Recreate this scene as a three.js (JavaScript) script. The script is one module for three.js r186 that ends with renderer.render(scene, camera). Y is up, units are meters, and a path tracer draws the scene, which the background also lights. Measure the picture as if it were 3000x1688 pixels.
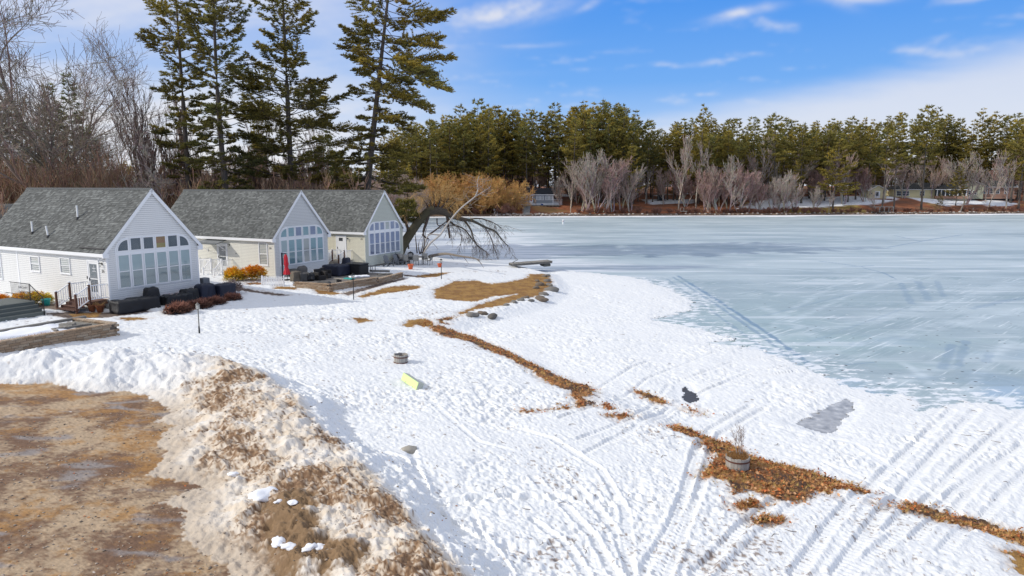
import * as THREE from 'three';
import { mergeGeometries } from 'three/addons/utils/BufferGeometryUtils.js';
import { FontLoader } from 'three/addons/loaders/FontLoader.js';
import { TextGeometry } from 'three/addons/geometries/TextGeometry.js';
const QUAL = 1;

// ------------------------------------------------------------------ camera, sky, sun, exposure
const scene = new THREE.Scene();
const EYE = 8.2, PITCH = 8.43 * Math.PI / 180, FOC = 2030;
const camera = new THREE.PerspectiveCamera(2 * Math.atan(844 / FOC) * 180 / Math.PI, 16 / 9, 0.3, 3000);
camera.position.set(0, EYE, 0);
camera.rotation.set(-PITCH, 0, 0);
const renderer = new THREE.WebGLRenderer({ antialias: true });
renderer.toneMapping = THREE.LinearToneMapping;
renderer.toneMappingExposure = 1.04;
renderer.shadowMap.enabled = true;
const sun = new THREE.DirectionalLight(new THREE.Color(1.0, 0.945, 0.85), 2.9);
{
  const el = 31 * Math.PI / 180, az = -101 * Math.PI / 180;
  sun.position.set(Math.sin(az) * Math.cos(el), Math.sin(el), -Math.cos(az) * Math.cos(el)).multiplyScalar(200);
  sun.castShadow = true; sun.shadow.radius = 1;
  Object.assign(sun.shadow.camera, { left: -120, right: 120, top: 120, bottom: -120, near: 1, far: 500 });
  sun.shadow.mapSize.set(4096, 4096);
  scene.add(sun, sun.target);
}

// ------------------------------------------------------------------ random numbers and noise
const rng = (seed) => () => { seed |= 0; seed = seed + 0x6D2B79F5 | 0; let t = Math.imul(seed ^ seed >>> 15, 1 | seed); t = t + Math.imul(t ^ t >>> 7, 61 | t) ^ t; return ((t ^ t >>> 14) >>> 0) / 4294967296; };
const R0 = rng(77), PERM = new Uint8Array(512), GX = new Float32Array(256), GY = new Float32Array(256);
for (let i = 0; i < 256; i++) PERM[i] = i;
for (let i = 255; i > 0; i--) { const j = Math.floor(R0() * (i + 1)), t = PERM[i]; PERM[i] = PERM[j]; PERM[j] = t; }
for (let i = 0; i < 256; i++) { PERM[i + 256] = PERM[i]; const a = R0() * 6.2832; GX[i] = Math.cos(a); GY[i] = Math.sin(a); }
function noise(x, y) {                                   // gradient noise, about -1..1
  const xi = Math.floor(x), yi = Math.floor(y), fx = x - xi, fy = y - yi, X = xi & 255, Y = yi & 255;
  const u = fx * fx * fx * (fx * (fx * 6 - 15) + 10), v = fy * fy * fy * (fy * (fy * 6 - 15) + 10);
  const a = PERM[PERM[X] + Y], b = PERM[PERM[X + 1] + Y], c = PERM[PERM[X] + Y + 1], d = PERM[PERM[X + 1] + Y + 1];
  const n0 = GX[a] * fx + GY[a] * fy, n1 = GX[b] * (fx - 1) + GY[b] * fy, n2 = GX[c] * fx + GY[c] * (fy - 1), n3 = GX[d] * (fx - 1) + GY[d] * (fy - 1);
  return 1.5 * (n0 + (n1 - n0) * u + (n2 - n0 + (n0 - n1 - n2 + n3) * u) * v);
}
function fbm(x, y, o = 4, g = 0.5) { let s = 0, a = 1, t = 0; for (let i = 0; i < o; i++) { s += a * noise(x, y); t += a; a *= g; x = x * 2.03 + 17.3; y = y * 2.03 - 9.1; } return s / t; }
const clamp = (x, a = 0, b = 1) => x < a ? a : x > b ? b : x;
const sstep = (a, b, x) => { x = clamp((x - a) / (b - a)); return x * x * (3 - 2 * x); };
const lerp = (a, b, t) => a + (b - a) * t;
const mix3 = (a, b, t) => [a[0] + (b[0] - a[0]) * t, a[1] + (b[1] - a[1]) * t, a[2] + (b[2] - a[2]) * t];

// ------------------------------------------------------------------ the sky: clear blue, thin high cloud, whiter towards the left and the horizon
{
  const W = 2048, Hh = 1024, data = new Float32Array(W * Hh * 4);
  const grad = [[-90, [.62, .7, .8]], [0, [.66, .77, .93]], [2.2, [.60, .76, .98]], [5, [.38, .61, .98]], [8, [.19, .46, .96]], [14, [.09, .34, .92]], [30, [.08, .30, .82]], [90, [.10, .27, .62]]];
  for (let r = 0; r < Hh; r++) {
    const el = ((r + .5) / Hh - .5) * 180;
    let k = 0; while (k < grad.length - 2 && grad[k + 1][0] < el) k++;
    const base = mix3(grad[k][1], grad[k + 1][1], clamp((el - grad[k][0]) / (grad[k + 1][0] - grad[k][0])));
    for (let c = 0; c < W; c++) {
      const u = (c + .5) / W, az = (u - .25) * 360, azw = az > 180 ? az - 360 : az;   // 0 = ahead, right positive
      let col = base, cloud = 0;
      if (el > -1) {
        const dx = Math.cos((u - .5) * 6.28318), dz = Math.sin((u - .5) * 6.28318);
        const th = Math.tan(Math.min(el, 60) * Math.PI / 180), q = 1 / (th + .16), px = dx * q, pz = dz * q;   // a flat layer of cloud high above
        const wx = px + .25 * fbm(px * 1.3 + 5, pz * 1.3, 3), wz = pz + .25 * fbm(px * 1.3, pz * 1.3 + 9, 3);
        const wisp = fbm(wx * 2.2 + wz * .9 + 3, wz * 6.2 - wx * 1.3, 5, .55);
        const fine = fbm(wx * 7 + wz * 3, wz * 17 - wx * 5, 4, .6);
        const veil = fbm(wx * .8 + 2.7, wz * .9 + 1.1, 4);
        // the left half of the sky holds a broad white veil, the right half only wisps
        const left = sstep(4, -20, azw + 5 * veil) * sstep(150, 100, Math.abs(azw + 60));
        cloud = left * (.46 + .48 * sstep(-.5, .45, .6 * veil + .6 * wisp + .2 * fine + .12 - .6 * Math.exp(-(((azw + 29) / 9) ** 2) - ((el - 9.0) / 1.5) ** 2) - .6 * Math.exp(-(((azw + 19) / 6) ** 2) - ((el - 10.5) / 1.8) ** 2))) * (.75 + .25 * sstep(9, 4, el));
        cloud = Math.max(cloud, .62 * sstep(.10, .80, wisp + .25 * fine + .1 * veil) * sstep(.3, .75, .5 + .5 * fbm(px * .7 + 8, pz * .9, 2) + .2));
        cloud = Math.max(cloud, (1 - .06 * Math.abs(fine)) * .66 * sstep(.16, -.34, (el - 4.7 - .165 * (azw - 8)) / 6 - .09 * wisp) * sstep(-8, 12, azw) * sstep(120, 60, azw));
        const bands = [[-1, 13.3, 5, 1.0, .16, .8], [-8, 10.4, 5.5, .5, .1, .5], [-7, 8.3, 6, .35, .06, .4], [17.5, 12.6, 2.1, .34, .16, .8], [25.5, 13.0, 2.2, .3, -.1, .75], [24, 13.3, 1.2, .5, -.5, .6], [-4, 11.8, 1.2, .5, .5, .45], [6, 13.7, 1.2, .25, .35, .4], [1, 10.9, 3, .22, .06, .3]];
        for (const [a0, e0, wa, we, sl, st] of bands) { const da = (azw - a0), de = el - e0 - sl * da - .35 * wisp; cloud = Math.max(cloud, st * Math.exp(-((da / wa) ** 2) - (de / we) ** 2) * clamp(.75 + .9 * fine)); }
        cloud = Math.max(cloud, sstep(16, 34, el) * .93 * sstep(-.75, .25, veil + .5 * wisp + .1));
      }
      col = mix3(base, [.90, .91, .93], clamp(cloud));
      const i = (r * W + c) * 4; data[i] = col[0] * .92; data[i + 1] = col[1] * .90; data[i + 2] = col[2] * .90; data[i + 3] = 1;
    }
  }
  const t = new THREE.DataTexture(data, W, Hh, THREE.RGBAFormat, THREE.FloatType);
  t.mapping = THREE.EquirectangularReflectionMapping; t.magFilter = t.minFilter = THREE.LinearFilter; t.needsUpdate = true;
  scene.background = t; scene.environment = t;
}

// ------------------------------------------------------------------ naming and building helpers
const V = (x, y, z) => new THREE.Vector3(x, y, z);
const NAMES = {};
const numbered = (n) => { n = n.replace(/_\d\d\d$/, ''); const k = NAMES[n] = (NAMES[n] ?? -1) + 1; return k ? n + '_' + String(k).padStart(3, '0') : n; };
const tag = (o, label, category, group, kind) => { if (label) o.userData.label = label; if (category) o.userData.category = category; if (group) o.userData.group = group; if (kind) o.userData.kind = kind; return o; };
function thing(name, label, category, pos = [0, 0, 0], turn = 0, group) {
  const o = new THREE.Group(); o.name = numbered(name); o.position.set(...pos); o.rotation.y = turn; scene.add(o);
  return tag(o, label, category, group);
}
function part(parent, name, geo, mat) {
  if (Array.isArray(geo)) geo = join(geo);
  const m = new THREE.Mesh(geo, mat); m.name = parent === scene ? numbered(name) : name; m.castShadow = m.receiveShadow = true; parent.add(m); return m;
}
function copy(o, pos, turn, scale, label) {
  const c = o.clone(); c.name = numbered(o.name); scene.add(c);
  if (pos) c.position.set(...pos); if (turn !== undefined) c.rotation.y = turn; if (scale) Array.isArray(scale) ? c.scale.set(...scale) : c.scale.setScalar(scale);
  c.userData = { ...o.userData }; if (label) c.userData.label = label; return c;
}
function join(list) {
  const l = list.map((g) => { g = g.index ? g.toNonIndexed() : g.clone(); for (const k of Object.keys(g.attributes)) if (!['position', 'normal', 'uv', 'color'].includes(k)) g.deleteAttribute(k); return g; });
  const hasC = l.some((g) => g.attributes.color);
  for (const g of l) {
    const n = g.attributes.position.count;
    if (!g.attributes.uv) g.setAttribute('uv', new THREE.BufferAttribute(new Float32Array(n * 2), 2));
    if (hasC && !g.attributes.color) g.setAttribute('color', new THREE.BufferAttribute(new Float32Array(n * 3).fill(1), 3));
  }
  return mergeGeometries(l);
}
// a box whose uv are in metres, centred at x, z and standing from y
function bx(w, h, d, x = 0, y = 0, z = 0) {
  const g = new THREE.BoxGeometry(w, h, d), p = g.attributes.position, n = g.attributes.normal, uv = g.attributes.uv;
  for (let i = 0; i < p.count; i++) {
    const ax = Math.abs(n.getX(i)), ay = Math.abs(n.getY(i));
    if (ax > .5) uv.setXY(i, p.getZ(i) + z, p.getY(i) + y); else if (ay > .5) uv.setXY(i, p.getX(i) + x, p.getZ(i) + z); else uv.setXY(i, p.getX(i) + x, p.getY(i) + y);
  }
  return g.translate(x, y + h / 2, z);
}
function bar(a, b, w, d = w) {                            // a square bar from a to b
  const A = V(...a), B = V(...b), L = A.distanceTo(B), g = bx(w, L, d, 0, -L / 2, 0);
  const q = new THREE.Quaternion().setFromUnitVectors(V(0, 1, 0), B.clone().sub(A).normalize());
  return g.applyQuaternion(q).translate((A.x + B.x) / 2, (A.y + B.y) / 2, (A.z + B.z) / 2);
}
function rod(a, b, r0, r1 = r0, n = 8) {
  const A = V(...a), B = V(...b), L = A.distanceTo(B), g = new THREE.CylinderGeometry(r1, r0, L, n);
  const q = new THREE.Quaternion().setFromUnitVectors(V(0, 1, 0), B.clone().sub(A).normalize());
  return g.applyQuaternion(q).translate((A.x + B.x) / 2, (A.y + B.y) / 2, (A.z + B.z) / 2);
}
const lathe = (pts, n = 16) => new THREE.LatheGeometry(pts.map((p) => new THREE.Vector2(p[0], p[1])), n);
function extrude(pts, depth, bevel = 0) {
  const s = new THREE.Shape(pts.map((p) => new THREE.Vector2(p[0], p[1])));
  return new THREE.ExtrudeGeometry(s, { depth, bevelEnabled: bevel > 0, bevelSize: bevel, bevelThickness: bevel, bevelSegments: 1, steps: 1 });
}
// growing arrays for trees, grass and other free meshes
class Mesher {
  constructor() { this.p = []; this.n = []; this.c = []; this.i = []; }
  tube(pts, radii, sides, col) {
    const base = this.p.length / 3, t = V(), u = V(), w = V();
    for (let k = 0; k < pts.length; k++) {
      const a = pts[Math.max(0, k - 1)], b = pts[Math.min(pts.length - 1, k + 1)];
      t.subVectors(b, a).normalize(); u.set(-t.z, .13, t.x); if (Math.abs(t.y) < .9) u.set(0, 1, 0.01); u.cross(t).normalize(); w.crossVectors(t, u);
      for (let s = 0; s < sides; s++) {
        const an = s / sides * 6.28319, cs = Math.cos(an), sn = Math.sin(an), nx = u.x * cs + w.x * sn, ny = u.y * cs + w.y * sn, nz = u.z * cs + w.z * sn;
        this.p.push(pts[k].x + nx * radii[k], pts[k].y + ny * radii[k], pts[k].z + nz * radii[k]); this.n.push(nx, ny, nz); if (col) this.c.push(...col);
      }
    }
    for (let k = 0; k < pts.length - 1; k++) for (let s = 0; s < sides; s++) {
      const a = base + k * sides + s, b = base + k * sides + (s + 1) % sides;
      this.i.push(a, b, a + sides, b, b + sides, a + sides);
    }
  }
  tri(a, b, c, col) {
    const base = this.p.length / 3, ux = b[0] - a[0], uy = b[1] - a[1], uz = b[2] - a[2], vx = c[0] - a[0], vy = c[1] - a[1], vz = c[2] - a[2];
    let nx = uy * vz - uz * vy, ny = uz * vx - ux * vz, nz = ux * vy - uy * vx; const l = Math.hypot(nx, ny, nz) || 1; nx /= l; ny /= l; nz /= l;
    this.p.push(...a, ...b, ...c); this.n.push(nx, ny, nz, nx, ny, nz, nx, ny, nz); if (col) this.c.push(...col, ...col, ...col);
    this.i.push(base, base + 1, base + 2);
  }
  geo() {
    const g = new THREE.BufferGeometry();
    g.setAttribute('position', new THREE.BufferAttribute(new Float32Array(this.p), 3)); g.setAttribute('normal', new THREE.BufferAttribute(new Float32Array(this.n), 3));
    if (this.c.length) g.setAttribute('color', new THREE.BufferAttribute(new Float32Array(this.c), 3));
    g.setIndex(new THREE.BufferAttribute(new Uint32Array(this.i), 1)); return g;
  }
}
const M = {}, std = (c, o = {}) => { const m = new THREE.MeshStandardMaterial({ roughness: .75, ...o }); m.color.setRGB(...c); return m; };
function texture(n, f, srgb, rep = 1) {                   // a computed tile; f(u, v) -> [r, g, b] in 0..1, u and v wrap
  const d = new Uint8Array(n * n * 4);
  for (let y = 0; y < n; y++) for (let x = 0; x < n; x++) { const c = f(x / n, y / n), i = (y * n + x) * 4; d[i] = 255 * clamp(c[0]); d[i + 1] = 255 * clamp(c[1]); d[i + 2] = 255 * clamp(c[2]); d[i + 3] = 255; }
  const t = new THREE.DataTexture(d, n, n); t.wrapS = t.wrapT = THREE.RepeatWrapping; t.magFilter = t.minFilter = THREE.LinearFilter; t.repeat.set(rep, rep); if (srgb) t.colorSpace = THREE.SRGBColorSpace; t.needsUpdate = true; return t;
}
const tileN = (u, v, k, o = 4) => { const a = fbm(u * k, v * k, o), b = fbm((u - 1) * k, v * k, o), c = fbm(u * k, (v - 1) * k, o), d = fbm((u - 1) * k, (v - 1) * k, o), s = u * u * (3 - 2 * u), t = v * v * (3 - 2 * v); return lerp(lerp(a, b, s), lerp(c, d, s), t); };
const T = {
  grain: texture(256, (u, v) => { const n = .5 + .5 * tileN(u, v, 24, 3); return [n, n, n]; }),
  rough: texture(512, (u, v) => { const n = .5 + .6 * tileN(u, v, 10, 6); return [n, n, n]; }),
  wood: texture(512, (u, v) => { const n = .62 + .3 * tileN(u, v * 1, 3, 2) * .4 + .22 * fbm(u * 4, v * 60, 3); return [n, n, n]; }, false),
  weather: texture(256, (u, v) => { const n = .955 + .06 * tileN(u, v, 5, 4) + .035 * fbm(u * 70, v * 3, 2); return [n, n * .998, n * .99]; }, true),
  mottle: texture(512, (u, v) => { const n = .72 + .35 * tileN(u, v, 8, 5); return [n, n * .99, n * .97]; }, true),
};

// ------------------------------------------------------------------ where a point of the place lies: a ray from where the photograph was taken, met with a height or a depth
function ray(px, py) { const u = (px - 1500) / FOC, v = (py - 844) / FOC, c = Math.cos(PITCH), s = Math.sin(PITCH); return [u, -v * c - s, -(c - v * s)]; }
const onHeight = (px, py, h) => { const d = ray(px, py), t = (h - EYE) / d[1]; return [d[0] * t, d[2] * t]; };
const atDepth = (px, py, z) => { const d = ray(px, py), t = z / -d[2]; return V(d[0] * t, EYE + d[1] * t, d[2] * t); };
// ------------------------------------------------------------------ the land: where the shore, the lot, the plowed bank and the bare patches lie
function segDist(x, z, pts, closed) {                     // [distance, signed side, index, share of the segment]
  let best = 1e9, side = 1, at = 0, share = 0; const n = pts.length;
  for (let i = 0; i < n - (closed ? 0 : 1); i++) {
    const a = pts[i], b = pts[(i + 1) % n], ex = b[0] - a[0], ez = b[1] - a[1], wx = x - a[0], wz = z - a[1], t = clamp((wx * ex + wz * ez) / (ex * ex + ez * ez)), dx = wx - ex * t, dz = wz - ez * t, d = dx * dx + dz * dz;
    if (d < best) { best = d; at = i; share = t; side = ex * wz - ez * wx > 0 ? 1 : -1; }
  }
  return [Math.sqrt(best), side, at, share];
}
function inside(x, z, pts) { let w = false; for (let i = 0, j = pts.length - 1; i < pts.length; j = i++) { const a = pts[i], b = pts[j]; if ((a[1] > z) !== (b[1] > z) && x < (b[0] - a[0]) * (z - a[1]) / (b[1] - a[1]) + a[0]) w = !w; } return w; }
const sdPoly = (x, z, pts) => (inside(x, z, pts) ? 1 : -1) * segDist(x, z, pts, true)[0];

const SHORE = [...[[1205, 742], [1250, 747], [1310, 757], [1420, 768], [1530, 780], [1600, 797], [1628, 830], [1608, 858], [1562, 884], [1440, 914], [1352, 932], [1300, 948], [1270, 952], [1335, 980], [1395, 1000], [1457, 1025], [1520, 1050], [1582, 1084], [1640, 1112], [1700, 1136], [1760, 1160], [1870, 1200], [1960, 1245], [2070, 1295], [2150, 1325], [2220, 1345], [2330, 1378], [2430, 1412], [2550, 1450], [2640, 1478], [2800, 1528], [2950, 1586], [3020, 1620], [3300, 1740]].map(([a, b]) => onHeight(a, b, .45)), [16, 30], [-420, 30], [-420, -190], [-44, -190], [-36, -150], [-22, -112], [-15, -90]];
const bank = [[-420, 1062, 1.7], [-200, 1075, 1.75], [0, 1050, 1.75], [100, 1020, 2.05], [205, 1052, 1.75], [335, 1014, 2.1], [450, 1024, 2.0], [620, 1028, 1.95], [740, 1068, 1.9], [830, 1130, 1.85], [885, 1215, 1.85], [960, 1262, 1.8], [1030, 1330, 1.8], [1100, 1420, 1.85], [1190, 1530, 1.85], [1290, 1620, 1.85], [1400, 1740, 1.85], [1500, 1980, 1.8]];
const CREST = bank.map(([a, b, h]) => onHeight(a, b, h)), CRESTH = bank.map((b) => b[2]);
const c7 = (l) => l.map(([a, b]) => [a / 1.9636, 950 + b / 1.9636]);
const LOT = [[-500, 1150], ...c7([[0, 335], [130, 340], [300, 330], [450, 366], [580, 372], [740, 358], [840, 390], [960, 440], [985, 470], [890, 530], [1010, 545], [880, 640], [960, 705], [860, 830], [1080, 868], [1150, 890], [880, 990], [1060, 1015], [1060, 1070], [1030, 1150], [1100, 1230], [1200, 1290], [1290, 1330], [1390, 1449], [1480, 1640]]), [750, 2400], [-2000, 2400]].map(([a, b]) => onHeight(a, b, 1.12));

function landBase(x, z) {                                 // ground without snow or bank
  const d = sdPoly(x, z, SHORE);
  const h = .06 + .34 * sstep(-1.3, .5, d) + .036 * clamp(d, 0, 22) + .02 * clamp(d - 60, 0, 100);
  return [h, d];
}
const groundAt = (px, py) => { let h = .8, p; for (let i = 0; i < 5; i++) { p = onHeight(px, py, h); h = Math.max(.02, landBase(p[0], p[1])[0]); } return V(p[0], h, p[1]); };
const gp = (px, py) => { const p = groundAt(px, py); return [p.x, p.z]; };
const c8 = (l) => l.map(([a, b]) => gp(1100 + a / 2.415, 700 + b / 2.415)), c9 = (l) => l.map(([a, b]) => gp(1800 + a / 2.1467, 1100 + b / 2.1467)), c2 = (l) => l.map(([a, b]) => gp(480 + a / 2.897, 500 + b / 2.897)), c1 = (l) => l.map(([a, b]) => gp(a / 2.4143, 500 + b / 2.4143));
// kind of patch: g dead lawn, l fallen leaves, p bare path or soil
const PATCH = [
  ['g', c8([[410, 360], [560, 300], [700, 295], [820, 320], [950, 305], [1075, 275], [1085, 250], [1225, 255], [1245, 300], [1240, 345], [1150, 402], [1000, 432], [900, 472], [700, 502], [590, 548], [575, 530], [700, 478], [830, 436], [1000, 390], [830, 408], [700, 450], [600, 440], [420, 420]])],
  ['g', c8([[0, 370], [150, 335], [320, 330], [300, 355], [100, 385], [0, 395]])], ['g', c8([[270, 265], [450, 240], [520, 240], [430, 270], [300, 275]])],
  ['g', c8([[175, 615], [240, 575], [350, 565], [410, 590], [415, 620], [330, 628], [290, 605], [255, 628]])], ['l', c8([[440, 575], [550, 550], [545, 570], [480, 590], [530, 612], [510, 625], [455, 605]])],
  ['l', c8([[370, 615], [460, 622], [560, 655], [690, 690], [780, 730], [870, 765], [950, 800], [1030, 845], [1110, 880], [1200, 925], [1310, 975], [1420, 1025], [1490, 1030], [1560, 1085], [1530, 1115], [1480, 1125], [1490, 1180], [1420, 1200], [1410, 1150], [1380, 1085], [1230, 1030], [1170, 990], [1110, 935], [1030, 895], [950, 850], [860, 815], [740, 770], [680, 740], [600, 712], [480, 690], [420, 655]])],
  ['l', c8([[1575, 1180], [1640, 1175], [1690, 1205], [1640, 1212]])], ['l', c8([[1010, 1215], [1180, 1212], [1400, 1192], [1180, 1222], [1060, 1232]])], ['l', c8([[1495, 1155], [1545, 1160], [1540, 1180], [1500, 1175]])],
  ['l', c8([[1630, 1250], [1790, 1243], [1800, 1258], [1740, 1290], [1710, 1288], [1705, 1262], [1640, 1262]])],
  ['l', c8([[1825, 1075], [1870, 1080], [1960, 1105], [2075, 1165], [2030, 1170], [1940, 1140], [1870, 1095]])], ['l', c8([[2205, 1200], [2260, 1210], [2330, 1250], [2290, 1248], [2220, 1218]])],
  ['l', c9([[335, 325], [400, 320], [490, 350], [570, 390], [700, 420], [800, 470], [900, 520], [1100, 565], [1250, 610], [1400, 660], [1530, 705], [1640, 745], [1500, 730], [1400, 735], [1380, 765], [1270, 740], [1180, 780], [1020, 800], [990, 760], [850, 720], [760, 740], [680, 670], [540, 635], [600, 570], [640, 500], [560, 460], [560, 410], [480, 390], [390, 355]])],
  ['l', c9([[1620, 810], [1740, 825], [1810, 830], [1850, 810], [1950, 825], [2100, 870], [2300, 920], [2450, 970], [2580, 1000], [2700, 1060], [2700, 1120], [2480, 1040], [2300, 980], [2080, 930], [1900, 870], [1750, 838]])],
  ['g', c9([[2440, 1110], [2576, 1120], [2700, 1180], [2700, 1330], [2500, 1230], [2530, 1190]])], ['l', c9([[750, 800], [900, 805], [900, 825], [830, 858], [760, 845]])], ['l', c9([[850, 905], [920, 885], [1060, 905], [1040, 935], [900, 938]])],
  ['g', c2([[1640, 1068], [1900, 988], [2060, 975], [2165, 1000], [1900, 1033], [1700, 1080]])], ['g', c2([[1285, 1015], [1400, 1018], [1515, 1045], [1440, 1056], [1300, 1045]])], ['p', c2([[505, 980], [640, 995], [900, 1035], [1070, 1055], [1000, 1066], [700, 1025], [505, 1005]])],
  ['l', c2([[690, 955], [840, 950], [845, 972], [700, 970]])], ['g', c2([[940, 982], [1120, 990], [1130, 1012], [950, 1006]])], ['p', c2([[1500, 1045], [2030, 910], [2060, 920], [1560, 1062]])], ['p', c2([[2020, 880], [2231, 905], [2231, 915], [2030, 895]])],
  ['g', c2([[1600, 1250], [1680, 1245], [1770, 1275], [1650, 1295]])], ['p', c1([[300, 1010], [480, 1000], [720, 1005], [1000, 985], [1060, 1000], [720, 1045], [500, 1050]])], ['g', c1([[470, 1015], [720, 1005], [690, 1035], [520, 1045]])], ['g', c1([[830, 1045], [1000, 1035], [1060, 1050], [900, 1062]])], ['p', c1([[0, 930], [400, 940], [410, 985], [150, 975], [0, 965]])],
].map(([k, pts]) => ({ k, pts, x0: Math.min(...pts.map((p) => p[0])) - .7, x1: Math.max(...pts.map((p) => p[0])) + .7, z0: Math.min(...pts.map((p) => p[1])) - .7, z1: Math.max(...pts.map((p) => p[1])) + .7 }));
// the edge where the snow on the beach gives way to bare ice
const ice = (l) => l.map(([a, b]) => onHeight(a, b, .05));
const SNOWLINE = [...ice([[1640, 790], [1720, 797], [1850, 810], [1905, 825], [1975, 848], [2030, 880], [2020, 905], [1960, 925], [1900, 935], [1990, 950], [2060, 962], [2160, 992], [2060, 1002], [2200, 1015], [2260, 1035], [2330, 1062], [2400, 1090], [2470, 1118], [2560, 1148], [2680, 1160], [2690, 1195], [2755, 1195], [2800, 1165], [2850, 1172], [2950, 1190], [3050, 1205], [3600, 1290]]), [34, -12], [34, 30], [-60, 30], [-60, -40], [-5, -52]];
// tracks pressed into the snow: [points, half width, depth, tread]
const trk = (l, w, d, tread) => ({ pts: l.map(([a, b]) => gp(a, b)), w: w * .85, d: d, tread });
const TRACKS = [
  trk([[1880, 1690], [1960, 1560], [2010, 1440], [2035, 1330], [2080, 1260], [2200, 1190]], .14, .05, 1), trk([[1950, 1690], [2000, 1560], [2050, 1440], [2075, 1340], [2110, 1275], [2240, 1200]], .14, .05, 1), trk([[1920, 1690], [1990, 1530], [2030, 1400], [2055, 1330]], .1, .035, 1),
  trk([[1700, 1290], [1850, 1230], [1960, 1130], [2150, 1060], [2330, 1030]], .12, .04, 1), trk([[1790, 1300], [1900, 1240], [2010, 1170], [2200, 1090], [2380, 1060]], .12, .04, 1), trk([[1640, 1230], [1780, 1180], [1900, 1110], [2100, 1030], [2250, 1000]], .1, .03, 1), trk([[1700, 1150], [1850, 1080], [2000, 1020], [2180, 975]], .1, .03, 0), trk([[1600, 1080], [1800, 1030], [2000, 985]], .1, .03, 0),
  trk([[2330, 1690], [2420, 1560], [2560, 1420], [2700, 1290], [2790, 1200]], .16, .05, 1), trk([[2450, 1690], [2540, 1560], [2660, 1420], [2770, 1300], [2860, 1200]], .16, .05, 1), trk([[2600, 1560], [2780, 1400], [2920, 1270], [3000, 1200]], .14, .05, 1), trk([[2680, 1580], [2860, 1420], [3000, 1300]], .14, .05, 1), trk([[2760, 1620], [2940, 1450], [3060, 1340]], .14, .04, 1),
  trk([[2040, 1690], [2160, 1560], [2290, 1450], [2330, 1420]], .16, .06, 1), trk([[2110, 1700], [2230, 1570], [2350, 1460]], .14, .04, 1), trk([[1560, 1530], [1660, 1600], [1720, 1690]], .1, .04, 1), trk([[1560, 1400], [1650, 1480], [1740, 1580], [1800, 1690]], .12, .05, 1), trk([[1640, 1380], [1730, 1470], [1810, 1570], [1850, 1690]], .12, .05, 1), trk([[1480, 1250], [1620, 1290], [1760, 1380], [1830, 1500], [1850, 1690]], .12, .04, 1), trk([[1720, 1330], [1850, 1260], [1980, 1180], [2160, 1110], [2330, 1090]], .12, .045, 1), trk([[2480, 1690], [2640, 1560], [2800, 1440], [2960, 1330]], .14, .04, 1), trk([[1380, 1500], [1410, 1580], [1500, 1690]], .08, .03, 0),
  trk([[1250, 1170], [1400, 1300], [1520, 1330], [1700, 1290]], .1, .02, 0), trk([[2250, 1250], [2500, 1300], [2700, 1430], [2900, 1560]], .12, .03, 0), trk([[2200, 1330], [2400, 1350], [2600, 1440], [2850, 1560]], .1, .03, 0), trk([[1000, 985], [1180, 995], [1420, 1000], [1700, 1002], [2000, 998], [2180, 985]], .1, .05, 0), trk([[820, 960], [900, 975], [1000, 985]], .08, .04, 0),
].map((t) => ({ ...t, x0: Math.min(...t.pts.map((p) => p[0])) - .5, x1: Math.max(...t.pts.map((p) => p[0])) + .5, z0: Math.min(...t.pts.map((p) => p[1])) - .5, z1: Math.max(...t.pts.map((p) => p[1])) + .5 }));
const STEPS = []; { const r = rng(5); for (const l of [[[1230, 1495], [1310, 1480], [1400, 1468], [1500, 1460], [1600, 1462], [1700, 1466], [1810, 1470]], [[1205, 1330], [1225, 1400], [1250, 1470]], [[2740, 1230], [2690, 1300], [2640, 1290]]]) { for (let i = 0; i < l.length - 1; i++) for (let t = 0; t < 1; t += .13) { const p = gp(lerp(l[i][0], l[i + 1][0], t) + 10 * (r() - .5), lerp(l[i][1], l[i + 1][1], t) + 14 * (r() - .5)); STEPS.push([p[0], p[1], .13 + .05 * r()]); } } }

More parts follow.
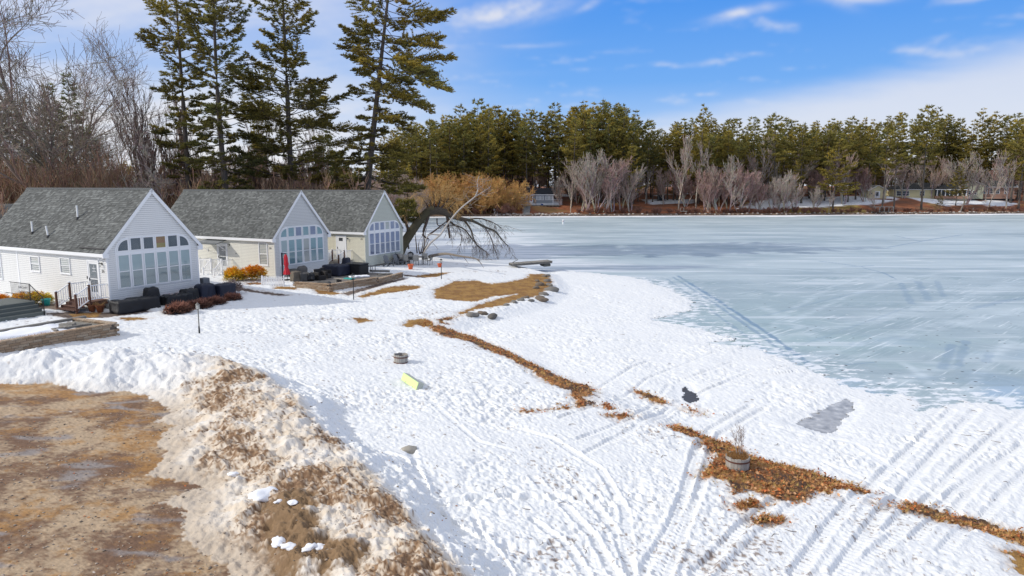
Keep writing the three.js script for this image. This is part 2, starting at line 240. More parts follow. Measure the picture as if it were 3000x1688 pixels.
// what lies at a point: height, class, colour.  classes: 0 ice (nothing), 1 snow on land, 2 snow on the beach, 3 dirt lot, 4 plowed bank, 5 dead lawn, 6 leaves, 7 path, 8 forest floor
const SNOW = [.775, .79, .795];
function terrain(x, z, r, out) {
  let [h, d] = landBase(x, z), cls = 1, col = SNOW;
  const near = r < 75, n1 = noise(x * .55 + 3, z * .55), edge = near ? fbm(x * 1.7, z * 1.7, 4, .6) : 0;
  if (d < -.15) {
    cls = 2;
    const s = sdPoly(x, z, SNOWLINE), finger = fbm(x * .42 + z * .1, z * 2.6, 4, .6);
    const k = s + .45 * finger + .75 * fbm(x * .9 + 4, z * 1.3, 4, .6) + .2 * fbm(x * 3, z * 5, 3);
    h = .014 + .05 * sstep(-.1, 1.8, k) + Math.max(0, h - .06);
    if (k < 0 || d < -34) { out.c = 0; out.h = -.05; out.col = SNOW; return; }
    if (r < 40 && x > 3 && x < 16) { const ds = -Math.max(sdPoly(x, z, POOL), sdPoly(x, z, SHEET)); h = lerp(.016, h, sstep(0, .55, ds + .15 * edge)); }
    // a hole of open water and a sheet of clear ice in the beach
    if (r < 40 && inside(x + .18 * edge, z + .18 * edge, POOL)) { out.c = 0; out.h = -.03; out.col = SNOW; return; }
    if (r < 40 && inside(x + .2 * edge, z + .2 * edge, SHEET)) { out.c = 0; out.h = -.03; out.col = SNOW; return; }
  }
  const lotD = near && x < 2 && z > -34 ? -sdPoly(x, z, LOT) + .22 * edge + .1 * noise(x * 7, z * 7) : 9;
  let B = 0, fringe = 0;
  if (near && x < 4 && z > -34 && cls === 1) {
    const [cd, side, at, sh] = segDist(x, z, CREST, false), top = lerp(CRESTH[at], CRESTH[Math.min(at + 1, CRESTH.length - 1)], sh) - 1.1;
    const lump = .26 * noise(x * .75 + 8, z * .75) + .13 * noise(x * 1.9, z * 1.9 + 4);
    if (side > 0) B = lotD > 0 ? top * (1 + .25 * lump) * Math.pow(sstep(0, 1, lotD / (lotD + cd + 1e-3)), .62) + .12 * lump * sstep(0, .5, lotD) : 0;
    else B = top * (1 + .3 * lump) * (1 - sstep(0, 2.1 + .8 * n1, cd));
    out.side = side; out.cd = cd;
  }
  if (lotD <= 0) {                                        // the bare lot
    cls = 3; const a = fbm(x * .5, z * .5 + 3, 6, .6), b = fbm(x * .7 + 20, z * 1.0, 6, .62), f = fbm(x * 5, z * 8, 4, .65);
    h += .02 * fbm(x * .9, z * .9, 3) + .014 * f;
    col = mix3([.43, .315, .20], [.165, .092, .052], sstep(-.16, .22, a + .35 * f + .12 * sstep(-14, -8, x) - .1 * sstep(-13, -9.5, z)));
    col = mix3(col, [.37, .19, .055], .8 * sstep(.02, .42, b + .3 * f + .22 * sstep(2.2, .3, -lotD) * sstep(-15, -19, z)) * .95);
    col = mix3(col, [.27, .245, .235], sstep(.18, .42, -fbm(x * .5 + 40, z * 1.5, 4) + .12 * f) * .8);
    col = mix3(col, [.10, .055, .03], sstep(.22, .6, f + .3 * fbm(x * 2, z * 2.6, 3)) * .75);
    { const s2 = noise(x * 17, z * 21) * .6 + noise(x * 34, z * 37) * .5; col = col.map((v) => v * (1 + .38 * s2)); h += .012 * s2; }
    if (f < -.52 && noise(x * 3, z * 3) > .2) col = [.7, .64, .58];
  } else if (B > .07 + .05 * n1 || (out.side > 0 && lotD > 0 && lotD < 1.6 && out.cd < 6)) {
    cls = 4;
    const g1 = fbm(x * 2.3, z * 2.3, 4, .6), g2 = noise(x * 6, z * 6), g3 = fbm(x * 1.3 + .8 * z, z * 3.4 - .9 * x, 4, .62);
    const g4 = noise(x * 13, z * 15), g5 = noise(x * 24 + 5, z * 27); h += B + (.20 * g1 + .10 * Math.abs(noise(x * 1.1 + 5, z * 1.1)) - .03) * sstep(0, .3, B) + .034 * g2 + .018 * Math.abs(g4) + .012 * g5 + .02 * noise(x * 4 + 9, z * 4);
    const zone = sstep(-.25, .35, fbm(x * .45 + 2, z * .45, 3) + .25 * sstep(-9, -3, x)), streak = fbm(x * 3.4 + z * 2.2 + .6 * g1, z * 9.5 - x * 3 + .8 * g1, 5, .74), spot = fbm(x * 15, z * 19, 3, .65);
    const far = sstep(-13.6, -9.6, x + .12 * (z + 24)), dirtSide = out.side > 0 ? 1 : sstep(.75, .1, out.cd + .3 * g1);
    const amount = (.04 + .62 * far * (.25 + .9 * zone)) * dirtSide - .06 * sstep(.5, .1, B) ;
    const k = streak * .95 + spot * .38 + .42 * fbm(x * .7 + 3, z * .7, 2) - .10;
    col = mix3(SNOW, [.64, .55, .44], clamp(dirtSide * (.15 + 1.05 * far * (.62 + .5 * zone)) * (.85 + .8 * g3)));
    col = mix3(col, [.30, .185, .10], sstep(.50 - amount * 1.1, .80 - amount * 1.0, k + .1));
    col = mix3(col, [.13, .07, .035], sstep(.62 - amount * .9, .80 - amount * .85, k + .35 * spot + .06) * .9); col = mix3(col, [.50, .42, .33], sstep(.26, .06, B + .06 * g3) * (out.side > 0 ? 1 : 0) * (.25 + .65 * far)); 
    const cl = segDist(x, z, CLUMP, false)[0]; col = mix3(col, [.21 * (1 + .5 * spot), .13 * (1 + .5 * spot), .065 * (1 + .5 * spot)], sstep(.66, .36, cl + .5 * g1 + .25 * spot) * (dirtSide)); h += .1 * sstep(.6, .2, cl) + .05 * sstep(.6, .3, cl) * spot;
  } else {
    h += Math.max(0, B);
    if (x < -16 && z < -66 || r > 95) cls = (fbm(x * .12, z * .12, 3) > .12 ? 1 : 8);
    for (const P of PATCH) {
      if (x < P.x0 || x > P.x1 || z < P.z0 || z > P.z1) continue;
      const s = sdPoly(x, z, P.pts), thin = P.k === 'p' ? .16 : .26;
      fringe = Math.max(fringe, sstep(-.42, .05, s + thin * edge)); if (s + thin * edge + .08 * noise(x * 8, z * 8) > .02) { cls = P.k === 'g' ? 5 : P.k === 'l' ? 6 : 7; }
    }
    if (cls <= 2) {                                       // snow: hollows and crests carved by thaw, tracks, footprints
      const q = near ? sstep(90, 30, r) : .3, land = cls === 1 ? 1 : .8;
      const wz = z + .25 * noise(x * .9, z * .9), a = noise(x * 1.5 + 5 + .4 * wz, wz * 3.1), b = noise(x * 3.3 + .9 * wz, wz * 5.6 + 7), c = noise(x * 7.5 + 2 * wz, wz * 11);
      const cc = noise(x * 14 + 3 * wz, wz * 19); const vary = clamp(.66 + 1.5 * fbm(x * .23 + 9, z * .23, 3) + .25 * n1, .14, 1.3), fl2 = .03 * noise(x * .8 - 7, z * 1.7 + 3); let rip = ((.036 * a + .060 * b - .040 * Math.abs(b) + .052 * c) * vary + .026 * cc) * land + fl2 + .06 * noise(x * .32, z * .32 + 5);
      let pressed = 0; if (near && x > -2 && r < 32) { const ac = x * .74 + z * .67, al = x * .67 - z * .74, wgt = sstep(2, 6, x + .25 * (z + 14)) * (.45 + .55 * sstep(-.1, .3, noise(ac * .5, al * .08))); rip = rip * (1 - .35 * wgt) + wgt * (.020 * noise(al * .35, ac * 5.5) + .013 * noise(al * 1.1 + 4, ac * 12)); }
      if (near) {
        for (const t of TRACKS) {
          if (x < t.x0 || x > t.x1 || z < t.z0 || z > t.z1) continue;
          const [dd, , at, sh] = segDist(x, z, t.pts, false); if (dd > t.w * 2.4) continue;
          const tr = t.tread ? .35 * Math.sin((at * 3.7 + sh * Math.hypot(t.pts[at + 1][0] - t.pts[at][0], t.pts[at + 1][1] - t.pts[at][1])) * 38) : 0;
          pressed = Math.min(pressed, -t.d * (1 + tr) * sstep(t.w * 1.15, t.w * .75, dd)); rip += .5 * t.d * Math.exp(-(((dd - t.w * 1.5) / (t.w * .35)) ** 2)); rip *= 1 - .8 * sstep(t.w * 1.2, t.w * .7, dd);
        }
        for (const s of STEPS) { const dx = x - s[0], dz = z - s[1]; if (dx * dx + dz * dz < .09) { const q2 = Math.sqrt(dx * dx + dz * dz) / s[2]; pressed -= .07 * sstep(1, .5, q2); rip += .012 * Math.exp(-(((q2 - 1.25) / .25) ** 2)); } }
      }
      h += .05 * (cls === 1 ? 1 : sstep(.02, .1, h)) + rip * q + pressed;
      if (cls === 2) h = Math.max(h, .012);
      // thin, worn snow over grass in the lower right and at a few places on the lawn
      const worn = near ? fbm(x * .35 + 11, z * .35, 3) + .5 * sstep(2.5, -2, Math.hypot((x - 6.4) / 2.6, (z + 12.4) / 1.7) - 1) - .42 + .25 * edge : -1;
      const k = cls === 1 ? sstep(.0, .45, worn) * .75 : 0; h -= .035 * k;
      col = mix3(SNOW, [.50, .50, .51], k * (.6 + .5 * noise(x * 3, z * 5))); if (fringe > 0) { const q3 = fringe * clamp(.55 + .6 * noise(x * 7, z * 9) + .4 * edge); col = mix3(col, [.43, .34, .27], q3 * .8); h -= .045 * fringe; }
      const tuft = near && cls === 1 ? sstep(.22, .42, noise(x * 4.2, z * 9.5) * .6 + .5 * noise(x * 13, z * 19) + .75 * worn - .02) : 0;
      col = mix3(col, [.18, .11, .07], tuft * .8); if (near && noise(x * 8.3 + 2, z * 10.1) > .82 - .12 * n1) col = mix3(col, [.40, .36, .33], .7);
    } else {
      const f = fbm(x * 4, z * 6, 4, .65), g = fbm(x * 1.1, z * 1.1, 3);
      h += .03 * f;
      if (cls === 5) col = mix3(mix3([.36, .20, .055], [.25, .125, .035], sstep(-.3, .3, g + .5 * f)), [.15, .08, .03], sstep(.2, .6, f));
      else if (cls === 6) { h += .07 * sstep(-.2, .4, f) ; col = mix3(mix3([.34, .16, .06], [.085, .045, .028], sstep(-.15, .25, fbm(x * .9 + 6, z * 1.1, 3) + .5 * f)), [.42, .26, .08], sstep(.1, .5, fbm(x * 2, z * 2 + 30, 3)) * .8); }
      else if (cls === 7) col = mix3([.17, .125, .095], [.075, .05, .04], sstep(-.25, .3, f + g));
      else col = mix3([.17, .10, .06], [.09, .055, .035], sstep(-.3, .3, f + g));
    }
  }
  out.h = h; out.c = cls; out.col = col;
}
const POOL = [[1999, 1133], [2008, 1127], [2016, 1140], [2034, 1148], [2046, 1158], [2042, 1172], [2022, 1176], [2004, 1166]].map(([a, b]) => onHeight(a, b, .08));
const SHEET = [[2335, 1238], [2440, 1180], [2480, 1165], [2495, 1172], [2490, 1200], [2460, 1235], [2445, 1265], [2410, 1262], [2370, 1250]].map(([a, b]) => onHeight(a, b, .08));
const CLUMP = [[850, 1420], [845, 1500], [900, 1560], [1000, 1570]].map(([a, b]) => onHeight(a, b, 1.75));
const heightAt = (x, z) => { const o = {}; terrain(x, z, Math.hypot(x, z), o); return o.h; };
const ground = (px, py) => { const p = groundAt(px, py); p.y = heightAt(p.x, p.z); return p; };
const LIN = (x, z) => V(x, heightAt(x, z), z);
{
  const rows = [], A0 = -45.5 * Math.PI / 180, A1 = 45.5 * Math.PI / 180, NA = Math.round(780 * QUAL);
  for (let r = 6.2; r < 95; r *= 1 + .0037 / QUAL) rows.push(r);
  for (let r = rows[rows.length - 1] * 1.012; r < 420; r *= 1.025) rows.push(r);
  const N = NA + 1, H = new Float32Array(N * rows.length), C = new Int8Array(N * rows.length), K = new Float32Array(N * rows.length * 3), o = {};
  for (let j = 0; j < rows.length; j++) for (let i = 0; i < N; i++) {
    const a = A0 + (A1 - A0) * i / NA, x = Math.sin(a) * rows[j], z = -Math.cos(a) * rows[j], q = j * N + i;
    terrain(x, z, rows[j], o); H[q] = o.h; C[q] = o.c; K.set(o.col, q * 3);
  }
  const tile = T.grain.clone(); tile.repeat.set(1.4, 1.4); tile.needsUpdate = true;
  const rough = T.rough.clone(); rough.repeat.set(.5, .5); rough.needsUpdate = true;
  const mats = {
    snow_ground: std([1, 1, 1], { vertexColors: true, roughness: .82, bumpMap: rough, bumpScale: .04 }), snow_beach: null,
    dirt_lot: std([1, 1, 1], { vertexColors: true, roughness: .9, bumpMap: rough, bumpScale: .03 }), snow_bank: std([1, 1, 1], { vertexColors: true, roughness: .88, bumpMap: rough, bumpScale: .05 }),
    dead_lawn: std([1, 1, 1], { vertexColors: true, roughness: .95, bumpMap: tile, bumpScale: .03 }),
  };
  mats.snow_beach = mats.snow_ground; mats.leaf_litter = mats.bare_path = mats.forest_floor = mats.dead_lawn;
  const kinds = [[1, 'snow_ground', 'trampled snow covering the lawn between the cottages and the shore'], [2, 'snow_beach', 'rippled snow lying on the ice of the lake along the shore'], [3, 'dirt_lot', 'bare brown dirt lot with dead grass in the lower left corner'], [4, 'snow_bank', 'plowed snow bank streaked with brown dirt around the dirt lot'], [5, 'dead_lawn', 'patches of golden dead lawn showing through the snow'], [6, 'leaf_litter', 'strip of rust brown dead leaves and grass along the shore edge'], [7, 'bare_path', 'wet bare soil showing along the cottages'], [8, 'forest_floor', 'brown floor of the woods behind the cottages']];
  for (const [k, name, label] of kinds) {
    const map = new Int32Array(H.length).fill(-1), p = [], c = [], uv = [], idx = [];
    const v = (q) => { if (map[q] < 0) { map[q] = p.length / 3; const j = Math.floor(q / N), i = q % N, a = A0 + (A1 - A0) * i / NA; p.push(Math.sin(a) * rows[j], H[q], -Math.cos(a) * rows[j]); uv.push(p[p.length - 3], p[p.length - 1]); c.push(K[q * 3], K[q * 3 + 1], K[q * 3 + 2]); } return map[q]; };
    for (let j = 0; j < rows.length - 1; j++) for (let i = 0; i < NA; i++) {
      const q = j * N + i; if (C[q] !== k) continue;
      const a = v(q), b = v(q + 1), e = v(q + N), f = v(q + N + 1); idx.push(a, b, e, b, f, e);
    }
    if (!idx.length) continue;
    const g = new THREE.BufferGeometry(); g.setAttribute('position', new THREE.BufferAttribute(new Float32Array(p), 3)); g.setAttribute('color', new THREE.BufferAttribute(new Float32Array(c), 3)); g.setAttribute('uv', new THREE.BufferAttribute(new Float32Array(uv), 2)); g.setIndex(idx); g.computeVertexNormals();
    tag(part(scene, name, g, mats[name]), label, null, null, 'structure');
  }
  const base = new THREE.PlaneGeometry(3000, 3000, 1, 1).rotateX(-Math.PI / 2).translate(0, -.6, 0);
  tag(part(scene, 'ground', base, std([.55, .53, .5])), null, null, null, 'structure');
}

// ------------------------------------------------------------------ the frozen lake
for (const [name, pts, mat, y, label] of [['melt_pool', POOL, new THREE.MeshPhysicalMaterial({ color: new THREE.Color(.06, .055, .05), roughness: .4, specularIntensity: .5, bumpMap: T.rough, bumpScale: .03 }), .009, 'dark pool of open water in a hole of the beach snow'], ['clear_ice', SHEET, new THREE.MeshPhysicalMaterial({ color: new THREE.Color(.86, .87, .88), roughness: .3, map: T.mottle }), .007, 'triangular sheet of bare grey ice in the beach snow']]) {
  const cx = pts.reduce((s, q) => s + q[0], 0) / pts.length, cz = pts.reduce((s, q) => s + q[1], 0) / pts.length, m = new Mesher(); for (let i = 0; i < pts.length; i++) { const a = pts[i], b = pts[(i + 1) % pts.length], e = (q) => [cx + (q[0] - cx) * 1.25, y, cz + (q[1] - cz) * 1.25]; m.tri([cx, y, cz], e(a), e(b)); }
  const g = m.geo(), q = g.attributes.position, uv = new Float32Array(q.count * 2); for (let i = 0; i < q.count; i++) { uv[i * 2] = q.getX(i) * .4; uv[i * 2 + 1] = q.getZ(i) * .4; } g.setAttribute('uv', new THREE.BufferAttribute(uv, 2)); mat.side = THREE.DoubleSide; tag(part(scene, name, g, mat), label, null, null, 'structure');
}
{
  const seg = (x, z, pts) => segDist(x, z, pts, false);
  const I = (l) => { const pts = l.map(([a, b]) => onHeight(a, b, 0)); return { pts, x0: Math.min(...pts.map((p) => p[0])) - 2.6, x1: Math.max(...pts.map((p) => p[0])) + 2.6, z0: Math.min(...pts.map((p) => p[1])) - 2.6, z1: Math.max(...pts.map((p) => p[1])) + 2.6 }; };
  const PALE = [[[[1965, 805], [2080, 880], [2255, 985], [2360, 1070], [2450, 1135]], .55], [[[2255, 985], [2500, 950], [2800, 880], [3000, 820], [3300, 760]], 1.0], [[[2010, 770], [2300, 790], [2600, 805], [3000, 815]], .5], [[[2340, 1060], [2500, 1010], [2700, 960], [3000, 905]], .5], [[[2300, 950], [2450, 880], [2600, 830], [2750, 800]], .35], [[[2240, 900], [2330, 950], [2420, 1000]], .5], [[[2600, 1130], [2780, 1060], [3000, 1010]], .6], [[[1900, 735], [2300, 745], [2700, 752], [3100, 745]], .5], [[[2000, 690], [2500, 700], [3000, 705]], .5], [[[2350, 870], [2600, 850], [2800, 850]], .3], [[[2830, 1150], [2880, 1080], [2960, 1000]], .3], [[[2760, 1150], [2700, 1100], [2640, 1060]], .25], [[[2800, 660], [2600, 690], [2350, 705], [2100, 710]], .35], [[[2260, 960], [2330, 900], [2440, 840], [2560, 800]], .28], [[[2430, 1090], [2600, 1000], [2900, 930], [3100, 900]], .3]].map(([l, w]) => ({ ...I(l), w }));
  const DARK = [[[[1985, 808], [2110, 885], [2262, 985], [2380, 1075]], .17, 1.15], [[[1972, 812], [2095, 890], [2240, 990], [2355, 1080]], .14, .8], [[[1955, 818], [2070, 900], [2200, 995], [2320, 1085]], .12, .6], [[[2400, 765], [2530, 782], [2720, 787]], .1, 1.1], [[[2530, 785], [2590, 800], [2625, 818]], .1, 1], [[[2470, 783], [2560, 778]], .12, 1], [[[2600, 725], [2740, 700], [2820, 688]], .16, 1], [[[2620, 690], [2700, 708]], .12, .9], [[[2480, 1068], [2560, 1062]], .06, 1], [[[2640, 830], [2670, 890]], .26, .5], [[[2690, 825], [2720, 880]], .3, .5], [[[2745, 825], [2765, 870]], .22, .45], [[[2790, 1010], [2760, 1080]], .22, .6], [[[2830, 1000], [2810, 1070]], .2, .6], [[[2900, 1035], [2890, 1060]], .2, .4], [[[2240, 925], [2500, 860], [2640, 845]], .14, .35], [[[2350, 1010], [2520, 950], [2660, 900]], .12, .3], [[[2250, 855], [2500, 850], [2900, 835]], .1, .3], [[[2850, 905], [2950, 880], [3050, 870]], .3, .5], [[[2500, 1010], [2620, 990], [2700, 1000]], .3, .25]].map(([l, w, k]) => ({ ...I(l), w, k }));
  const speck = rng(31), SP = []; for (let i = 0; i < 120; i++) { const p = onHeight(2150 + speck() * 850, 850 + Math.pow(speck(), .8) * 330, 0); SP.push([p[0], p[1], .035 + .05 * speck()]); }
  function iceColor(x, z, fine) {
    const r = Math.hypot(x, z), big = fbm(x * .035 + 4, z * .09, 4), str = fbm(x * .045 + .012 * z, z * .55 + 11, 4, .6), thin = fbm(x * .10, z * 1.6 + 3, 4, .62), cloudy = fbm(x * .22, z * .3, 4);
    let c = mix3([.34, .42, .455], [.47, .55, .58], sstep(-.35, .35, big + .3 * cloudy));
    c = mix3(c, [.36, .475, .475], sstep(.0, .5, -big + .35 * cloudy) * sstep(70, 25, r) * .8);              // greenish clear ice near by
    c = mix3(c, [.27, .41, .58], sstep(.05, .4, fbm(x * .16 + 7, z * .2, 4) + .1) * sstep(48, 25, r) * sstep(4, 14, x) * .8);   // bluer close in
    c = mix3(c, [.64, .70, .735], sstep(.08, .5, str + .2 * thin) * .65); c = mix3(c, [.25, .325, .36], sstep(.18, .5, -str + .25 * thin) * .5);
    const grey = Math.exp(-(((x - 11) / 11) ** 2) - ((z + 69 + .12 * (x - 10)) / 2.4) ** 2) + .8 * Math.exp(-(((x + 1) / 9) ** 2) - ((z + 72) / 6) ** 2);
    c = mix3(c, [.22, .27, .345], clamp(sstep(.15, .8, grey + .6 * thin * sstep(0.05, .3, grey) + .3 * str * sstep(0.05, .3, grey)) * .75));
    const white = sstep(22, -8, x) * sstep(-52, -66, z) * sstep(-190, -90, z);
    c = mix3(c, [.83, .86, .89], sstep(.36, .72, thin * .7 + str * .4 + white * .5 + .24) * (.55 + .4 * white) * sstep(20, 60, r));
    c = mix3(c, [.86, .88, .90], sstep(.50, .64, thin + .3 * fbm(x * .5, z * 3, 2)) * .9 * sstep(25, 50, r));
    for (const t of PALE) { if (x < t.x0 || x > t.x1 || z < t.z0 || z > t.z1) continue; const d = seg(x, z, t.pts)[0] + .25 * t.w * noise(x * 1.5, z * 1.5); c = mix3(c, [.58, .66, .70], sstep(t.w * 1.5, t.w * .1, d) * clamp(.3 + .6 * fbm(x * .8, z * 2, 3))); }
    for (const t of DARK) { if (x < t.x0 || x > t.x1 || z < t.z0 || z > t.z1) continue; const d = seg(x, z, t.pts)[0] + .6 * t.w * noise(x * 1.1, z * 1.1); c = mix3(c, [.17, .265, .37], sstep(t.w * 1.4, t.w * .4, d) * clamp(t.k * .75)); }
    if (fine) {
      const sc1 = fbm((x - z) * .12, (x + z * 1.1) * 3.2 + 5, 4, .7), sc2 = fbm((x * .5 + z) * .14 + 9, (x * 1.2 - z) * 3.6, 4, .7), pat = fbm(x * .3 + 2, z * .35, 4); c = mix3(c, [.72, .775, .80], sstep(.26, .5, sc1 + .3 * pat) * .7); c = mix3(c, [.68, .74, .76], sstep(.3, .52, sc2 - .2 * pat) * .6); c = mix3(c, [.27, .36, .385], sstep(.12, .42, -sc1 * .6 + pat) * .55); const fl = fbm(x * 1.3 + .4 * z, z * 2.4, 5, .62), edge = sdPoly(x, z, SNOWLINE);
      c = mix3(c, [.84, .86, .88], sstep(.33, .55, fl + .55 * sstep(-4.5, -.2, edge) - .12) * .85);
      c = mix3(c, [.33, .41, .42], sstep(-1.6, -.1, edge) * .4 * sstep(.2, -.3, fl));
      for (const s of SP) { const dx = x - s[0], dz = z - s[1]; if (dx * dx + dz * dz * 2 < s[2] * s[2]) c = [.05, .05, .05]; }
    }
    const f = 1 + .05 * fbm(x * 2.5, z * 4, 3); return [c[0] * f, c[1] * f, c[2] * f];
  }
  const enc = (v) => v <= .0031308 ? v * 12.92 : 1.055 * Math.pow(v, 1 / 2.4) - .055;
  function sheet(x0, x1, z0, z1, n, m, fine) {
    const d = new Uint8Array(n * m * 4);
    for (let j = 0; j < m; j++) for (let i = 0; i < n; i++) { const c = iceColor(lerp(x0, x1, (i + .5) / n), lerp(z0, z1, (j + .5) / m), fine), q = (j * n + i) * 4; for (let k = 0; k < 3; k++) d[q + k] = 255 * clamp(enc(c[k])); d[q + 3] = 255; }
    const t = new THREE.DataTexture(d, n, m); t.colorSpace = THREE.SRGBColorSpace; t.magFilter = t.minFilter = THREE.LinearFilter; t.needsUpdate = true; return t;
  }
  const NX0 = -2, NX1 = 46, NZ0 = -62, NZ1 = -10, FX0 = -70, FX1 = 250, FZ0 = -262, FZ1 = -4;
  const rect = (a, b, c, d, X0, X1, Z0, Z1) => { const g = new THREE.BufferGeometry(); g.setAttribute('position', new THREE.BufferAttribute(new Float32Array([a, 0, c, b, 0, c, b, 0, d, a, 0, d]), 3)); g.setAttribute('normal', new THREE.BufferAttribute(new Float32Array([0, 1, 0, 0, 1, 0, 0, 1, 0, 0, 1, 0]), 3)); const u = (x) => (x - X0) / (X1 - X0), v = (z) => (z - Z0) / (Z1 - Z0); g.setAttribute('uv', new THREE.BufferAttribute(new Float32Array([u(a), v(c), u(b), v(c), u(b), v(d), u(a), v(d)]), 2)); g.setIndex([0, 2, 1, 0, 3, 2]); return g; };
  const S = QUAL >= 1 ? 1 : .5;
  const opt = { roughness: .45, specularIntensity: .4 };
  const mN = new THREE.MeshPhysicalMaterial({ ...opt, map: sheet(NX0, NX1, NZ0, NZ1, 1900 * S, 2040 * S, true) }), mF = new THREE.MeshPhysicalMaterial({ ...opt, map: sheet(FX0, FX1, FZ0, FZ1, 2048 * S, 2048 * S, false) });
  tag(part(scene, 'lake_ice', rect(NX0, NX1, NZ0, NZ1, NX0, NX1, NZ0, NZ1), mN), 'blue grey lake ice crossed by vehicle tracks beside the snowy beach', null, null, 'structure');
  tag(part(scene, 'lake_ice', join([rect(FX0, FX1, FZ0, NZ0, FX0, FX1, FZ0, FZ1), rect(FX0, NX0, NZ0, FZ1, FX0, FX1, FZ0, FZ1), rect(NX1, FX1, NZ0, FZ1, FX0, FX1, FZ0, FZ1), rect(NX0, NX1, NZ1, FZ1, FX0, FX1, FZ0, FZ1)]), mF), 'wide pale lake ice with white streaks reaching the far shore', null, null, 'structure');
}
// ------------------------------------------------------------------ materials
Object.assign(M, {
  white: std([.80, .80, .79], { roughness: .5, bumpMap: T.rough, bumpScale: .002 }), sheath: std([.22, .22, .22], { roughness: .9 }), siding: std([.88, .875, .86], { roughness: .55, map: T.weather }), sidingCream: std([.84, .82, .735], { roughness: .55, map: T.weather }), sidingYellow: std([.82, .78, .63], { roughness: .55, map: T.weather }), sidingSage: std([.60, .615, .535], { roughness: .6, map: T.weather }),
  trim: std([.83, .83, .83], { roughness: .45 }), concrete: std([.42, .40, .36], { roughness: .9, bumpMap: T.rough, bumpScale: .01, map: T.mottle }), black: std([.018, .018, .02], { roughness: .7 }), iron: std([.025, .024, .024], { roughness: .5, metalness: .3 }),
  redwood: std([.17, .075, .045], { roughness: .75, map: T.wood }), greywood: std([.33, .31, .28], { roughness: .9, map: T.wood }), oldwood: std([.55, .50, .43], { roughness: .9, map: T.wood }), planterwood: std([.60, .56, .50], { roughness: .85, map: T.wood }), rust: std([.12, .045, .03], { roughness: .8, bumpMap: T.rough, bumpScale: .004 }),
  terracotta: std([.40, .13, .05], { roughness: .8, map: T.mottle }), orange: std([.62, .12, .035], { roughness: .45 }), white2: std([.62, .61, .58], { roughness: .8, map: T.mottle }),
  glass: new THREE.MeshPhysicalMaterial({ color: 0xffffff, roughness: .03, transmission: 1, thickness: 0, ior: 1.5 }),
  blind: std([.36, .45, .46], { roughness: .9 }), blindWarm: std([.42, .44, .42], { roughness: .9 }), dark: std([.045, .055, .065], { roughness: .8 }), inside: std([.08, .10, .12], { roughness: .9 }),
  lampglass: new THREE.MeshPhysicalMaterial({ color: 0xf4f4f0, roughness: .25, transmission: .7, thickness: 0 }), brass: std([.08, .07, .06], { metalness: .6, roughness: .45 }),
  shingle: new THREE.MeshStandardMaterial({ vertexColors: true, roughness: .95 }), deck: std([.10, .105, .105], { roughness: .95 }),
});
const font = await new FontLoader().loadAsync('fonts/droid/droid_sans_bold.typeface.json');
const text = (s, size, depth = .012) => { const g = new TextGeometry(s, { font, size, depth, curveSegments: 4 }); g.computeBoundingBox(); return g.translate(-(g.boundingBox.min.x + g.boundingBox.max.x) / 2, 0, 0); };

// ------------------------------------------------------------------ the three cottages
const HW = 2.985, EAVE = 2.64, RIDGE = 6.3, RW = 3.275, LEN = 13.6;
const HOUSES = [[-21.655, 1.708, -42.033, .498], [-16.726, 1.515, -55.515, .465], [-11.725, 1.439, -64.402, .439]];
const hw = (h, lx, ly, lz) => { const [x, y, z, a] = HOUSES[h], c = Math.cos(a), s = Math.sin(a); return [x + c * lx - s * lz, y + ly, z + s * lx + c * lz]; };
const SL = Math.hypot(RW, RIDGE - EAVE), SA = Math.atan2(RIDGE - EAVE, RW);
function lapBoard(len, h) {                               // one lap of clapboard, thick at its lower edge; length along x, facing +z, standing on y = 0
  const g = new THREE.BoxGeometry(len, h, .02), p = g.attributes.position; for (let i = 0; i < p.count; i++) if (p.getZ(i) > 0) p.setZ(i, p.getY(i) < 0 ? .028 : .006); return g.translate(0, h / 2, 0);
}
function roofShingles(len, r) {                           // courses of asphalt shingles on a plane rising from z = 0 (eave) to SL (ridge); length along x from -len to 0
  const m = new Mesher(), EXP = .148, n = Math.floor(SL / EXP), q = Math.cos(SA), s = Math.sin(SA);
  const P = (x, v, o) => [x, EAVE + v * s + o * q, RW - v * q + o * s];
  for (let k = 0; k < n; k++) for (let x = -len - r() * .1; x < 0;) {
    const w = .12 + .16 * r(), x1 = Math.min(0, x + w - .004), x0 = Math.max(-len, x), thick = r() < .45, o = thick ? .030 : .014, v0 = k * EXP + (thick ? 0 : .016) + .004 * r(), v1 = Math.min(SL, (k + 1) * EXP + .03);
    const t = (thick ? .172 : .112) * (.75 + .5 * r()) * (.9 + .2 * fbm(x * .9 + 9, k * .07, 3) + .16 * noise(x * .25, k * .12)), col = [t * .96, t, t * .955];
    if (x1 > x0) {
      const a = P(x0, v0, o), b = P(x1, v0, o), c = P(x1, v1, .004), d = P(x0, v1, .004), e = P(x0, v0, -.004), f = P(x1, v0, -.004);
      m.tri(a, b, c, col); m.tri(a, c, d, col); m.tri(e, f, b, col); m.tri(e, b, a, col); m.tri(e, a, d, col); m.tri(f, c, b, col);
    }
    x += w;
  }
  return m.geo();
}
const shingleGeo = roofShingles(LEN, rng(12)), shingleBack = shingleGeo.clone().rotateY(Math.PI).translate(-LEN, 0, 0);
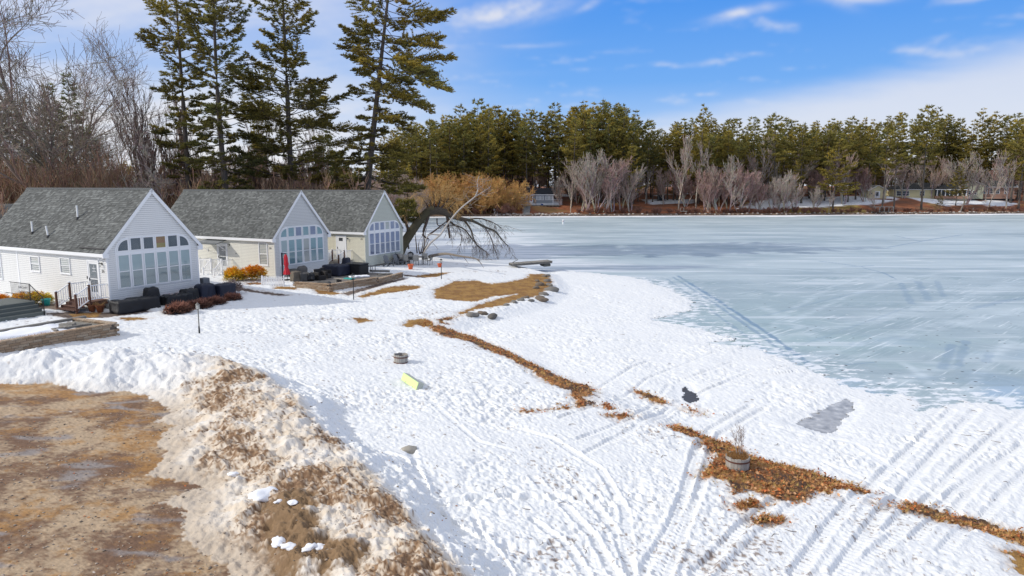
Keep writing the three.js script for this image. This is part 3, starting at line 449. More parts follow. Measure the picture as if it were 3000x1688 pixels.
function windowPart(parent, x, y, w, h, z, { turn = 0, blind = M.blind, split = .5, wall = HW, depth = .05, sill = true } = {}) {
  // a framed window facing +z (turned by turn about the house axis when it sits in the gable); x, y its lower left corner
  const f = .06, list = [bx(w, f, depth, 0, 0, depth / 2), bx(w, f, depth, 0, h - f, depth / 2), bx(f, h - 2 * f, depth, -w / 2 + f / 2, f, depth / 2), bx(f, h - 2 * f, depth, w / 2 - f / 2, f, depth / 2)];
  const holder = part(parent, 'window', list, M.trim); holder.position.set(x + w / 2, y, z); holder.rotation.y = turn; if (turn) holder.position.set(z, y, x);
  const iw = w - 2 * f, ih = h - 2 * f;
  if (split) {
    const ys = f + ih * split; part(holder, 'sash_bar', bx(iw, .045, .03, 0, ys - .022, .022), M.trim);
    for (const [a, b, zz] of [[f, ys - .022, .014], [ys + .023, h - f, .022]]) part(holder, 'pane', bx(iw, b - a, .003, 0, a, zz), M.glass);
  } else part(holder, 'pane', bx(iw, ih, .003, 0, f, .02), M.glass);
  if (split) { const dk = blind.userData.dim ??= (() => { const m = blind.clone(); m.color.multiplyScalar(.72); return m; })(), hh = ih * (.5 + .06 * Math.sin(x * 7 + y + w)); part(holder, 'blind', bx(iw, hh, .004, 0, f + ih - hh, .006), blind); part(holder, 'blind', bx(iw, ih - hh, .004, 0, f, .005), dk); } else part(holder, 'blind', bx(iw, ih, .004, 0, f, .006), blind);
  if (sill) part(holder, 'sill', bx(w + .06, .035, depth + .03, 0, -.036, depth / 2 + .012), M.trim);
  return holder;
}
function arc(cx, cy, r, a0, a1, n = 10) { const l = []; for (let i = 0; i <= n; i++) { const a = lerp(a0, a1, i / n); l.push([cx + r * Math.cos(a), cy + r * Math.sin(a)]); } return l; }
function cottage(h, label, front, gable, blinds) {
  const [X, Y, Z, yaw] = HOUSES[h], t = thing('cottage', label, 'house', [X, Y, Z], -yaw, 'gabled cottages standing in a row by the lake');
  const wx = -.16;                                        // plane of the gable wall
  part(t, 'wall', [bx(LEN - .3, EAVE + .5, 2 * HW - .03, -(LEN - .3) / 2 + wx - .02, -.35, 0), extrude([[-HW + .02, 0], [HW - .02, 0], [0, RIDGE - EAVE - .25]], .1).rotateY(-Math.PI / 2).translate(wx - .02, EAVE - .05, 0)], M.sheath);
  part(t, 'foundation', [bx(LEN - .34, .95, 2 * HW - .06, -(LEN - .34) / 2 + wx - .04, -1.28, 0)], M.concrete);
  const EXP = .118, fb = new Map();
  for (let y = -.42; y < EAVE - .24; y += EXP) { const g = fb.get('f') ?? fb.set('f', lapBoard(LEN - .42, EXP - .013)).get('f'); const b = part(t, 'siding_board', g, front); b.position.set(-(LEN - .42) / 2 + wx - .05, y, HW); }
  for (let y = -.42; y < RIDGE - .3; y += EXP) {
    const half = y < EAVE - .15 ? HW - .02 : Math.min(HW - .02, (RIDGE - y - .02) / (RIDGE - EAVE) * RW - .06); if (half < .08) continue;
    const b = part(t, 'siding_board', lapBoard(2 * half, EXP - .013), gable); b.position.set(wx, y, 0); b.rotation.y = Math.PI / 2;
  }
  for (const [x, z] of [[wx + .012, HW + .012], [wx + .012, -HW - .012]]) part(t, 'corner_trim', bx(.1, EAVE + .3, .1, x - .045, -.43, z - Math.sign(z) * .045), h === 0 ? M.trim : front);
  // roof
  const q = Math.cos(SA), s = Math.sin(SA);
  for (const sgn of [1, -1]) {
    const g = new THREE.BoxGeometry(LEN - .03, SL, .05); g.translate(-LEN / 2, SL / 2, -.03); g.rotateX(-(Math.PI / 2 - SA)); g.translate(0, EAVE, RW); if (sgn < 0) g.rotateY(Math.PI).translate(-LEN, 0, 0);
    part(t, 'roof', g, M.deck);
  }
  tag(part(t, 'shingles', shingleGeo, M.shingle), null, null, null, 'stuff'); tag(part(t, 'shingles', shingleBack, M.shingle), null, null, null, 'stuff');
  const cap = []; for (let x = 0, r = rng(3); x > -LEN + .1; x -= .2) cap.push(bx(.22, .02, .17, x - .11, RIDGE + .0, .07).rotateX(0), bx(.22, .02, .17, x - .11, RIDGE + .0, -.07)); 
  for (const g of cap) { g.computeBoundingBox(); }
  const capGeo = (sg) => { const l = []; for (let x = 0; x > -LEN + .15; x -= .21) { const g = new THREE.BoxGeometry(.225, .018, .17).translate(0, 0, .085).rotateZ(.05); g.rotateX(sg > 0 ? SA : -SA); if (sg < 0) g.rotateX(0); l.push((sg > 0 ? g : new THREE.BoxGeometry(.225, .018, .17).translate(0, 0, -.085).rotateZ(.05).rotateX(-SA)).translate(x - .11, RIDGE + .035, 0)); } return join(l); };
  part(t, 'ridge_cap', [capGeo(1), capGeo(-1)], M.deck);
  // eaves, rakes
  for (const sgn of [1, -1]) {
    part(t, 'fascia', bx(LEN - .02, .2, .03, -LEN / 2, EAVE - .215, sgn * (RW - .012)), M.trim);
    part(t, 'soffit', bx(LEN - .06, .02, RW - HW - .03, -LEN / 2 - .03, EAVE - .215, sgn * (HW + (RW - HW) / 2 - .02)), M.trim);
    const rk = extrude([[0, 0], [SL + .0, 0], [SL - .2 / Math.tan(SA) * 0, -.2], [.18, -.2], [-.01, -.03]], .035, .004); rk.rotateY(-Math.PI / 2); // along z
    const g = new THREE.BoxGeometry(.04, .19, SL + .04).translate(0, -.1, SL / 2 - .02); g.rotateX(-SA); // rises with z
    g.rotateY(Math.PI); g.translate(-.012, EAVE + .01, RW); if (sgn < 0) g.scale(1, 1, -1), g.index.array.reverse();
    part(t, 'rake_board', g, M.trim);
    part(t, 'rake_soffit', (() => { const g2 = new THREE.BoxGeometry(.14, .015, SL - .1).translate(-.095, -.12, SL / 2); g2.rotateX(-SA).rotateY(Math.PI).translate(-.19, EAVE + .01, RW); if (sgn < 0) { g2.scale(1, 1, -1); g2.index.array.reverse(); } return g2; })(), M.trim);
    part(t, 'eave_return', bx(.13, .26, RW - HW + .06, -.07, EAVE - .26, sgn * (HW + (RW - HW) / 2 - .03)), M.trim);
  }
  // the big window of the gable: six double sashes, squares above them, quarter rounds at the ends
  const zs = (k) => 2.42 - .807 * k, fz = wx + .014;
  const outer = [[-2.47, .46], [2.47, .46], [2.47, 2.62], ...arc(1.66, 2.66, .81, 0, Math.PI / 2, 12), ...arc(-1.66, 2.66, .81, Math.PI / 2, Math.PI, 12), [-2.47, 2.62]];
  part(t, 'window_casing', extrude(outer, .03, .006).rotateY(Math.PI / 2).translate(fz - .012, 0, 0), M.trim);
  for (let k = 0; k < 6; k++) {
    const zc = zs(k) - .4035, w = .735, L = blinds[k];
    const lo = windowPart(t, zc, .50, w, 2.0, fz + .028, { turn: Math.PI / 2, blind: L[0], split: .5, sill: false, depth: .04 });
    if (k > 0 && k < 5) windowPart(t, zc, 2.66, w, .80, fz + .028, { turn: Math.PI / 2, blind: L[1], split: 0, sill: false, depth: .04 });
    else {
      const sg = k === 0 ? 1 : -1, R = .735, sec = [[0, 0], ...arc(0, 0, R, 0, Math.PI / 2, 12)], inn = arc(.06, .06, R - .125, 0, Math.PI / 2, 10);
      const sh = new THREE.Shape(sec.map((p) => new THREE.Vector2(...p))); sh.holes.push(new THREE.Path([[.06, .06], ...inn].map((p) => new THREE.Vector2(...p))));
      const flip = (g) => { g.translate(-R / 2, 0, 0); if (sg > 0) { g.scale(-1, 1, 1); g = g.index ? g.toNonIndexed() : g; const p = g.attributes.position, n = g.attributes.normal; for (let i = 0; i < p.count; i += 3) for (const a of [p, n]) { const x = a.getX(i), y = a.getY(i), z = a.getZ(i); a.setXYZ(i, a.getX(i + 1), a.getY(i + 1), a.getZ(i + 1)); a.setXYZ(i + 1, x, y, z); } } return g; };
      const hold = part(t, 'window', flip(new THREE.ExtrudeGeometry(sh, { depth: .04, bevelEnabled: false })), M.trim); hold.position.set(fz + .028, 2.66, zc); hold.rotation.y = Math.PI / 2;
      part(hold, 'pane', flip(extrude([[.05, .05], ...arc(.05, .05, R - .11, 0, Math.PI / 2, 10)], .003).translate(0, 0, .018)), M.glass);
      part(hold, 'blind', flip(extrude([[.05, .05], ...arc(.05, .05, R - .11, 0, Math.PI / 2, 10)], .003).translate(0, 0, .006)), L[1]);
    }
  }
  return t;
}
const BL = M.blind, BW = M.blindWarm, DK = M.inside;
const lav = std([.22, .26, .38], { roughness: .9 }), tealB = std([.22, .37, .41], { roughness: .9 }), amber = std([.42, .33, .24], { roughness: .9, map: texture(128, (u, v) => { const d = Math.hypot(u - .52, (v - .52)) + .16 * tileN(u, v, 6, 3); return d < .24 ? [.30, .30, .62] : [.85, .68 + .2 * v, .55]; }, true) });
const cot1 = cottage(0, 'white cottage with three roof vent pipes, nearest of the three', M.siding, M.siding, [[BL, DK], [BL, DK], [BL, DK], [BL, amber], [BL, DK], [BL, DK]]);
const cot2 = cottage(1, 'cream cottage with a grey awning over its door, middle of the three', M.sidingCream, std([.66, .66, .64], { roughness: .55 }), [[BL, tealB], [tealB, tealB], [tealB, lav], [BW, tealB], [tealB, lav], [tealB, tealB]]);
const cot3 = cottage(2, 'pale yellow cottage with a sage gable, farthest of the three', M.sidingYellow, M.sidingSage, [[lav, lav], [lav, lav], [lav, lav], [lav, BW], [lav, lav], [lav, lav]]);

// doors, small windows, lamps and numbers of each cottage
function wallLamp(t, x, y) {
  const l = part(t, 'wall_lamp', [bx(.09, .14, .02, x, y - .07, HW + .03), rod([x, y, HW + .04], [x, y + .03, HW + .15], .012), rod([x, y + .03, HW + .15], [x, y + .09, HW + .15], .075, .02, 8), rod([x, y - .13, HW + .15], [x, y - .155, HW + .15], .05, .02, 8)], M.iron);
  part(l, 'lamp_glass', rod([x, y - .13, HW + .15], [x, y + .03, HW + .15], .045, .065, 8), M.lampglass);
}
function door(t, x0, x1, y0, y1, kind) {
  const w = x1 - x0, h = y1 - y0, cx = (x0 + x1) / 2;
  const d = part(t, 'door', [bx(w - .2, h - .1, .035, cx, y0, HW + .02)], M.white);
  part(t, 'door_frame', [bx(.1, h, .06, x0 + .05, y0, HW + .025), bx(.1, h, .06, x1 - .05, y0, HW + .025), bx(w - .2, .1, .06, cx, y1 - .1, HW + .025)], M.trim);
  part(d, 'handle', [bx(.03, .18, .03, x0 + .16, y0 + .92, HW + .055), rod([x0 + .16, y0 + 1.0, HW + .06], [x0 + .24, y0 + 1.0, HW + .075], .012)], M.iron);
  if (kind === 'storm') {
    for (const [a, b] of [[.28, 1.02], [1.08, h - .24]]) { part(d, 'pane', bx(w - .42, b - a, .004, cx, y0 + a, HW + .047), M.glass); part(d, 'dark_glass', bx(w - .42, b - a, .004, cx, y0 + a, HW + .041), DK); }
    part(d, 'grille', [bx(.02, .34, .012, cx + .1, y0 + 1.5, HW + .047), bx(.36, .02, .014, cx + .1, y0 + 1.66, HW + .047), bx(.36, .02, .014, cx + .1, y0 + 1.49, HW + .047)], M.trim);
  } else { part(d, 'pane', bx(.44, .3, .004, cx - .02, y0 + h - .52, HW + .047), M.glass); part(d, 'dark_glass', bx(.44, .3, .004, cx - .02, y0 + h - .52, HW + .041), M.dark); for (const ox of [-.2, .2]) part(d, 'door_panel', bx(.28, .9, .012, cx + ox, y0 + .2, HW + .043), M.white); }
}
windowPart(cot1, -12.6, .42, .98, 1.7, HW + .014, { blind: BW }); windowPart(cot1, -8.14, 1.16, 1.05, .98, HW + .014, { blind: BW }); windowPart(cot1, -4.86, 1.22, 1.06, .98, HW + .014, { blind: BW });
part(cot1, 'corner_trim', bx(.14, EAVE + .18, .03, -9.66, -.43, HW + .02), M.trim);
door(cot1, -2.06, -.92, .04, 2.2, 'storm'); wallLamp(cot1, -.6, 2.02);
part(cot1, 'house_number', text('24', .17).translate(-.56, 1.5, HW + .014), M.black);
part(cot1, 'keypad', bx(.07, .16, .03, -2.16, 1.05, HW + .03), M.black);
part(cot1, 'flood_light', [bx(.1, .06, .1, -.5, EAVE - .29, HW + .1), rod([-.56, EAVE - .3, HW + .1], [-.68, EAVE - .36, HW + .16], .03, .05), rod([-.44, EAVE - .3, HW + .1], [-.34, EAVE - .36, HW + .16], .03, .05)], M.white);
part(cot1, 'roof_edge_strip', (() => { const g = new THREE.BoxGeometry(2.35, .09, .05).translate(-1.3, .3, .05); return g.rotateX(-(Math.PI / 2 - SA)).translate(0, EAVE, RW); })(), M.black);
for (const [x, v, hh] of [[-5.0, 2.45, .8], [-8.55, 1.15, .74], [-6.55, .95, .66]]) {
  const z = RW - v * Math.cos(SA), y = EAVE + v * Math.sin(SA), lean = hh < .7 ? -.16 : 0;
  const p = part(cot1, 'vent_pipe', rod([x, y - .05, z], [x + lean, y + hh, z], .055, .055, 12), M.white); part(p, 'flashing', rod([x, y - .04, z], [x, y + .1, z + .01], .15, .07, 12), M.black);
}
windowPart(cot2, -1.76, .56, .92, 1.76, HW + .014, { blind: BW });
door(cot2, -6.36, -5.2, .0, 2.1, 'storm'); wallLamp(cot2, -4.95, 2.02);
part(cot2, 'house_number', text('26', .17).translate(-.56, 1.82, HW + .014), M.black);
{
  const a = part(cot2, 'awning', [bx(2.2, .025, 1.05, 0, 0, .52).rotateX(.22), ...[-1.1, 1.1].map((x) => bx(.03, .05, 1.06, x, -.02, .52).rotateX(.22)), bx(2.2, .09, .03, 0, -.29, 1.03)], std([.14, .15, .15], { roughness: .4 })); a.position.set(-6.35, 2.36, HW + .02);
  part(a, 'bracket', [rod([-1.08, -.9, .02], [-1.08, -.22, .98], .016), rod([1.08, -.9, .02], [1.08, -.22, .98], .016), bx(.04, .3, .03, 1.08, -1.0, .02), bx(.04, .3, .03, -1.08, -1.0, .02)], M.trim);
}
part(cot2, 'hose_tap', [bx(.05, .05, .05, -4.25, 1.32, HW + .03)], M.black);
door(cot3, -3.36, -2.2, .12, 2.28, 'panel'); wallLamp(cot3, -2.02, 2.0);
part(cot3, 'house_number', text('28', .16).translate(-.5, 1.92, HW + .014), M.black);
part(cot3, 'foundation_vent', bx(.03, .38, 1.1, -.12, -.42, -1.7), M.concrete);

// ------------------------------------------------------------------ the steps and landings at the doors
function entry(h, label, { x0, x1, s0, s1, floor = -.02, drop = .62, zf = 4.05, posts, wood, side }) {
  // local to the cottage: landing from x0 to x1 out to zf, steps down between s0 and s1
  const o = hw(h, (s0 + s1) / 2, floor - drop, zf), t = thing('entry_steps', label, 'steps', o, -HOUSES[h][3]), ox = -(s0 + s1) / 2, X = (x) => x + ox, zb = HW + .03 - zf, F = drop;
  part(t, 'landing', [bx(x1 - x0, .04, zf - HW - .05, X((x0 + x1) / 2), F - .04, zb / 2), bx(x1 - x0, .2, .03, X((x0 + x1) / 2), F - .245, -.03), bx(.03, .2, -zb - .06, X(x1) - .02, F - .245, zb / 2)], wood);
  const n = 3, run = .29;
  for (let k = 0; k < n; k++) { part(t, 'tread', bx(s1 - s0 - .1, .045, run + .03, 0, F - (k + 1) * F / (n + .6), run * (k + .5)), wood); part(t, 'riser', bx(s1 - s0 - .1, F / (n + .6) - .05, .02, 0, F - (k + 1) * F / (n + .6) + .046, run * k + .012), wood); }
  const ph = .98, post = (x, y, z) => { const p = part(t, 'post', bx(.1, ph + .5, .1, x, y - .5, z), posts); part(p, 'post_cap', [bx(.14, .03, .14, x, y + ph, z), bx(.09, .03, .09, x, y + ph + .03, z)], M.trim); };
  const rail = (a, b) => {                                // a, b: [x, y, z] at floor level
    const up = (p, d) => [p[0], p[1] + d, p[2]], r = part(t, 'railing', [bar(up(a, .9), up(b, .9), .06, .05), bar(up(a, .12), up(b, .12), .045, .045)], M.trim);
    const L = Math.hypot(b[0] - a[0], b[2] - a[2]), m = Math.max(2, Math.round(L / .13));
    for (let k = 1; k < m; k++) { const f = k / m, p = [lerp(a[0], b[0], f), lerp(a[1], b[1], f), lerp(a[2], b[2], f)]; part(r, 'baluster', bx(.034, .76, .034, p[0], p[1] + .13, p[2]), M.trim); }
  };
  const A = [X(s0), F, 0], B = [X(s1), F, 0], C = [X(s0), .06, run * n - .1], D = [X(s1), .06, run * n - .1];
  post(...A); post(...B); post(C[0], C[1], C[2]); post(D[0], D[1], D[2]); rail(A, C); rail(B, D);
  rail(A, [X(s0), F, zb]); rail(B, [X(s1), F, zb]);
  if (side) { const E2 = [X(x0), F, 0]; post(...E2); rail(E2, A); rail(E2, [X(x0), F, zb]); }
  part(t, 'support', [...[x0 + .1, x1 - .1].map((x) => bx(.1, F - .2, .1, X(x), -.15, -.12))], wood);
  return t;
}
entry(0, 'brown wooden steps with white railing at the door of the nearest cottage', { x0: -2.25, x1: -.25, s0: -2.2, s1: -.3, posts: M.redwood, wood: M.redwood, drop: .5, floor: -.02 });
entry(1, 'white steps and landing under the awning of the middle cottage', { x0: -7.2, x1: -4.7, s0: -5.95, s1: -4.75, posts: M.trim, wood: M.white, side: true, drop: .72, floor: -.06 });
entry(2, 'landing with white balusters and brown posts at the farthest cottage', { x0: -4.3, x1: -1.6, s0: -3.0, s1: -1.65, posts: M.redwood, wood: M.oldwood, side: true, drop: .4, floor: .08 });
// ------------------------------------------------------------------ trees
const barkTile = T.rough.clone(); barkTile.repeat.set(1, 1); barkTile.needsUpdate = true;
M.bark = new THREE.MeshStandardMaterial({ vertexColors: true, roughness: .95 }); M.needle = new THREE.MeshPhysicalMaterial({ vertexColors: true, roughness: 1, transmission: .5, thickness: 0, specularIntensity: .3, side: THREE.DoubleSide }); M.twig = new THREE.MeshStandardMaterial({ vertexColors: true, roughness: .9 });
const rnd = (r, a, b) => a + (b - a) * r();
// a spray of needle bundles at p, thrown towards d
function tuft(m, r, p, d, size, n, shade, warm) {
  for (let k = 0; k < n; k++) {
    const a = r() * 6.2832, e = rnd(r, -.25, 1), dx = d.x * .8 + Math.cos(a) * .9, dy = d.y * .6 + .35 + e * .45, dz = d.z * .8 + Math.sin(a) * .9, l = Math.hypot(dx, dy, dz), s = size * rnd(r, .55, 1.1) / l;
    const ex = dx * s, ey = dy * s, ez = dz * s, w = size * rnd(r, .11, .22), b = r() * 6.28, ox = Math.cos(b) * w, oz = Math.sin(b) * w, oy = rnd(r, -.6, .6) * w;
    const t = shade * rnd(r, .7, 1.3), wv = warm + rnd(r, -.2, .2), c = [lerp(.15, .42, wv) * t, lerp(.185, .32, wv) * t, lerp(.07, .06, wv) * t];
    m.tri([p.x - ox, p.y - oy, p.z - oz], [p.x + ox, p.y + oy, p.z + oz], [p.x + ex, p.y + ey, p.z + ez], c);
  }
}
// a white pine: straight trunk, tiers of long level limbs, needles in flat plates along them
function pineGeo({ h, seed, base = .35, reach = 5, r0 = .32, whorl = .9, lean = [0, 0], plate = 1, tuftSize = .6, tuftN = 9, dens = 1, detail = 1, warm = .35, shape = (t) => Math.pow(1 - t, .65) * (.55 + .45 * Math.min(1, t * 4)), side = () => 1, dead = .3, droop = 0, dip = () => 0 }) {
  const r = rng(seed), T1 = new Mesher(), B = new Mesher(), F = new Mesher(), bend = rnd(r, -.02, .02) * h;
  const at = (t) => V(lean[0] * t * (.5 + .5 * t) + bend * Math.sin(t * 3.1), h * t, lean[1] * t * (.5 + .5 * t));
  const tp = [], tr = []; for (let i = 0; i <= 14; i++) { const t = i / 14; tp.push(at(t)); tr.push(r0 * (1 - .93 * Math.pow(t, .9)) * (i === 0 ? 1.35 : 1)); }
  tp[0].y -= .6; const g0 = rnd(r, .85, 1.15); T1.tube(tp, tr, detail > 1 ? 9 : 6, [.115 * g0, .095 * g0, .08 * g0]);
  for (let y = h * (base - dead * base); y < h * .985; y += whorl * rnd(r, .7, 1.3)) {
    const t = y / h, live = t > base, tl = clamp((t - base) / (1 - base)), n = live ? Math.round(rnd(r, 3, 5.6) * (detail === 2 ? 1.12 : 1)) : r() < .6 ? 1 : 2, a0 = r() * 6.28;
    for (let k = 0; k < n; k++) {
      const az = a0 + k * 6.2832 / n + rnd(r, -.5, .5), L = reach * (live ? shape(tl) * rnd(r, .35, 1.2) * side(az, t) : rnd(r, .15, .4)); if (L < .3) continue;
      const up = live ? lerp(.02, .75, Math.pow(tl, 1.5)) + rnd(r, -.22, .3) - droop * (1 - tl) - dip(az, t) : rnd(r, -.2, .15), o = at(t), dir = V(Math.cos(az), up, Math.sin(az)).normalize(), pts = [o.clone()], rad = [Math.max(.014, r0 * .16 * (1 - .6 * t))];
      const S = 5; let yaw = az; for (let s = 1; s <= S; s++) { yaw += rnd(r, -.2, .2); const f = s / S; pts.push(pts[s - 1].clone().add(V(Math.cos(yaw), up + .22 * f * f * (live ? 1 : 0) - droop * f * .5 * (1 - tl), Math.sin(yaw)).multiplyScalar(L / S))); rad.push(rad[0] * (1 - .85 * f)); }
      B.tube(pts, rad, detail > 1 ? 4 : 3, live ? [.10, .08, .068] : [.17, .155, .14]);
      if (!live) continue;
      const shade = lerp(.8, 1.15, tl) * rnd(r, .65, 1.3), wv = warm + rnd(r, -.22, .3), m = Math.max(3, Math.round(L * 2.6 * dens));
      for (let q = 0; q < m; q++) {
        const f = lerp(.30, 1, Math.pow((q + r()) / m, .75)), i = Math.min(S - 1, Math.floor(f * S)), p = pts[i].clone().lerp(pts[i + 1], f * S - i), sd = r() < .5 ? 1 : -1;
        const bl = f > .97 ? 0 : (L * .34 * (1.08 - f) + .25) * rnd(r, .4, 1.1) * plate * (detail > 1 ? 1.35 : 1), ya = yaw + sd * rnd(r, .5, 1.05), e = p.clone().add(V(Math.cos(ya) * bl, bl * (detail > 1 ? rnd(r, -.35, .4) : rnd(r, -.05, .22)), Math.sin(ya) * bl));
        if (detail > 1 && bl > .3) B.tube([p, e], [.012, .005], 3, [.12, .095, .08]);
        const d2 = e.clone().sub(p); if (bl < .01) d2.copy(dir); d2.normalize();
        const kk = bl > .45 && detail > 1 ? (bl > 1 ? 6 : 3) : bl > .8 ? 2 : 1;
        for (let w = 0; w < kk; w++) tuft(F, r, kk > 1 ? p.clone().lerp(e, lerp(.35, 1, (w + .6) / kk)) : e, d2, tuftSize * rnd(r, .8, 1.2), tuftN, shade, wv);
      }
    }
  }
  return { trunk: T1.geo(), limbs: B.geo(), crown: F.geo() };
}
// a leafless tree: limbs that fork into ever finer twigs
function bareGeo({ h, seed, r0 = .2, levels = 4, kids = 5, spread = .6, stems = 1, col = [.16, .135, .115], tip = [.24, .18, .15], droop = 0, upward = .35, wiggle = .18, sides = 5, lean = [0, 0], start = .3, ratio = .58, stemSpread = .25, rmin = .014 }) {
  const r = rng(seed), T1 = new Mesher(), B = new Mesher();
  const grow = (p, d, L, rad, lev, m) => {
    const S = lev === 0 ? 8 : lev < 3 ? 5 : 3, pts = [p.clone()], rs = [rad], dirs = [d.clone()], c = mix3(col, tip, lev / levels).map((x) => x * rnd(r, .85, 1.15)); let q = p.clone(), dd = d.clone();
    for (let s = 1; s <= S; s++) { dd.add(V(rnd(r, -wiggle, wiggle), rnd(r, -wiggle, wiggle) * .7 + (lev > 0 ? upward * .16 - droop * .22 * s / S * lev * .5 : 0), rnd(r, -wiggle, wiggle))).normalize(); q = q.clone().addScaledVector(dd, L / S); pts.push(q); rs.push(Math.max(rmin, rad * (1 - .82 * s / S))); dirs.push(dd.clone()); }
    m.tube(pts, rs, lev === 0 ? sides + 2 : lev === 1 ? sides : 3, c);
    if (lev >= levels) return;
    const n = Math.round(kids * (lev === 0 ? 1.5 : 1) * rnd(r, .8, 1.25));
    for (let k = 0; k < n; k++) {
      const f = lerp(lev === 0 ? start : .2, 1, (k + r() * .8) / n), i = Math.min(S - 1, Math.floor(f * S)), b = pts[i].clone().lerp(pts[i + 1], f * S - i), az = r() * 6.2832, sp = spread * rnd(r, .7, 1.3), ax = dirs[i].clone().cross(V(Math.cos(az), Math.sin(az * 1.7), Math.sin(az))).normalize();
      grow(b, dirs[i].clone().multiplyScalar(Math.cos(sp)).addScaledVector(ax, Math.sin(sp)).add(V(0, upward * .3, 0)).normalize(), L * ratio * rnd(r, .65, 1.15) * (lev === 0 ? lerp(1.1, .65, f) : 1), Math.max(rmin, rs[i] * rnd(r, .45, .62)), lev + 1, B);
    }
  };
  for (let s = 0; s < stems; s++) { const a = r() * 6.28, k = stems > 1 ? stemSpread * rnd(r, .5, 1.3) : .03; grow(V(stems > 1 ? Math.cos(a) * .25 : 0, -.3, stems > 1 ? Math.sin(a) * .25 : 0), V(Math.cos(a) * k + lean[0], 1, Math.sin(a) * k + lean[1]).normalize(), h * (stems > 1 ? rnd(r, .7, 1) : 1) * .8, r0 * rnd(r, .75, 1.1), 0, T1); }
  return { trunk: T1.geo(), limbs: B.geo() };
}
function plantTree(name, label, g, pos, turn = 0, scale = 1, group) {
  const t = thing(name, label, name.includes('shrub') || name.includes('thicket') ? 'shrub' : 'tree', pos, turn, group); t.scale.setScalar(scale);
  part(t, 'trunk', g.trunk, M.bark); if (g.crown) { part(t, 'branches', g.limbs, M.bark); part(t, 'crown', g.crown, M.needle); } else part(t, 'crown', g.limbs, M.twig); return t;
}
const LAND = (x, z) => landBase(x, z)[0] + .02;

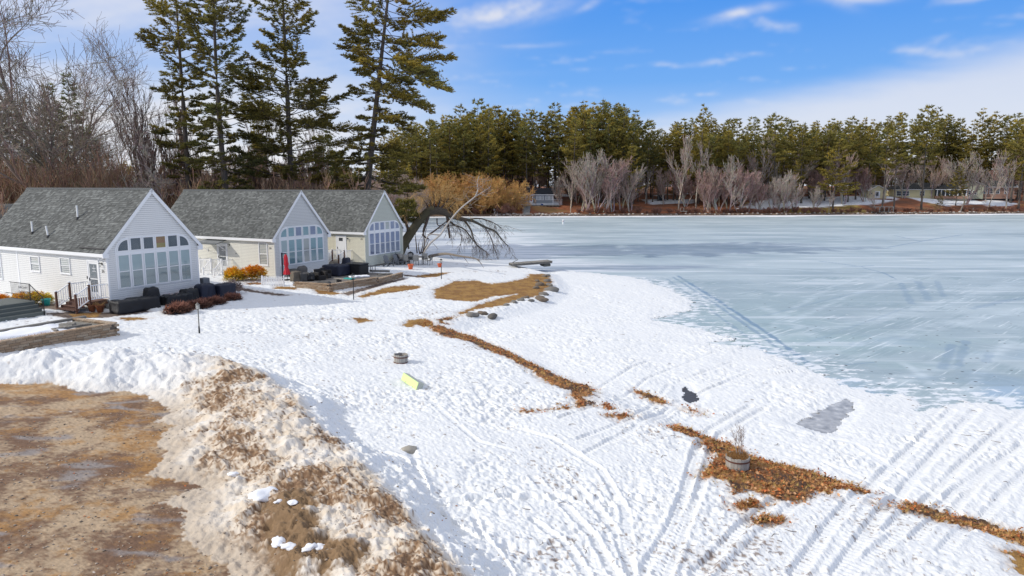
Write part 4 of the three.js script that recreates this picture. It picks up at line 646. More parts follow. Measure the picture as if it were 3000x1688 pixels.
// the four tall pines behind the cottages
{
  const spot = (px, dep) => { const p = atDepth(px, 540, dep); return [p.x, LAND(p.x, p.z), p.z]; };
  const G1 = { detail: 2, tuftSize: .31, tuftN: 9, dens: 4.4, whorl: .8 };
  const big = 'tall white pines behind the cottages';
  const east = (az) => Math.cos(az);                      // 1 towards the right of the photograph
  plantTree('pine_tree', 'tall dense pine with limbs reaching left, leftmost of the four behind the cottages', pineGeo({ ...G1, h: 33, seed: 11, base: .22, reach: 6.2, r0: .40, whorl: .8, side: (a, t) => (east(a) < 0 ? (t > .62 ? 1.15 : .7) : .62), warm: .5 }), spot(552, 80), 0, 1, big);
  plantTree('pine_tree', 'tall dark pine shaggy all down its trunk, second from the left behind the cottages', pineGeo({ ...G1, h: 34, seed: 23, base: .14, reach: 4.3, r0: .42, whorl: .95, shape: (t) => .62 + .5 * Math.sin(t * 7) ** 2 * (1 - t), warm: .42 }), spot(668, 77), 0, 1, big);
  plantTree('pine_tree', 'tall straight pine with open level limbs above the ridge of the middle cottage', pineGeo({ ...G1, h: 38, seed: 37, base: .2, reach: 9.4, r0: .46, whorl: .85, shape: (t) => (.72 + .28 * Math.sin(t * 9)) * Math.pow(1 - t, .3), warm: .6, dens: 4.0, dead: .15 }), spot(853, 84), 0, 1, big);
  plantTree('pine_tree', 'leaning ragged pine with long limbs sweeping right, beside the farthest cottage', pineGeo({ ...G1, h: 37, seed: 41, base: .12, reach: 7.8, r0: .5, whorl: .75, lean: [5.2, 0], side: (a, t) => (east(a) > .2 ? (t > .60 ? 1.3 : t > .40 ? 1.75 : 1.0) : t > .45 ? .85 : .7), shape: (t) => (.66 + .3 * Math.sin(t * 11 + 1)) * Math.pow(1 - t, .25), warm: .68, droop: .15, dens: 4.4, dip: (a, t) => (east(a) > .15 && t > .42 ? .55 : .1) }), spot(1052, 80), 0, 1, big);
  // darker evergreens at the left edge
  const dk = { detail: 1.5, tuftSize: .55, tuftN: 9, dens: 1.7, warm: .06 };
  const dg = pineGeo({ ...dk, h: 27, seed: 51, base: .1, reach: 5.2, whorl: .8, shape: (t) => Math.pow(1 - t, .75) }), dg2 = pineGeo({ ...dk, h: 24, seed: 52, base: .06, reach: 4.4, whorl: .75, shape: (t) => Math.pow(1 - t, .8) });
  const edge = 'dark evergreens behind the nearest cottage';
  plantTree('evergreen_tree', 'dark evergreen at the left edge behind the bare trees', dg, spot(8, 110), .4, 1.02, edge);
  plantTree('evergreen_tree', 'dark evergreen with a spiky top behind the big bare tree', dg2, spot(168, 112), 1, .98, edge); plantTree('evergreen_tree', 'broad dark evergreen right of the big bare tree', dg, spot(225, 118), 2.2, .95, edge);
  plantTree('evergreen_tree', 'dark evergreen low at the left edge of the view', dg2, spot(75, 118), 3, .82, edge); plantTree('evergreen_tree', 'short dark evergreen just right of the broad one', dg2, spot(275, 125), 5, .75, edge);
  plantTree('evergreen_tree', 'far evergreen seen between the second and third tall pine', dg2, spot(760, 150), 5, .9, edge); plantTree('evergreen_tree', 'far evergreen low behind the leaning pine', dg, spot(965, 150), 1.5, .72, edge); 
  plantTree('pine_tree', 'low olive pine standing behind the ridge between the second and third tall pine', pineGeo({ ...dk, h: 9, seed: 61, base: .05, reach: 2.6, whorl: .6, warm: .75 }), spot(700, 84), 0, 1); plantTree('pine_tree', 'low green pine behind the ridge of the farthest cottage', pineGeo({ ...dk, h: 12, seed: 62, base: .05, reach: 3.4, whorl: .6, warm: .4 }), spot(985, 90), 0, 1);
  // bare trees on the left
  const bigBare = bareGeo({ h: 27, seed: 71, r0: .55, rmin: .019, levels: 4, kids: 6, spread: .72, start: .3, ratio: .6, lean: [-.10, 0], upward: .28, wiggle: .24, col: [.26, .22, .18], tip: [.27, .215, .17] });
  const left = 'bare trees behind the nearest cottage';
  plantTree('bare_tree', 'big bare tree with a leaning trunk that forks high, left of the tall pines', bigBare, spot(252, 84), 0, 1.15, left); plantTree('bare_tree', 'bare tree with wide limbs in front of the spiky dark evergreen', bigBare, spot(110, 98), 2.4, .95, left);
  const b2 = bareGeo({ h: 25, seed: 72, r0: .46, rmin: .019, levels: 4, kids: 6, spread: .72, start: .25, ratio: .6, lean: [-.22, .05], upward: .3, wiggle: .24, col: [.33, .28, .23], tip: [.31, .25, .20] });
  plantTree('bare_tree', 'bare tree with pale limbs leaning hard to the left edge', b2, spot(165, 80), 0, 1, left);
  const b3 = bareGeo({ h: 20, seed: 73, r0: .26, rmin: .016, levels: 4, kids: 5, spread: .6, start: .2, ratio: .5, upward: .35, wiggle: .22, col: [.27, .22, .18], tip: [.27, .205, .165] });
  plantTree('bare_tree', 'bare tree with a straight light trunk behind the big leaning one', b3, spot(215, 92), 1, 1.35, left); plantTree('bare_tree', 'slender bare tree standing alone above the ridge of the nearest cottage', b3, spot(325, 86), 2, .82, left);
  plantTree('bare_tree', 'bare tree cut by the left edge of the view', b2, spot(28, 88), .5, .95, left); plantTree('bare_tree', 'bare tree filling the gap right of the broad dark evergreen', b3, spot(285, 104), 3, 1.05, left); plantTree('bare_tree', 'bare tree behind the clump of tall thin stems', b3, spot(400, 110), 1.3, 1.0, left);
  const sap = bareGeo({ h: 17, seed: 74, r0: .15, rmin: .02, levels: 3, kids: 7, spread: .34, start: .25, ratio: .45, stems: 4, upward: .9, stemSpread: .22, col: [.17, .125, .10], tip: [.25, .18, .145] }), sap2 = bareGeo({ h: 14, seed: 75, r0: .13, rmin: .02, levels: 3, kids: 7, spread: .42, start: .2, ratio: .45, stems: 5, upward: .8, stemSpread: .3, col: [.17, .12, .095], tip: [.27, .19, .15] });
  plantTree('bare_tree', 'clump of tall thin bare stems between the slender tree and the first pine', sap, spot(468, 82), 0, 1.12, left); plantTree('bare_tree', 'clump of thin bare stems close by the first tall pine', sap, spot(512, 88), 2, 1.05, left); plantTree('bare_tree', 'low clump of bare stems in front of the white house', sap2, spot(420, 90), 1, .85, left);
  plantTree('bare_tree', 'thin bare stems between the first and second tall pine', sap2, spot(600, 92), 3, .95, left); plantTree('bare_tree', 'bare stems left of the third tall pine', sap2, spot(770, 92), 4, .95, left); plantTree('bare_tree', 'bare stems right of the third tall pine', sap, spot(905, 100), 5, .75, left); plantTree('bare_tree', 'bare stems behind the third tall pine', sap2, spot(835, 104), 1.8, 1, left); plantTree('bare_tree', 'tall bare stems filling the gap between the second and third tall pine', sap, spot(725, 98), 2.8, 1.0, left); plantTree('bare_tree', 'tall bare stems between the third pine and the leaning pine', sap, spot(950, 104), .6, .95, left); plantTree('bare_tree', 'pale bare tree in the gap left of the leaning pine', b3, spot(985, 112), 2.1, .75, left); plantTree('bare_tree', 'pale bare tree low between the first and third tall pine', b3, spot(640, 112), 4.1, .8, left);
  const pale = bareGeo({ h: 13, seed: 76, r0: .17, rmin: .024, levels: 4, kids: 5, spread: .7, start: .3, ratio: .55, upward: .35, col: [.42, .38, .34], tip: [.36, .30, .26] });
  plantTree('bare_tree', 'pale barked bare tree in front of the foot of the first tall pine', pale, spot(505, 78), 0, .85, left); plantTree('bare_tree', 'pale bare sapling near the foot of the second tall pine', pale, spot(590, 84), 2, .65, left);
  // thickets of brown brush along the back
  const th = []; for (let i = 0; i < 5; i++) th.push(bareGeo({ h: [7, 6, 8, 5.5, 6.5][i], seed: 80 + i, r0: .06, rmin: .015, levels: 2, kids: 8, spread: .5, stems: 9, start: .12, ratio: .5, upward: .55, stemSpread: .42, sides: 3, col: [.27, .18, .125], tip: [.40, .26, .17] }));
  const r = rng(8), spots = []; for (let i = 0; i < 86; i++) spots.push([-60 + i * 12.6 + rnd(r, -10, 10), rnd(r, 76, 104)]);
  spots.forEach(([px, dep], i) => { const p = spot(px, dep); if (p[0] > -15) return; plantTree('brush_thicket', 'brown leafless thicket in the row behind ' + (px < 380 ? 'the roof of the nearest cottage' : px < 560 ? 'the gap by the white house' : px < 780 ? 'the roof of the middle cottage' : 'the two farther ridges'), th[i % 5], p, r() * 6.28, rnd(r, .8, 1.3) * (px < 420 ? 1.4 : 1.05), 'brown brush behind ' + (px < 380 ? 'the nearest roof' : px < 560 ? 'the gap by the white house' : px < 780 ? 'the middle roof' : 'the farther ridges')); });
  for (let i = 0; i < 10; i++) { const p = spot(-40 + i * 44 + rnd(r, -14, 14), rnd(r, 62, 72)); if (p[0] > -32) continue; plantTree('brush_thicket', 'reddish leafless brush close behind the roof of the nearest cottage', th[i % 5], p, r() * 6.28, rnd(r, .75, 1.0), 'reddish brush close behind the nearest cottage'); }
  for (const [px, dep, s] of [[655, 90, 1], [705, 96, 1.1], [735, 88, .9], [1010, 96, 1]]) plantTree('brush_thicket', 'thicket with rusty leaves left on it behind the ridges', th[px % 5], spot(px, dep), px, s, 'rusty thickets behind the ridges');
}

// ------------------------------------------------------------------ the far shore
const FSH = [[900, 636], [1150, 635], [1456, 634.5], [1800, 633], [2300, 631], [2700, 628], [3000, 626], [3300, 623]].map(([a, b]) => onHeight(a, b, 0)); FSH.unshift([-130, FSH[0][1] - 6]); FSH.push([330, FSH[FSH.length - 1][1] - 26]);
const shoreZ = (x) => { let i = 0; while (i < FSH.length - 2 && FSH[i + 1][0] < x) i++; return lerp(FSH[i][1], FSH[i + 1][1], (x - FSH[i][0]) / (FSH[i + 1][0] - FSH[i][0])) + .6 * noise(x * .1, 3); };
const farH = (x, t) => .05 + .5 * sstep(0, 1.4, t) + 2.1 * sstep(1.5, 14, t) + .07 * clamp(t - 13, 0, 55) + .9 * sstep(40, 110, x) * sstep(6, 22, t) + .35 * noise(x * .06, t * .06) * sstep(2, 10, t);
const farP = (px, t) => { let z = -200; let p; for (let i = 0; i < 6; i++) { p = atDepth(px, 600, -z); z = shoreZ(p.x) - t; } p = atDepth(px, 600, -z); return [p.x, farH(p.x, t), z]; };
{
  const SNOWY = [[[1880, 572], [1960, 566], [2035, 572], [2030, 596], [1900, 598], [1885, 585]], [[2150, 612], [2260, 580], [2400, 566], [2560, 556], [2640, 560], [2620, 590], [2540, 600], [2420, 606], [2290, 612]], [[2640, 572], [2720, 566], [2820, 580], [2880, 590], [2900, 598], [2760, 603], [2700, 590]], [[1180, 598], [1250, 592], [1260, 602], [1190, 606]], [[2880, 585], [2960, 590], [2990, 600], [2890, 604]]];
  const nx = 300, ts = []; for (let t = -1.2; t < 60; t += t < 4 ? .4 : t < 24 ? .9 : 3) ts.push(t); for (let t = 60; t < 700; t *= 1.25) ts.push(t);
  const p = [], c = [], idx = []; let i0;
  for (let j = 0; j < ts.length; j++) for (let i = 0; i <= nx; i++) {
    const x = -130 + 440 * i / nx, t = ts[j], z = shoreZ(x) - t, y = t < -.5 ? -.15 : farH(x, t) - (t > 60 ? 0 : 0);
    p.push(x, y, z);
    const dz = -z, f = FOC / (dz * Math.cos(PITCH) + (EYE - y) * Math.sin(PITCH)), px = 1500 + x * f, n = fbm(x * .25, z * .25, 4), n2 = fbm(x * .09 + 5, z * .09, 3);
    let col = mix3([.30, .10, .038], [.17, .075, .04], sstep(-.3, .3, n)); col = mix3(col, [.31, .20, .07], sstep(.1, .4, n2) * .7);
    if (x > 78 && x < 102 && t < 11 && t > 1) col = mix3([.34, .24, .06], [.26, .15, .05], sstep(-.2, .3, n));
    if (t < 1.8) col = mix3([.07, .05, .04], [.22, .15, .1], sstep(-.2, .3, noise(x * 1.3, z * 1.3)));
    const py = 844 + FOC * Math.tan(Math.atan2(EYE - y, dz) - PITCH); for (const S of SNOWY) if (t > 3 && inside(px + 14 * n, py + 4 * n2, S) && t < 30) col = [.84, .86, .90];
    if (t > 26 && t < 60 && n2 > .34) col = mix3(col, [.8, .82, .86], .8);
    c.push(...col);
  }
  for (let j = 0; j < ts.length - 1; j++) for (let i = 0; i < nx; i++) { const a = j * (nx + 1) + i, b = a + nx + 1; idx.push(a, a + 1, b, a + 1, b + 1, b); }
  const g = new THREE.BufferGeometry(); g.setAttribute('position', new THREE.BufferAttribute(new Float32Array(p), 3)); g.setAttribute('color', new THREE.BufferAttribute(new Float32Array(c), 3)); g.setIndex(idx); g.computeVertexNormals();
  tag(part(scene, 'far_shore', g, new THREE.MeshStandardMaterial({ vertexColors: true, roughness: .95 })), 'rust brown far bank of the lake with patches of snow', null, null, 'structure');
  const sn = []; { const q = [], ii = []; for (let i = 0; i <= 220; i++) { const x = -60 + 300 * i / 220, z = shoreZ(x), w = 5.5 + 3.5 * noise(x * .05, 1) + 1.2 * noise(x * .4, 2); q.push(x, .05, z + .9, x, .012, z + .9 + Math.max(.8, w)); if (i) { const a = 2 * i; ii.push(a - 2, a - 1, a, a, a - 1, a + 1); } } const g2 = new THREE.BufferGeometry(); g2.setAttribute('position', new THREE.BufferAttribute(new Float32Array(q), 3)); g2.setIndex(ii); g2.computeVertexNormals(); tag(part(scene, 'shore_snow', g2, std([.86, .87, .9], { roughness: .85 })), 'narrow band of white snow along the foot of the far shore', null, null, 'structure'); }

  // forest: pines of eight shapes, each tree its own
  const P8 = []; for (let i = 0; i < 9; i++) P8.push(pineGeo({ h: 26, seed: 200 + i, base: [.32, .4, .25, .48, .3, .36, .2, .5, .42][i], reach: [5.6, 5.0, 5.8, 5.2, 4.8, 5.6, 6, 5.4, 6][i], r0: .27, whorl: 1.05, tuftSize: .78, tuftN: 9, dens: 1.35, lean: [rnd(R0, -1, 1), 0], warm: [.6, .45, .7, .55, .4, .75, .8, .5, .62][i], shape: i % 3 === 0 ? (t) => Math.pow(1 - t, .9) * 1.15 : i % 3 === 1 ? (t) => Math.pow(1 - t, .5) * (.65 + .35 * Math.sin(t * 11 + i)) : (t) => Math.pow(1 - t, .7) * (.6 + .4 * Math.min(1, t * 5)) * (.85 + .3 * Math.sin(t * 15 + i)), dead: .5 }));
  const top = [[850, 430], [1100, 420], [1180, 330], [1240, 345], [1260, 308], [1310, 325], [1350, 300], [1400, 288], [1480, 288], [1525, 325], [1560, 308], [1600, 294], [1700, 285], [1760, 278], [1800, 280], [1845, 306], [1880, 345], [1950, 352], [2000, 342], [2045, 306], [2085, 342], [2150, 346], [2260, 328], [2300, 335], [2340, 352], [2400, 345], [2470, 330], [2560, 328], [2640, 316], [2700, 304], [2760, 318], [2830, 345], [2855, 312], [2920, 312], [2960, 332], [3010, 305], [3200, 300]];
  const topY = (x) => { let i = 0; while (i < top.length - 2 && top[i + 1][0] < x) i++; return lerp(top[i][1], top[i + 1][1], (x - top[i][0]) / (top[i + 1][0] - top[i][0])); };
  const r = rng(900), rowsT = [[9, 20, 1.0, 50], [20, 34, .9, 28], [34, 55, .95, 10]];
  const put = (px, t, ytop, k, label, group) => { const q = farP(px, t), yy = atDepth(px, ytop, -q[2]).y - q[1], s = clamp(yy / 26, .2, 1.7), o = plantTree('pine_tree', label, P8[k], q, r() * 6.28, s, group), w = s * rnd(r, .78, 1.28); o.scale.set(w, s, w); return o; };
  const where = (x) => x < 1500 ? 'behind the orange willows' : x < 1690 ? 'above the grey cottage' : x < 1880 ? 'behind the pale birch clump' : x < 2070 ? 'behind the big rounded bare tree' : x < 2250 ? 'behind the red budded trees' : x < 2530 ? 'behind the snowy far slope' : x < 2900 ? 'above the long house' : 'at the right edge of the view';
  for (let px = 1130; px < 3080; px += 19) rowsT.forEach(([t0, t1, , dy], row) => {
    const x = px + rnd(r, -9, 9), t = rnd(r, t0, t1);
    if (row === 0 && ((x > 1495 && x < 1660) || (x > 2180 && x < 2310) || (x > 1870 && x < 2050) || (x > 2530 && x < 2960) || r() < .25)) return;
    if (row === 1 && ((x > 2560 && x < 2940) || r() < .12)) return;
    put(x, t, topY(x) + rnd(r, 0, 1) * (dy + 34) + (row === 2 ? -2 : 4), Math.floor(r() * 9), ['front pine of the far wood ', 'pine in the middle depth of the far wood ', 'back row pine topping the far wood '][row] + where(x), ['front', 'middle', 'back row'][row] + ' pines of the far wood ' + where(x));
  });
  // pines that stand out
  put(2045, 14, 303, 6, 'tall full pine rising above the others at the middle of the far shore'); put(2268, 12, 326, 3, 'pine with a bare pale trunk and a round top on the far shore'); put(1848, 10, 420, 6, 'full dark green pine low to the ground right of the pale birch clump'); put(2700, 6, 305, 8, 'tall broad pine with dark trunk in front of the long house'); put(2620, 5, 330, 5, 'pine with leaning dark trunk left of the long house'); put(2585, 5, 370, 7, 'pine with a dark double trunk by the small yellow house'); put(2440, 4, 395, 6, 'broad pine with dark foot at the water left of the small yellow house'); put(2330, 7, 470, 2, 'low bushy pine left of the broad pine'); put(2800, 9, 480, 6, 'young green pine in front of the long house'); put(2755, 5.5, 578, 6, 'tiny young pine on the snow before the long house'); put(2985, 6, 320, 2, 'full pine at the right edge of the far shore'); put(2960, 12, 345, 8, 'tall pine next to the right edge of the far shore'); put(2130, 12, 385, 5, 'pine behind the red budded trees of the far shore');
  for (let i = 0; i < 5; i++) put(1255 + i * 38, 14 + 3 * r(), 400 + 40 * r(), [2, 6, 5, 2, 6][i], 'yellow green pine behind the orange willows', 'yellow green pines behind the orange willows');
  // leafless trees along the water
  const W = []; for (let i = 0; i < 5; i++) W.push(bareGeo({ h: 12, seed: 300 + i, r0: .17, rmin: .028, levels: 3, kids: 6, spread: .6, start: .2, ratio: .52, stems: [1, 4, 5, 1, 3][i], stemSpread: .28, upward: .7, sides: 4, col: [.44, .38, .335], tip: [[.38, .31, .265], [.42, .35, .30], [.38, .24, .21], [.37, .30, .26], [.40, .29, .24]][i] }));
  const bare = (px, t, ytop, k, label, group) => { const q = farP(px, t), yy = atDepth(px, ytop, -q[2]).y - q[1]; return plantTree('bare_tree', label, W[k], q, r() * 6.28, clamp(yy / 11.6, .15, 2), group); };
  bare(1988, 7, 388, 0, 'big rounded bare tree on the far shore before the snow patch'); bare(2040, 9, 430, 3, 'bare tree right of the big rounded one'); bare(1672, 4, 468, 0, 'pale bare tree with a slim trunk at the water right of the grey cottage'); bare(2950, 4, 450, 3, 'pale bare birch near the right edge of the far shore'); bare(2895, 5, 480, 0, 'bare tree left of the pale birch near the right edge'); bare(2570, 1.6, 548, 0, 'small bare tree standing at the low dock'); bare(2205, 12, 395, 0, 'bare tree behind the snowy roof on the far shore');
  for (const [px, t, y, k] of [[1722, 5, 450, 1], [1745, 4, 440, 1], [1770, 4, 448, 2], [1795, 5, 462, 4], [1820, 6, 470, 1], [1846, 4, 505, 4], [1704, 6, 470, 2]]) bare(px, t, y, k, 'pale grey birch in the clump right of the grey cottage', 'pale birch clump on the far shore');
  for (const [px, t, y, k] of [[2080, 4, 520, 2], [2105, 3, 470, 2], [2135, 4, 458, 1], [2165, 4, 478, 2], [2195, 5, 500, 4], [2070, 5, 500, 4], [2225, 5, 520, 2]]) bare(px, t, y, k, 'red budded bare tree in the clump at the middle of the far shore', 'red budded trees on the far shore');
  for (const [px, t, y, k] of [[2262, 4, 520, 1], [2300, 3, 500, 1], [2325, 4, 510, 4], [2285, 5, 530, 2], [2385, 3, 545, 1], [2430, 2.5, 560, 3]]) bare(px, t, y, k, 'bare tree on the snowy slope left of the broad pine', 'bare trees on the snowy far slope');
  for (let i = 0; i < 26; i++) { const x = 1640 + i * 52 + rnd(r, -18, 18); bare(x, rnd(r, 10, 24), rnd(r, 440, 520), Math.floor(r() * 5), 'bare tree among the pines ' + where(x), 'bare trees in the far wood ' + where(x)); }
  // orange willows and brown brush at the left end of the far shore
  const wl = []; for (let i = 0; i < 3; i++) wl.push(bareGeo({ h: 8, seed: 340 + i, r0: .14, rmin: .02, levels: 3, kids: 7, spread: .7, stems: 5, start: .15, ratio: .55, upward: .2, droop: .5, stemSpread: .55, sides: 3, col: [.36, .23, .11], tip: [.60, .34, .11] }));
  for (const [px, t, y, k] of [[1270, 6, 520, 0], [1310, 5, 505, 1], [1350, 8, 495, 2], [1395, 5, 515, 0], [1430, 4, 500, 1], [1465, 4, 510, 2], [1500, 5, 530, 0], [1225, 8, 540, 1], [1330, 3, 540, 2], [1410, 2.5, 545, 1]]) { const q = farP(px, t), yy = atDepth(px, y, -q[2]).y - q[1]; plantTree('willow_shrub', 'orange twigged willow in the bank left of the grey cottage', wl[k], q, r() * 6.28, yy / 7.2, 'orange willows on the far shore'); }
  const br = []; for (let i = 0; i < 3; i++) br.push(bareGeo({ h: 3, seed: 350 + i, r0: .04, levels: 3, kids: 7, spread: .6, stems: 9, start: .1, ratio: .5, upward: .4, stemSpread: .6, sides: 3, col: [.22, .13, .09], tip: [.34, .17, .12] }));
  for (let px = 1180; px < 3060; px += 21) { if ((px > 1500 && px < 1690)) continue; const q = farP(px + rnd(r, -8, 8), rnd(r, 1.2, px < 1500 ? 5 : 3.5)); plantTree('shore_shrub', 'low reddish shrub on the far water edge, ' + where(px).replace('behind', 'before').replace('above', 'before'), br[px % 3], q, r() * 6.28, rnd(r, .35, px < 1500 ? 1.3 : .75), 'low water edge shrubs ' + where(px)); }
  // stones at the far water edge
  const sg = []; { const ra = rng(66); const one = new THREE.IcosahedronGeometry(1, 1); const pp = one.attributes.position; for (let k = 0; k < 3; k++) { const g3 = one.clone(), q = g3.attributes.position; for (let i = 0; i < q.count; i++) { const f = 1 + .28 * noise(pp.getX(i) * 1.3 + k * 9, pp.getY(i) * 1.3 + pp.getZ(i)); q.setXYZ(i, q.getX(i) * f, q.getY(i) * f * .7, q.getZ(i) * f); } g3.computeVertexNormals(); sg.push(g3); } 
    const mats = [std([.36, .31, .27], { roughness: .9 }), std([.25, .2, .17], { roughness: .9 }), std([.46, .42, .38], { roughness: .9 })]; let n = 0;
    for (let px = 1440; px < 2990 && n < 280; px += px < 1700 ? 3.2 : px > 2600 ? 7 : 14) { const q = farP(px + rnd(ra, -2, 2), rnd(ra, .3, px < 1700 ? 2.0 : 1.3)), s = rnd(ra, .22, .5) * (px < 1700 ? 1 : .8); const m = part(scene, 'shore_stone', sg[n % 3], mats[n % 3]); m.position.set(...q); m.scale.set(s * 1.2, s, s); m.rotation.y = ra() * 6; tag(m, 'stone in the row along the far water edge', 'stone', 'stones along the far water edge'); n++; } }
  // woods far behind, reading as one mass
  const farT = P8[2], inst = (name, geo, mat, list, label) => { const m = new THREE.InstancedMesh(geo, mat, list.length), o = new THREE.Object3D(); list.forEach(([x, y, z, s, a], i) => { o.position.set(x, y, z); o.scale.setScalar(s); o.rotation.y = a; o.updateMatrix(); m.setMatrixAt(i, o.matrix); }); m.name = name; scene.add(m); return tag(m, label, 'woods', null, 'stuff'); };
  const L1 = [], L2 = []; const rr = rng(77);
  for (let i = 0; i < 420; i++) { const px = rnd(rr, -150, 3150), dep = px < 1250 ? rnd(rr, 170, 330) : rnd(rr, 240, 330), p = atDepth(px, 540, dep); const y = px < 1250 ? LAND(p.x, p.z) : farH(p.x, 60); L1.push([p.x, y - 1, p.z, px < 1250 ? rnd(rr, .35, .62) : rnd(rr, .65, .85), rr() * 6]); }
  for (let i = 0; i < 500; i++) { const px = rnd(rr, -150, 1240), dep = rnd(rr, 120, 260), p = atDepth(px, 540, dep); L2.push([p.x, LAND(p.x, p.z) - .3, p.z, rnd(rr, .55, .95), rr() * 6]); }
  const L3 = [], L4 = []; for (let i = 0; i < 460; i++) { const px = rnd(rr, 1150, 3150), t = rnd(rr, 34, 105), q = farP(px, t); if (i % 2) L3.push([q[0], q[1] - 1.2, q[2], rnd(rr, .28, .46), rr() * 6]); else L4.push([q[0], q[1] - .4, q[2], rnd(rr, .55, .95), rr() * 6]); }
  inst('wood_understory', P8[6].crown, M.needle, L3, 'dark young evergreens filling the depth of the far wood'); inst('wood_brush', W[4].limbs, M.twig, L4, 'brown leafless brush filling the depth of the far wood');
  inst('distant_pines', P8[2].crown, M.needle, L1, 'distant pine wood along the horizon'); inst('distant_bare_woods', W[4].limbs, M.twig, L2, 'distant brown leafless wood behind the cottages');
}

// ------------------------------------------------------------------ the leaning willow, its birch and the sapling beside the farthest cottage
{
  const D = 77, P = (l, d = D) => l.map(([a, b, c]) => atDepth(a, b, c ?? d)), m = new Mesher(), B = new Mesher(), r = rng(404), dark = [.075, .055, .042];
  let tipC = [.16, .12, .09]; const twigs = (p, d, L, lev) => { const S = 4, pts = [p.clone()], rs = [.02 * L / 2 + .006]; let dd = d.clone(), q = p.clone(); for (let s = 1; s <= S; s++) { dd.add(V(rnd(r, -.22, .22), rnd(r, -.3, .12), rnd(r, -.22, .22))).normalize(); q = q.clone().addScaledVector(dd, L / S); pts.push(q); rs.push(Math.max(.006, rs[0] * (1 - .8 * s / S))); } B.tube(pts, rs, 3, mix3(dark, tipC, lev / 3)); if (lev < 3) for (let k = 0; k < 4; k++) { const i = 1 + Math.floor(r() * S); twigs(pts[i], dd.clone().add(V(rnd(r, -.9, .9), rnd(r, -.7, .5), rnd(r, -.7, .7))).normalize(), L * rnd(r, .4, .7), lev + 1); } };
  const limb = (l, r0, r1, tw = 0, mesh = B) => { const c = new THREE.CatmullRomCurve3(P(l)).getPoints(l.length * 4), n = c.length; mesh.tube(c, c.map((_, i) => lerp(r0, r1, i / (n - 1))), mesh === m ? 10 : 6, dark.map((x) => x * rnd(r, .85, 1.2))); for (let k = 0; k < tw; k++) { const i = Math.floor(lerp(.3, .99, (k + r()) / tw) * (n - 1)), d = c[Math.min(n - 1, i + 1)].clone().sub(c[i]).normalize(); twigs(c[i], d.add(V(rnd(r, -.8, .8), rnd(r, -.9, .35), rnd(r, -.8, .8))).normalize(), rnd(r, .8, 1.9), 1); } };
  limb([[1168, 745], [1183, 715], [1205, 680], [1228, 648], [1252, 622], [1275, 612]], .56, .42, 0, m);
  limb([[1262, 618], [1290, 618], [1315, 628], [1345, 640], [1368, 645]], .5, .22, 8); limb([[1345, 640], [1385, 648], [1420, 665], [1450, 678], [1475, 708], [1490, 722]], .2, .03, 16); limb([[1360, 645], [1380, 675], [1390, 705], [1412, 735]], .14, .02, 14); limb([[1300, 622], [1325, 655], [1360, 672], [1395, 715], [1428, 740]], .14, .02, 14); limb([[1368, 645], [1400, 640], [1440, 650], [1470, 668]], .1, .02, 12); limb([[1308, 624], [1312, 655], [1318, 698]], .14, .1, 1); limb([[1258, 622], [1250, 650], [1240, 690], [1256, 700]], .2, .08, 3); limb([[1254, 690], [1275, 675], [1300, 655], [1320, 640]], .12, .04, 6); limb([[1420, 665], [1440, 700], [1448, 730]], .07, .015, 10); limb([[1280, 640], [1283, 660], [1300, 660], [1340, 665], [1352, 690], [1350, 720]], .07, .02, 8);
  tipC = [.66, .42, .16]; for (const [a, b] of [[[1262, 612], [1255, 575]], [[1270, 610], [1268, 560]], [[1280, 612], [1290, 570]], [[1255, 615], [1240, 585]], [[1285, 615], [1315, 580]], [[1300, 620], [1335, 590]]]) limb([a, [(a[0] + b[0]) / 2 + 3, (a[1] + b[1]) / 2], b], .13, .03, 12);
  limb([[1196, 672], [1188, 650], [1186, 625], [1192, 590], [1196, 560]], .16, .05, 4);
  const o = atDepth(1176, 735, D), t = thing('willow_tree', 'dark old willow leaning right with drooping bare limbs beside the farthest cottage', 'tree', [o.x, o.y, o.z]);
  part(t, 'trunk', m.geo().translate(-o.x, -o.y, -o.z), M.bark); part(t, 'crown', B.geo().translate(-o.x, -o.y, -o.z), M.twig);
  const f = new Mesher(); for (let k = 0; k < 260; k++) { const p = atDepth(1190 + rnd(r, -30, 28), 612 + rnd(r, -26, 20) , D + rnd(r, -1.4, .6)); tuft(f, r, p, V(rnd(r, -1, 1), .2, rnd(r, -1, 1)), .42, 9, .95, .3 + .3 * r()); }
  const sp = atDepth(1196, 690, D); const st = thing('pine_sapling', 'small green pine growing up at the foot of the leaning willow', 'tree', [sp.x, sp.y, sp.z]); part(st, 'trunk', rod([0, -1.5, 0], [-.3, 4.6, 0], .1, .03, 6), std([.06, .05, .04])); part(st, 'crown', f.geo().translate(-sp.x, -sp.y, -sp.z), M.needle);
  // the pale birch that leans out over the ice
  const bm = new Mesher(), bb = new Mesher(), pale = [.50, .46, .42], D2 = 72; const l2 = (l, r0, r1, mesh) => { const c = new THREE.CatmullRomCurve3(P(l, D2)).getPoints(l.length * 4), n = c.length; mesh.tube(c, c.map((_, i) => lerp(r0, r1, i / (n - 1))), 6, pale); return c; };
  const main = l2([[1240, 742], [1262, 712], [1290, 688], [1312, 655], [1345, 615], [1392, 576]], .13, .07, bm); l2([[1392, 576], [1400, 555], [1398, 535], [1404, 515]], .06, .02, bb); l2([[1392, 576], [1418, 560], [1440, 545]], .05, .015, bb);
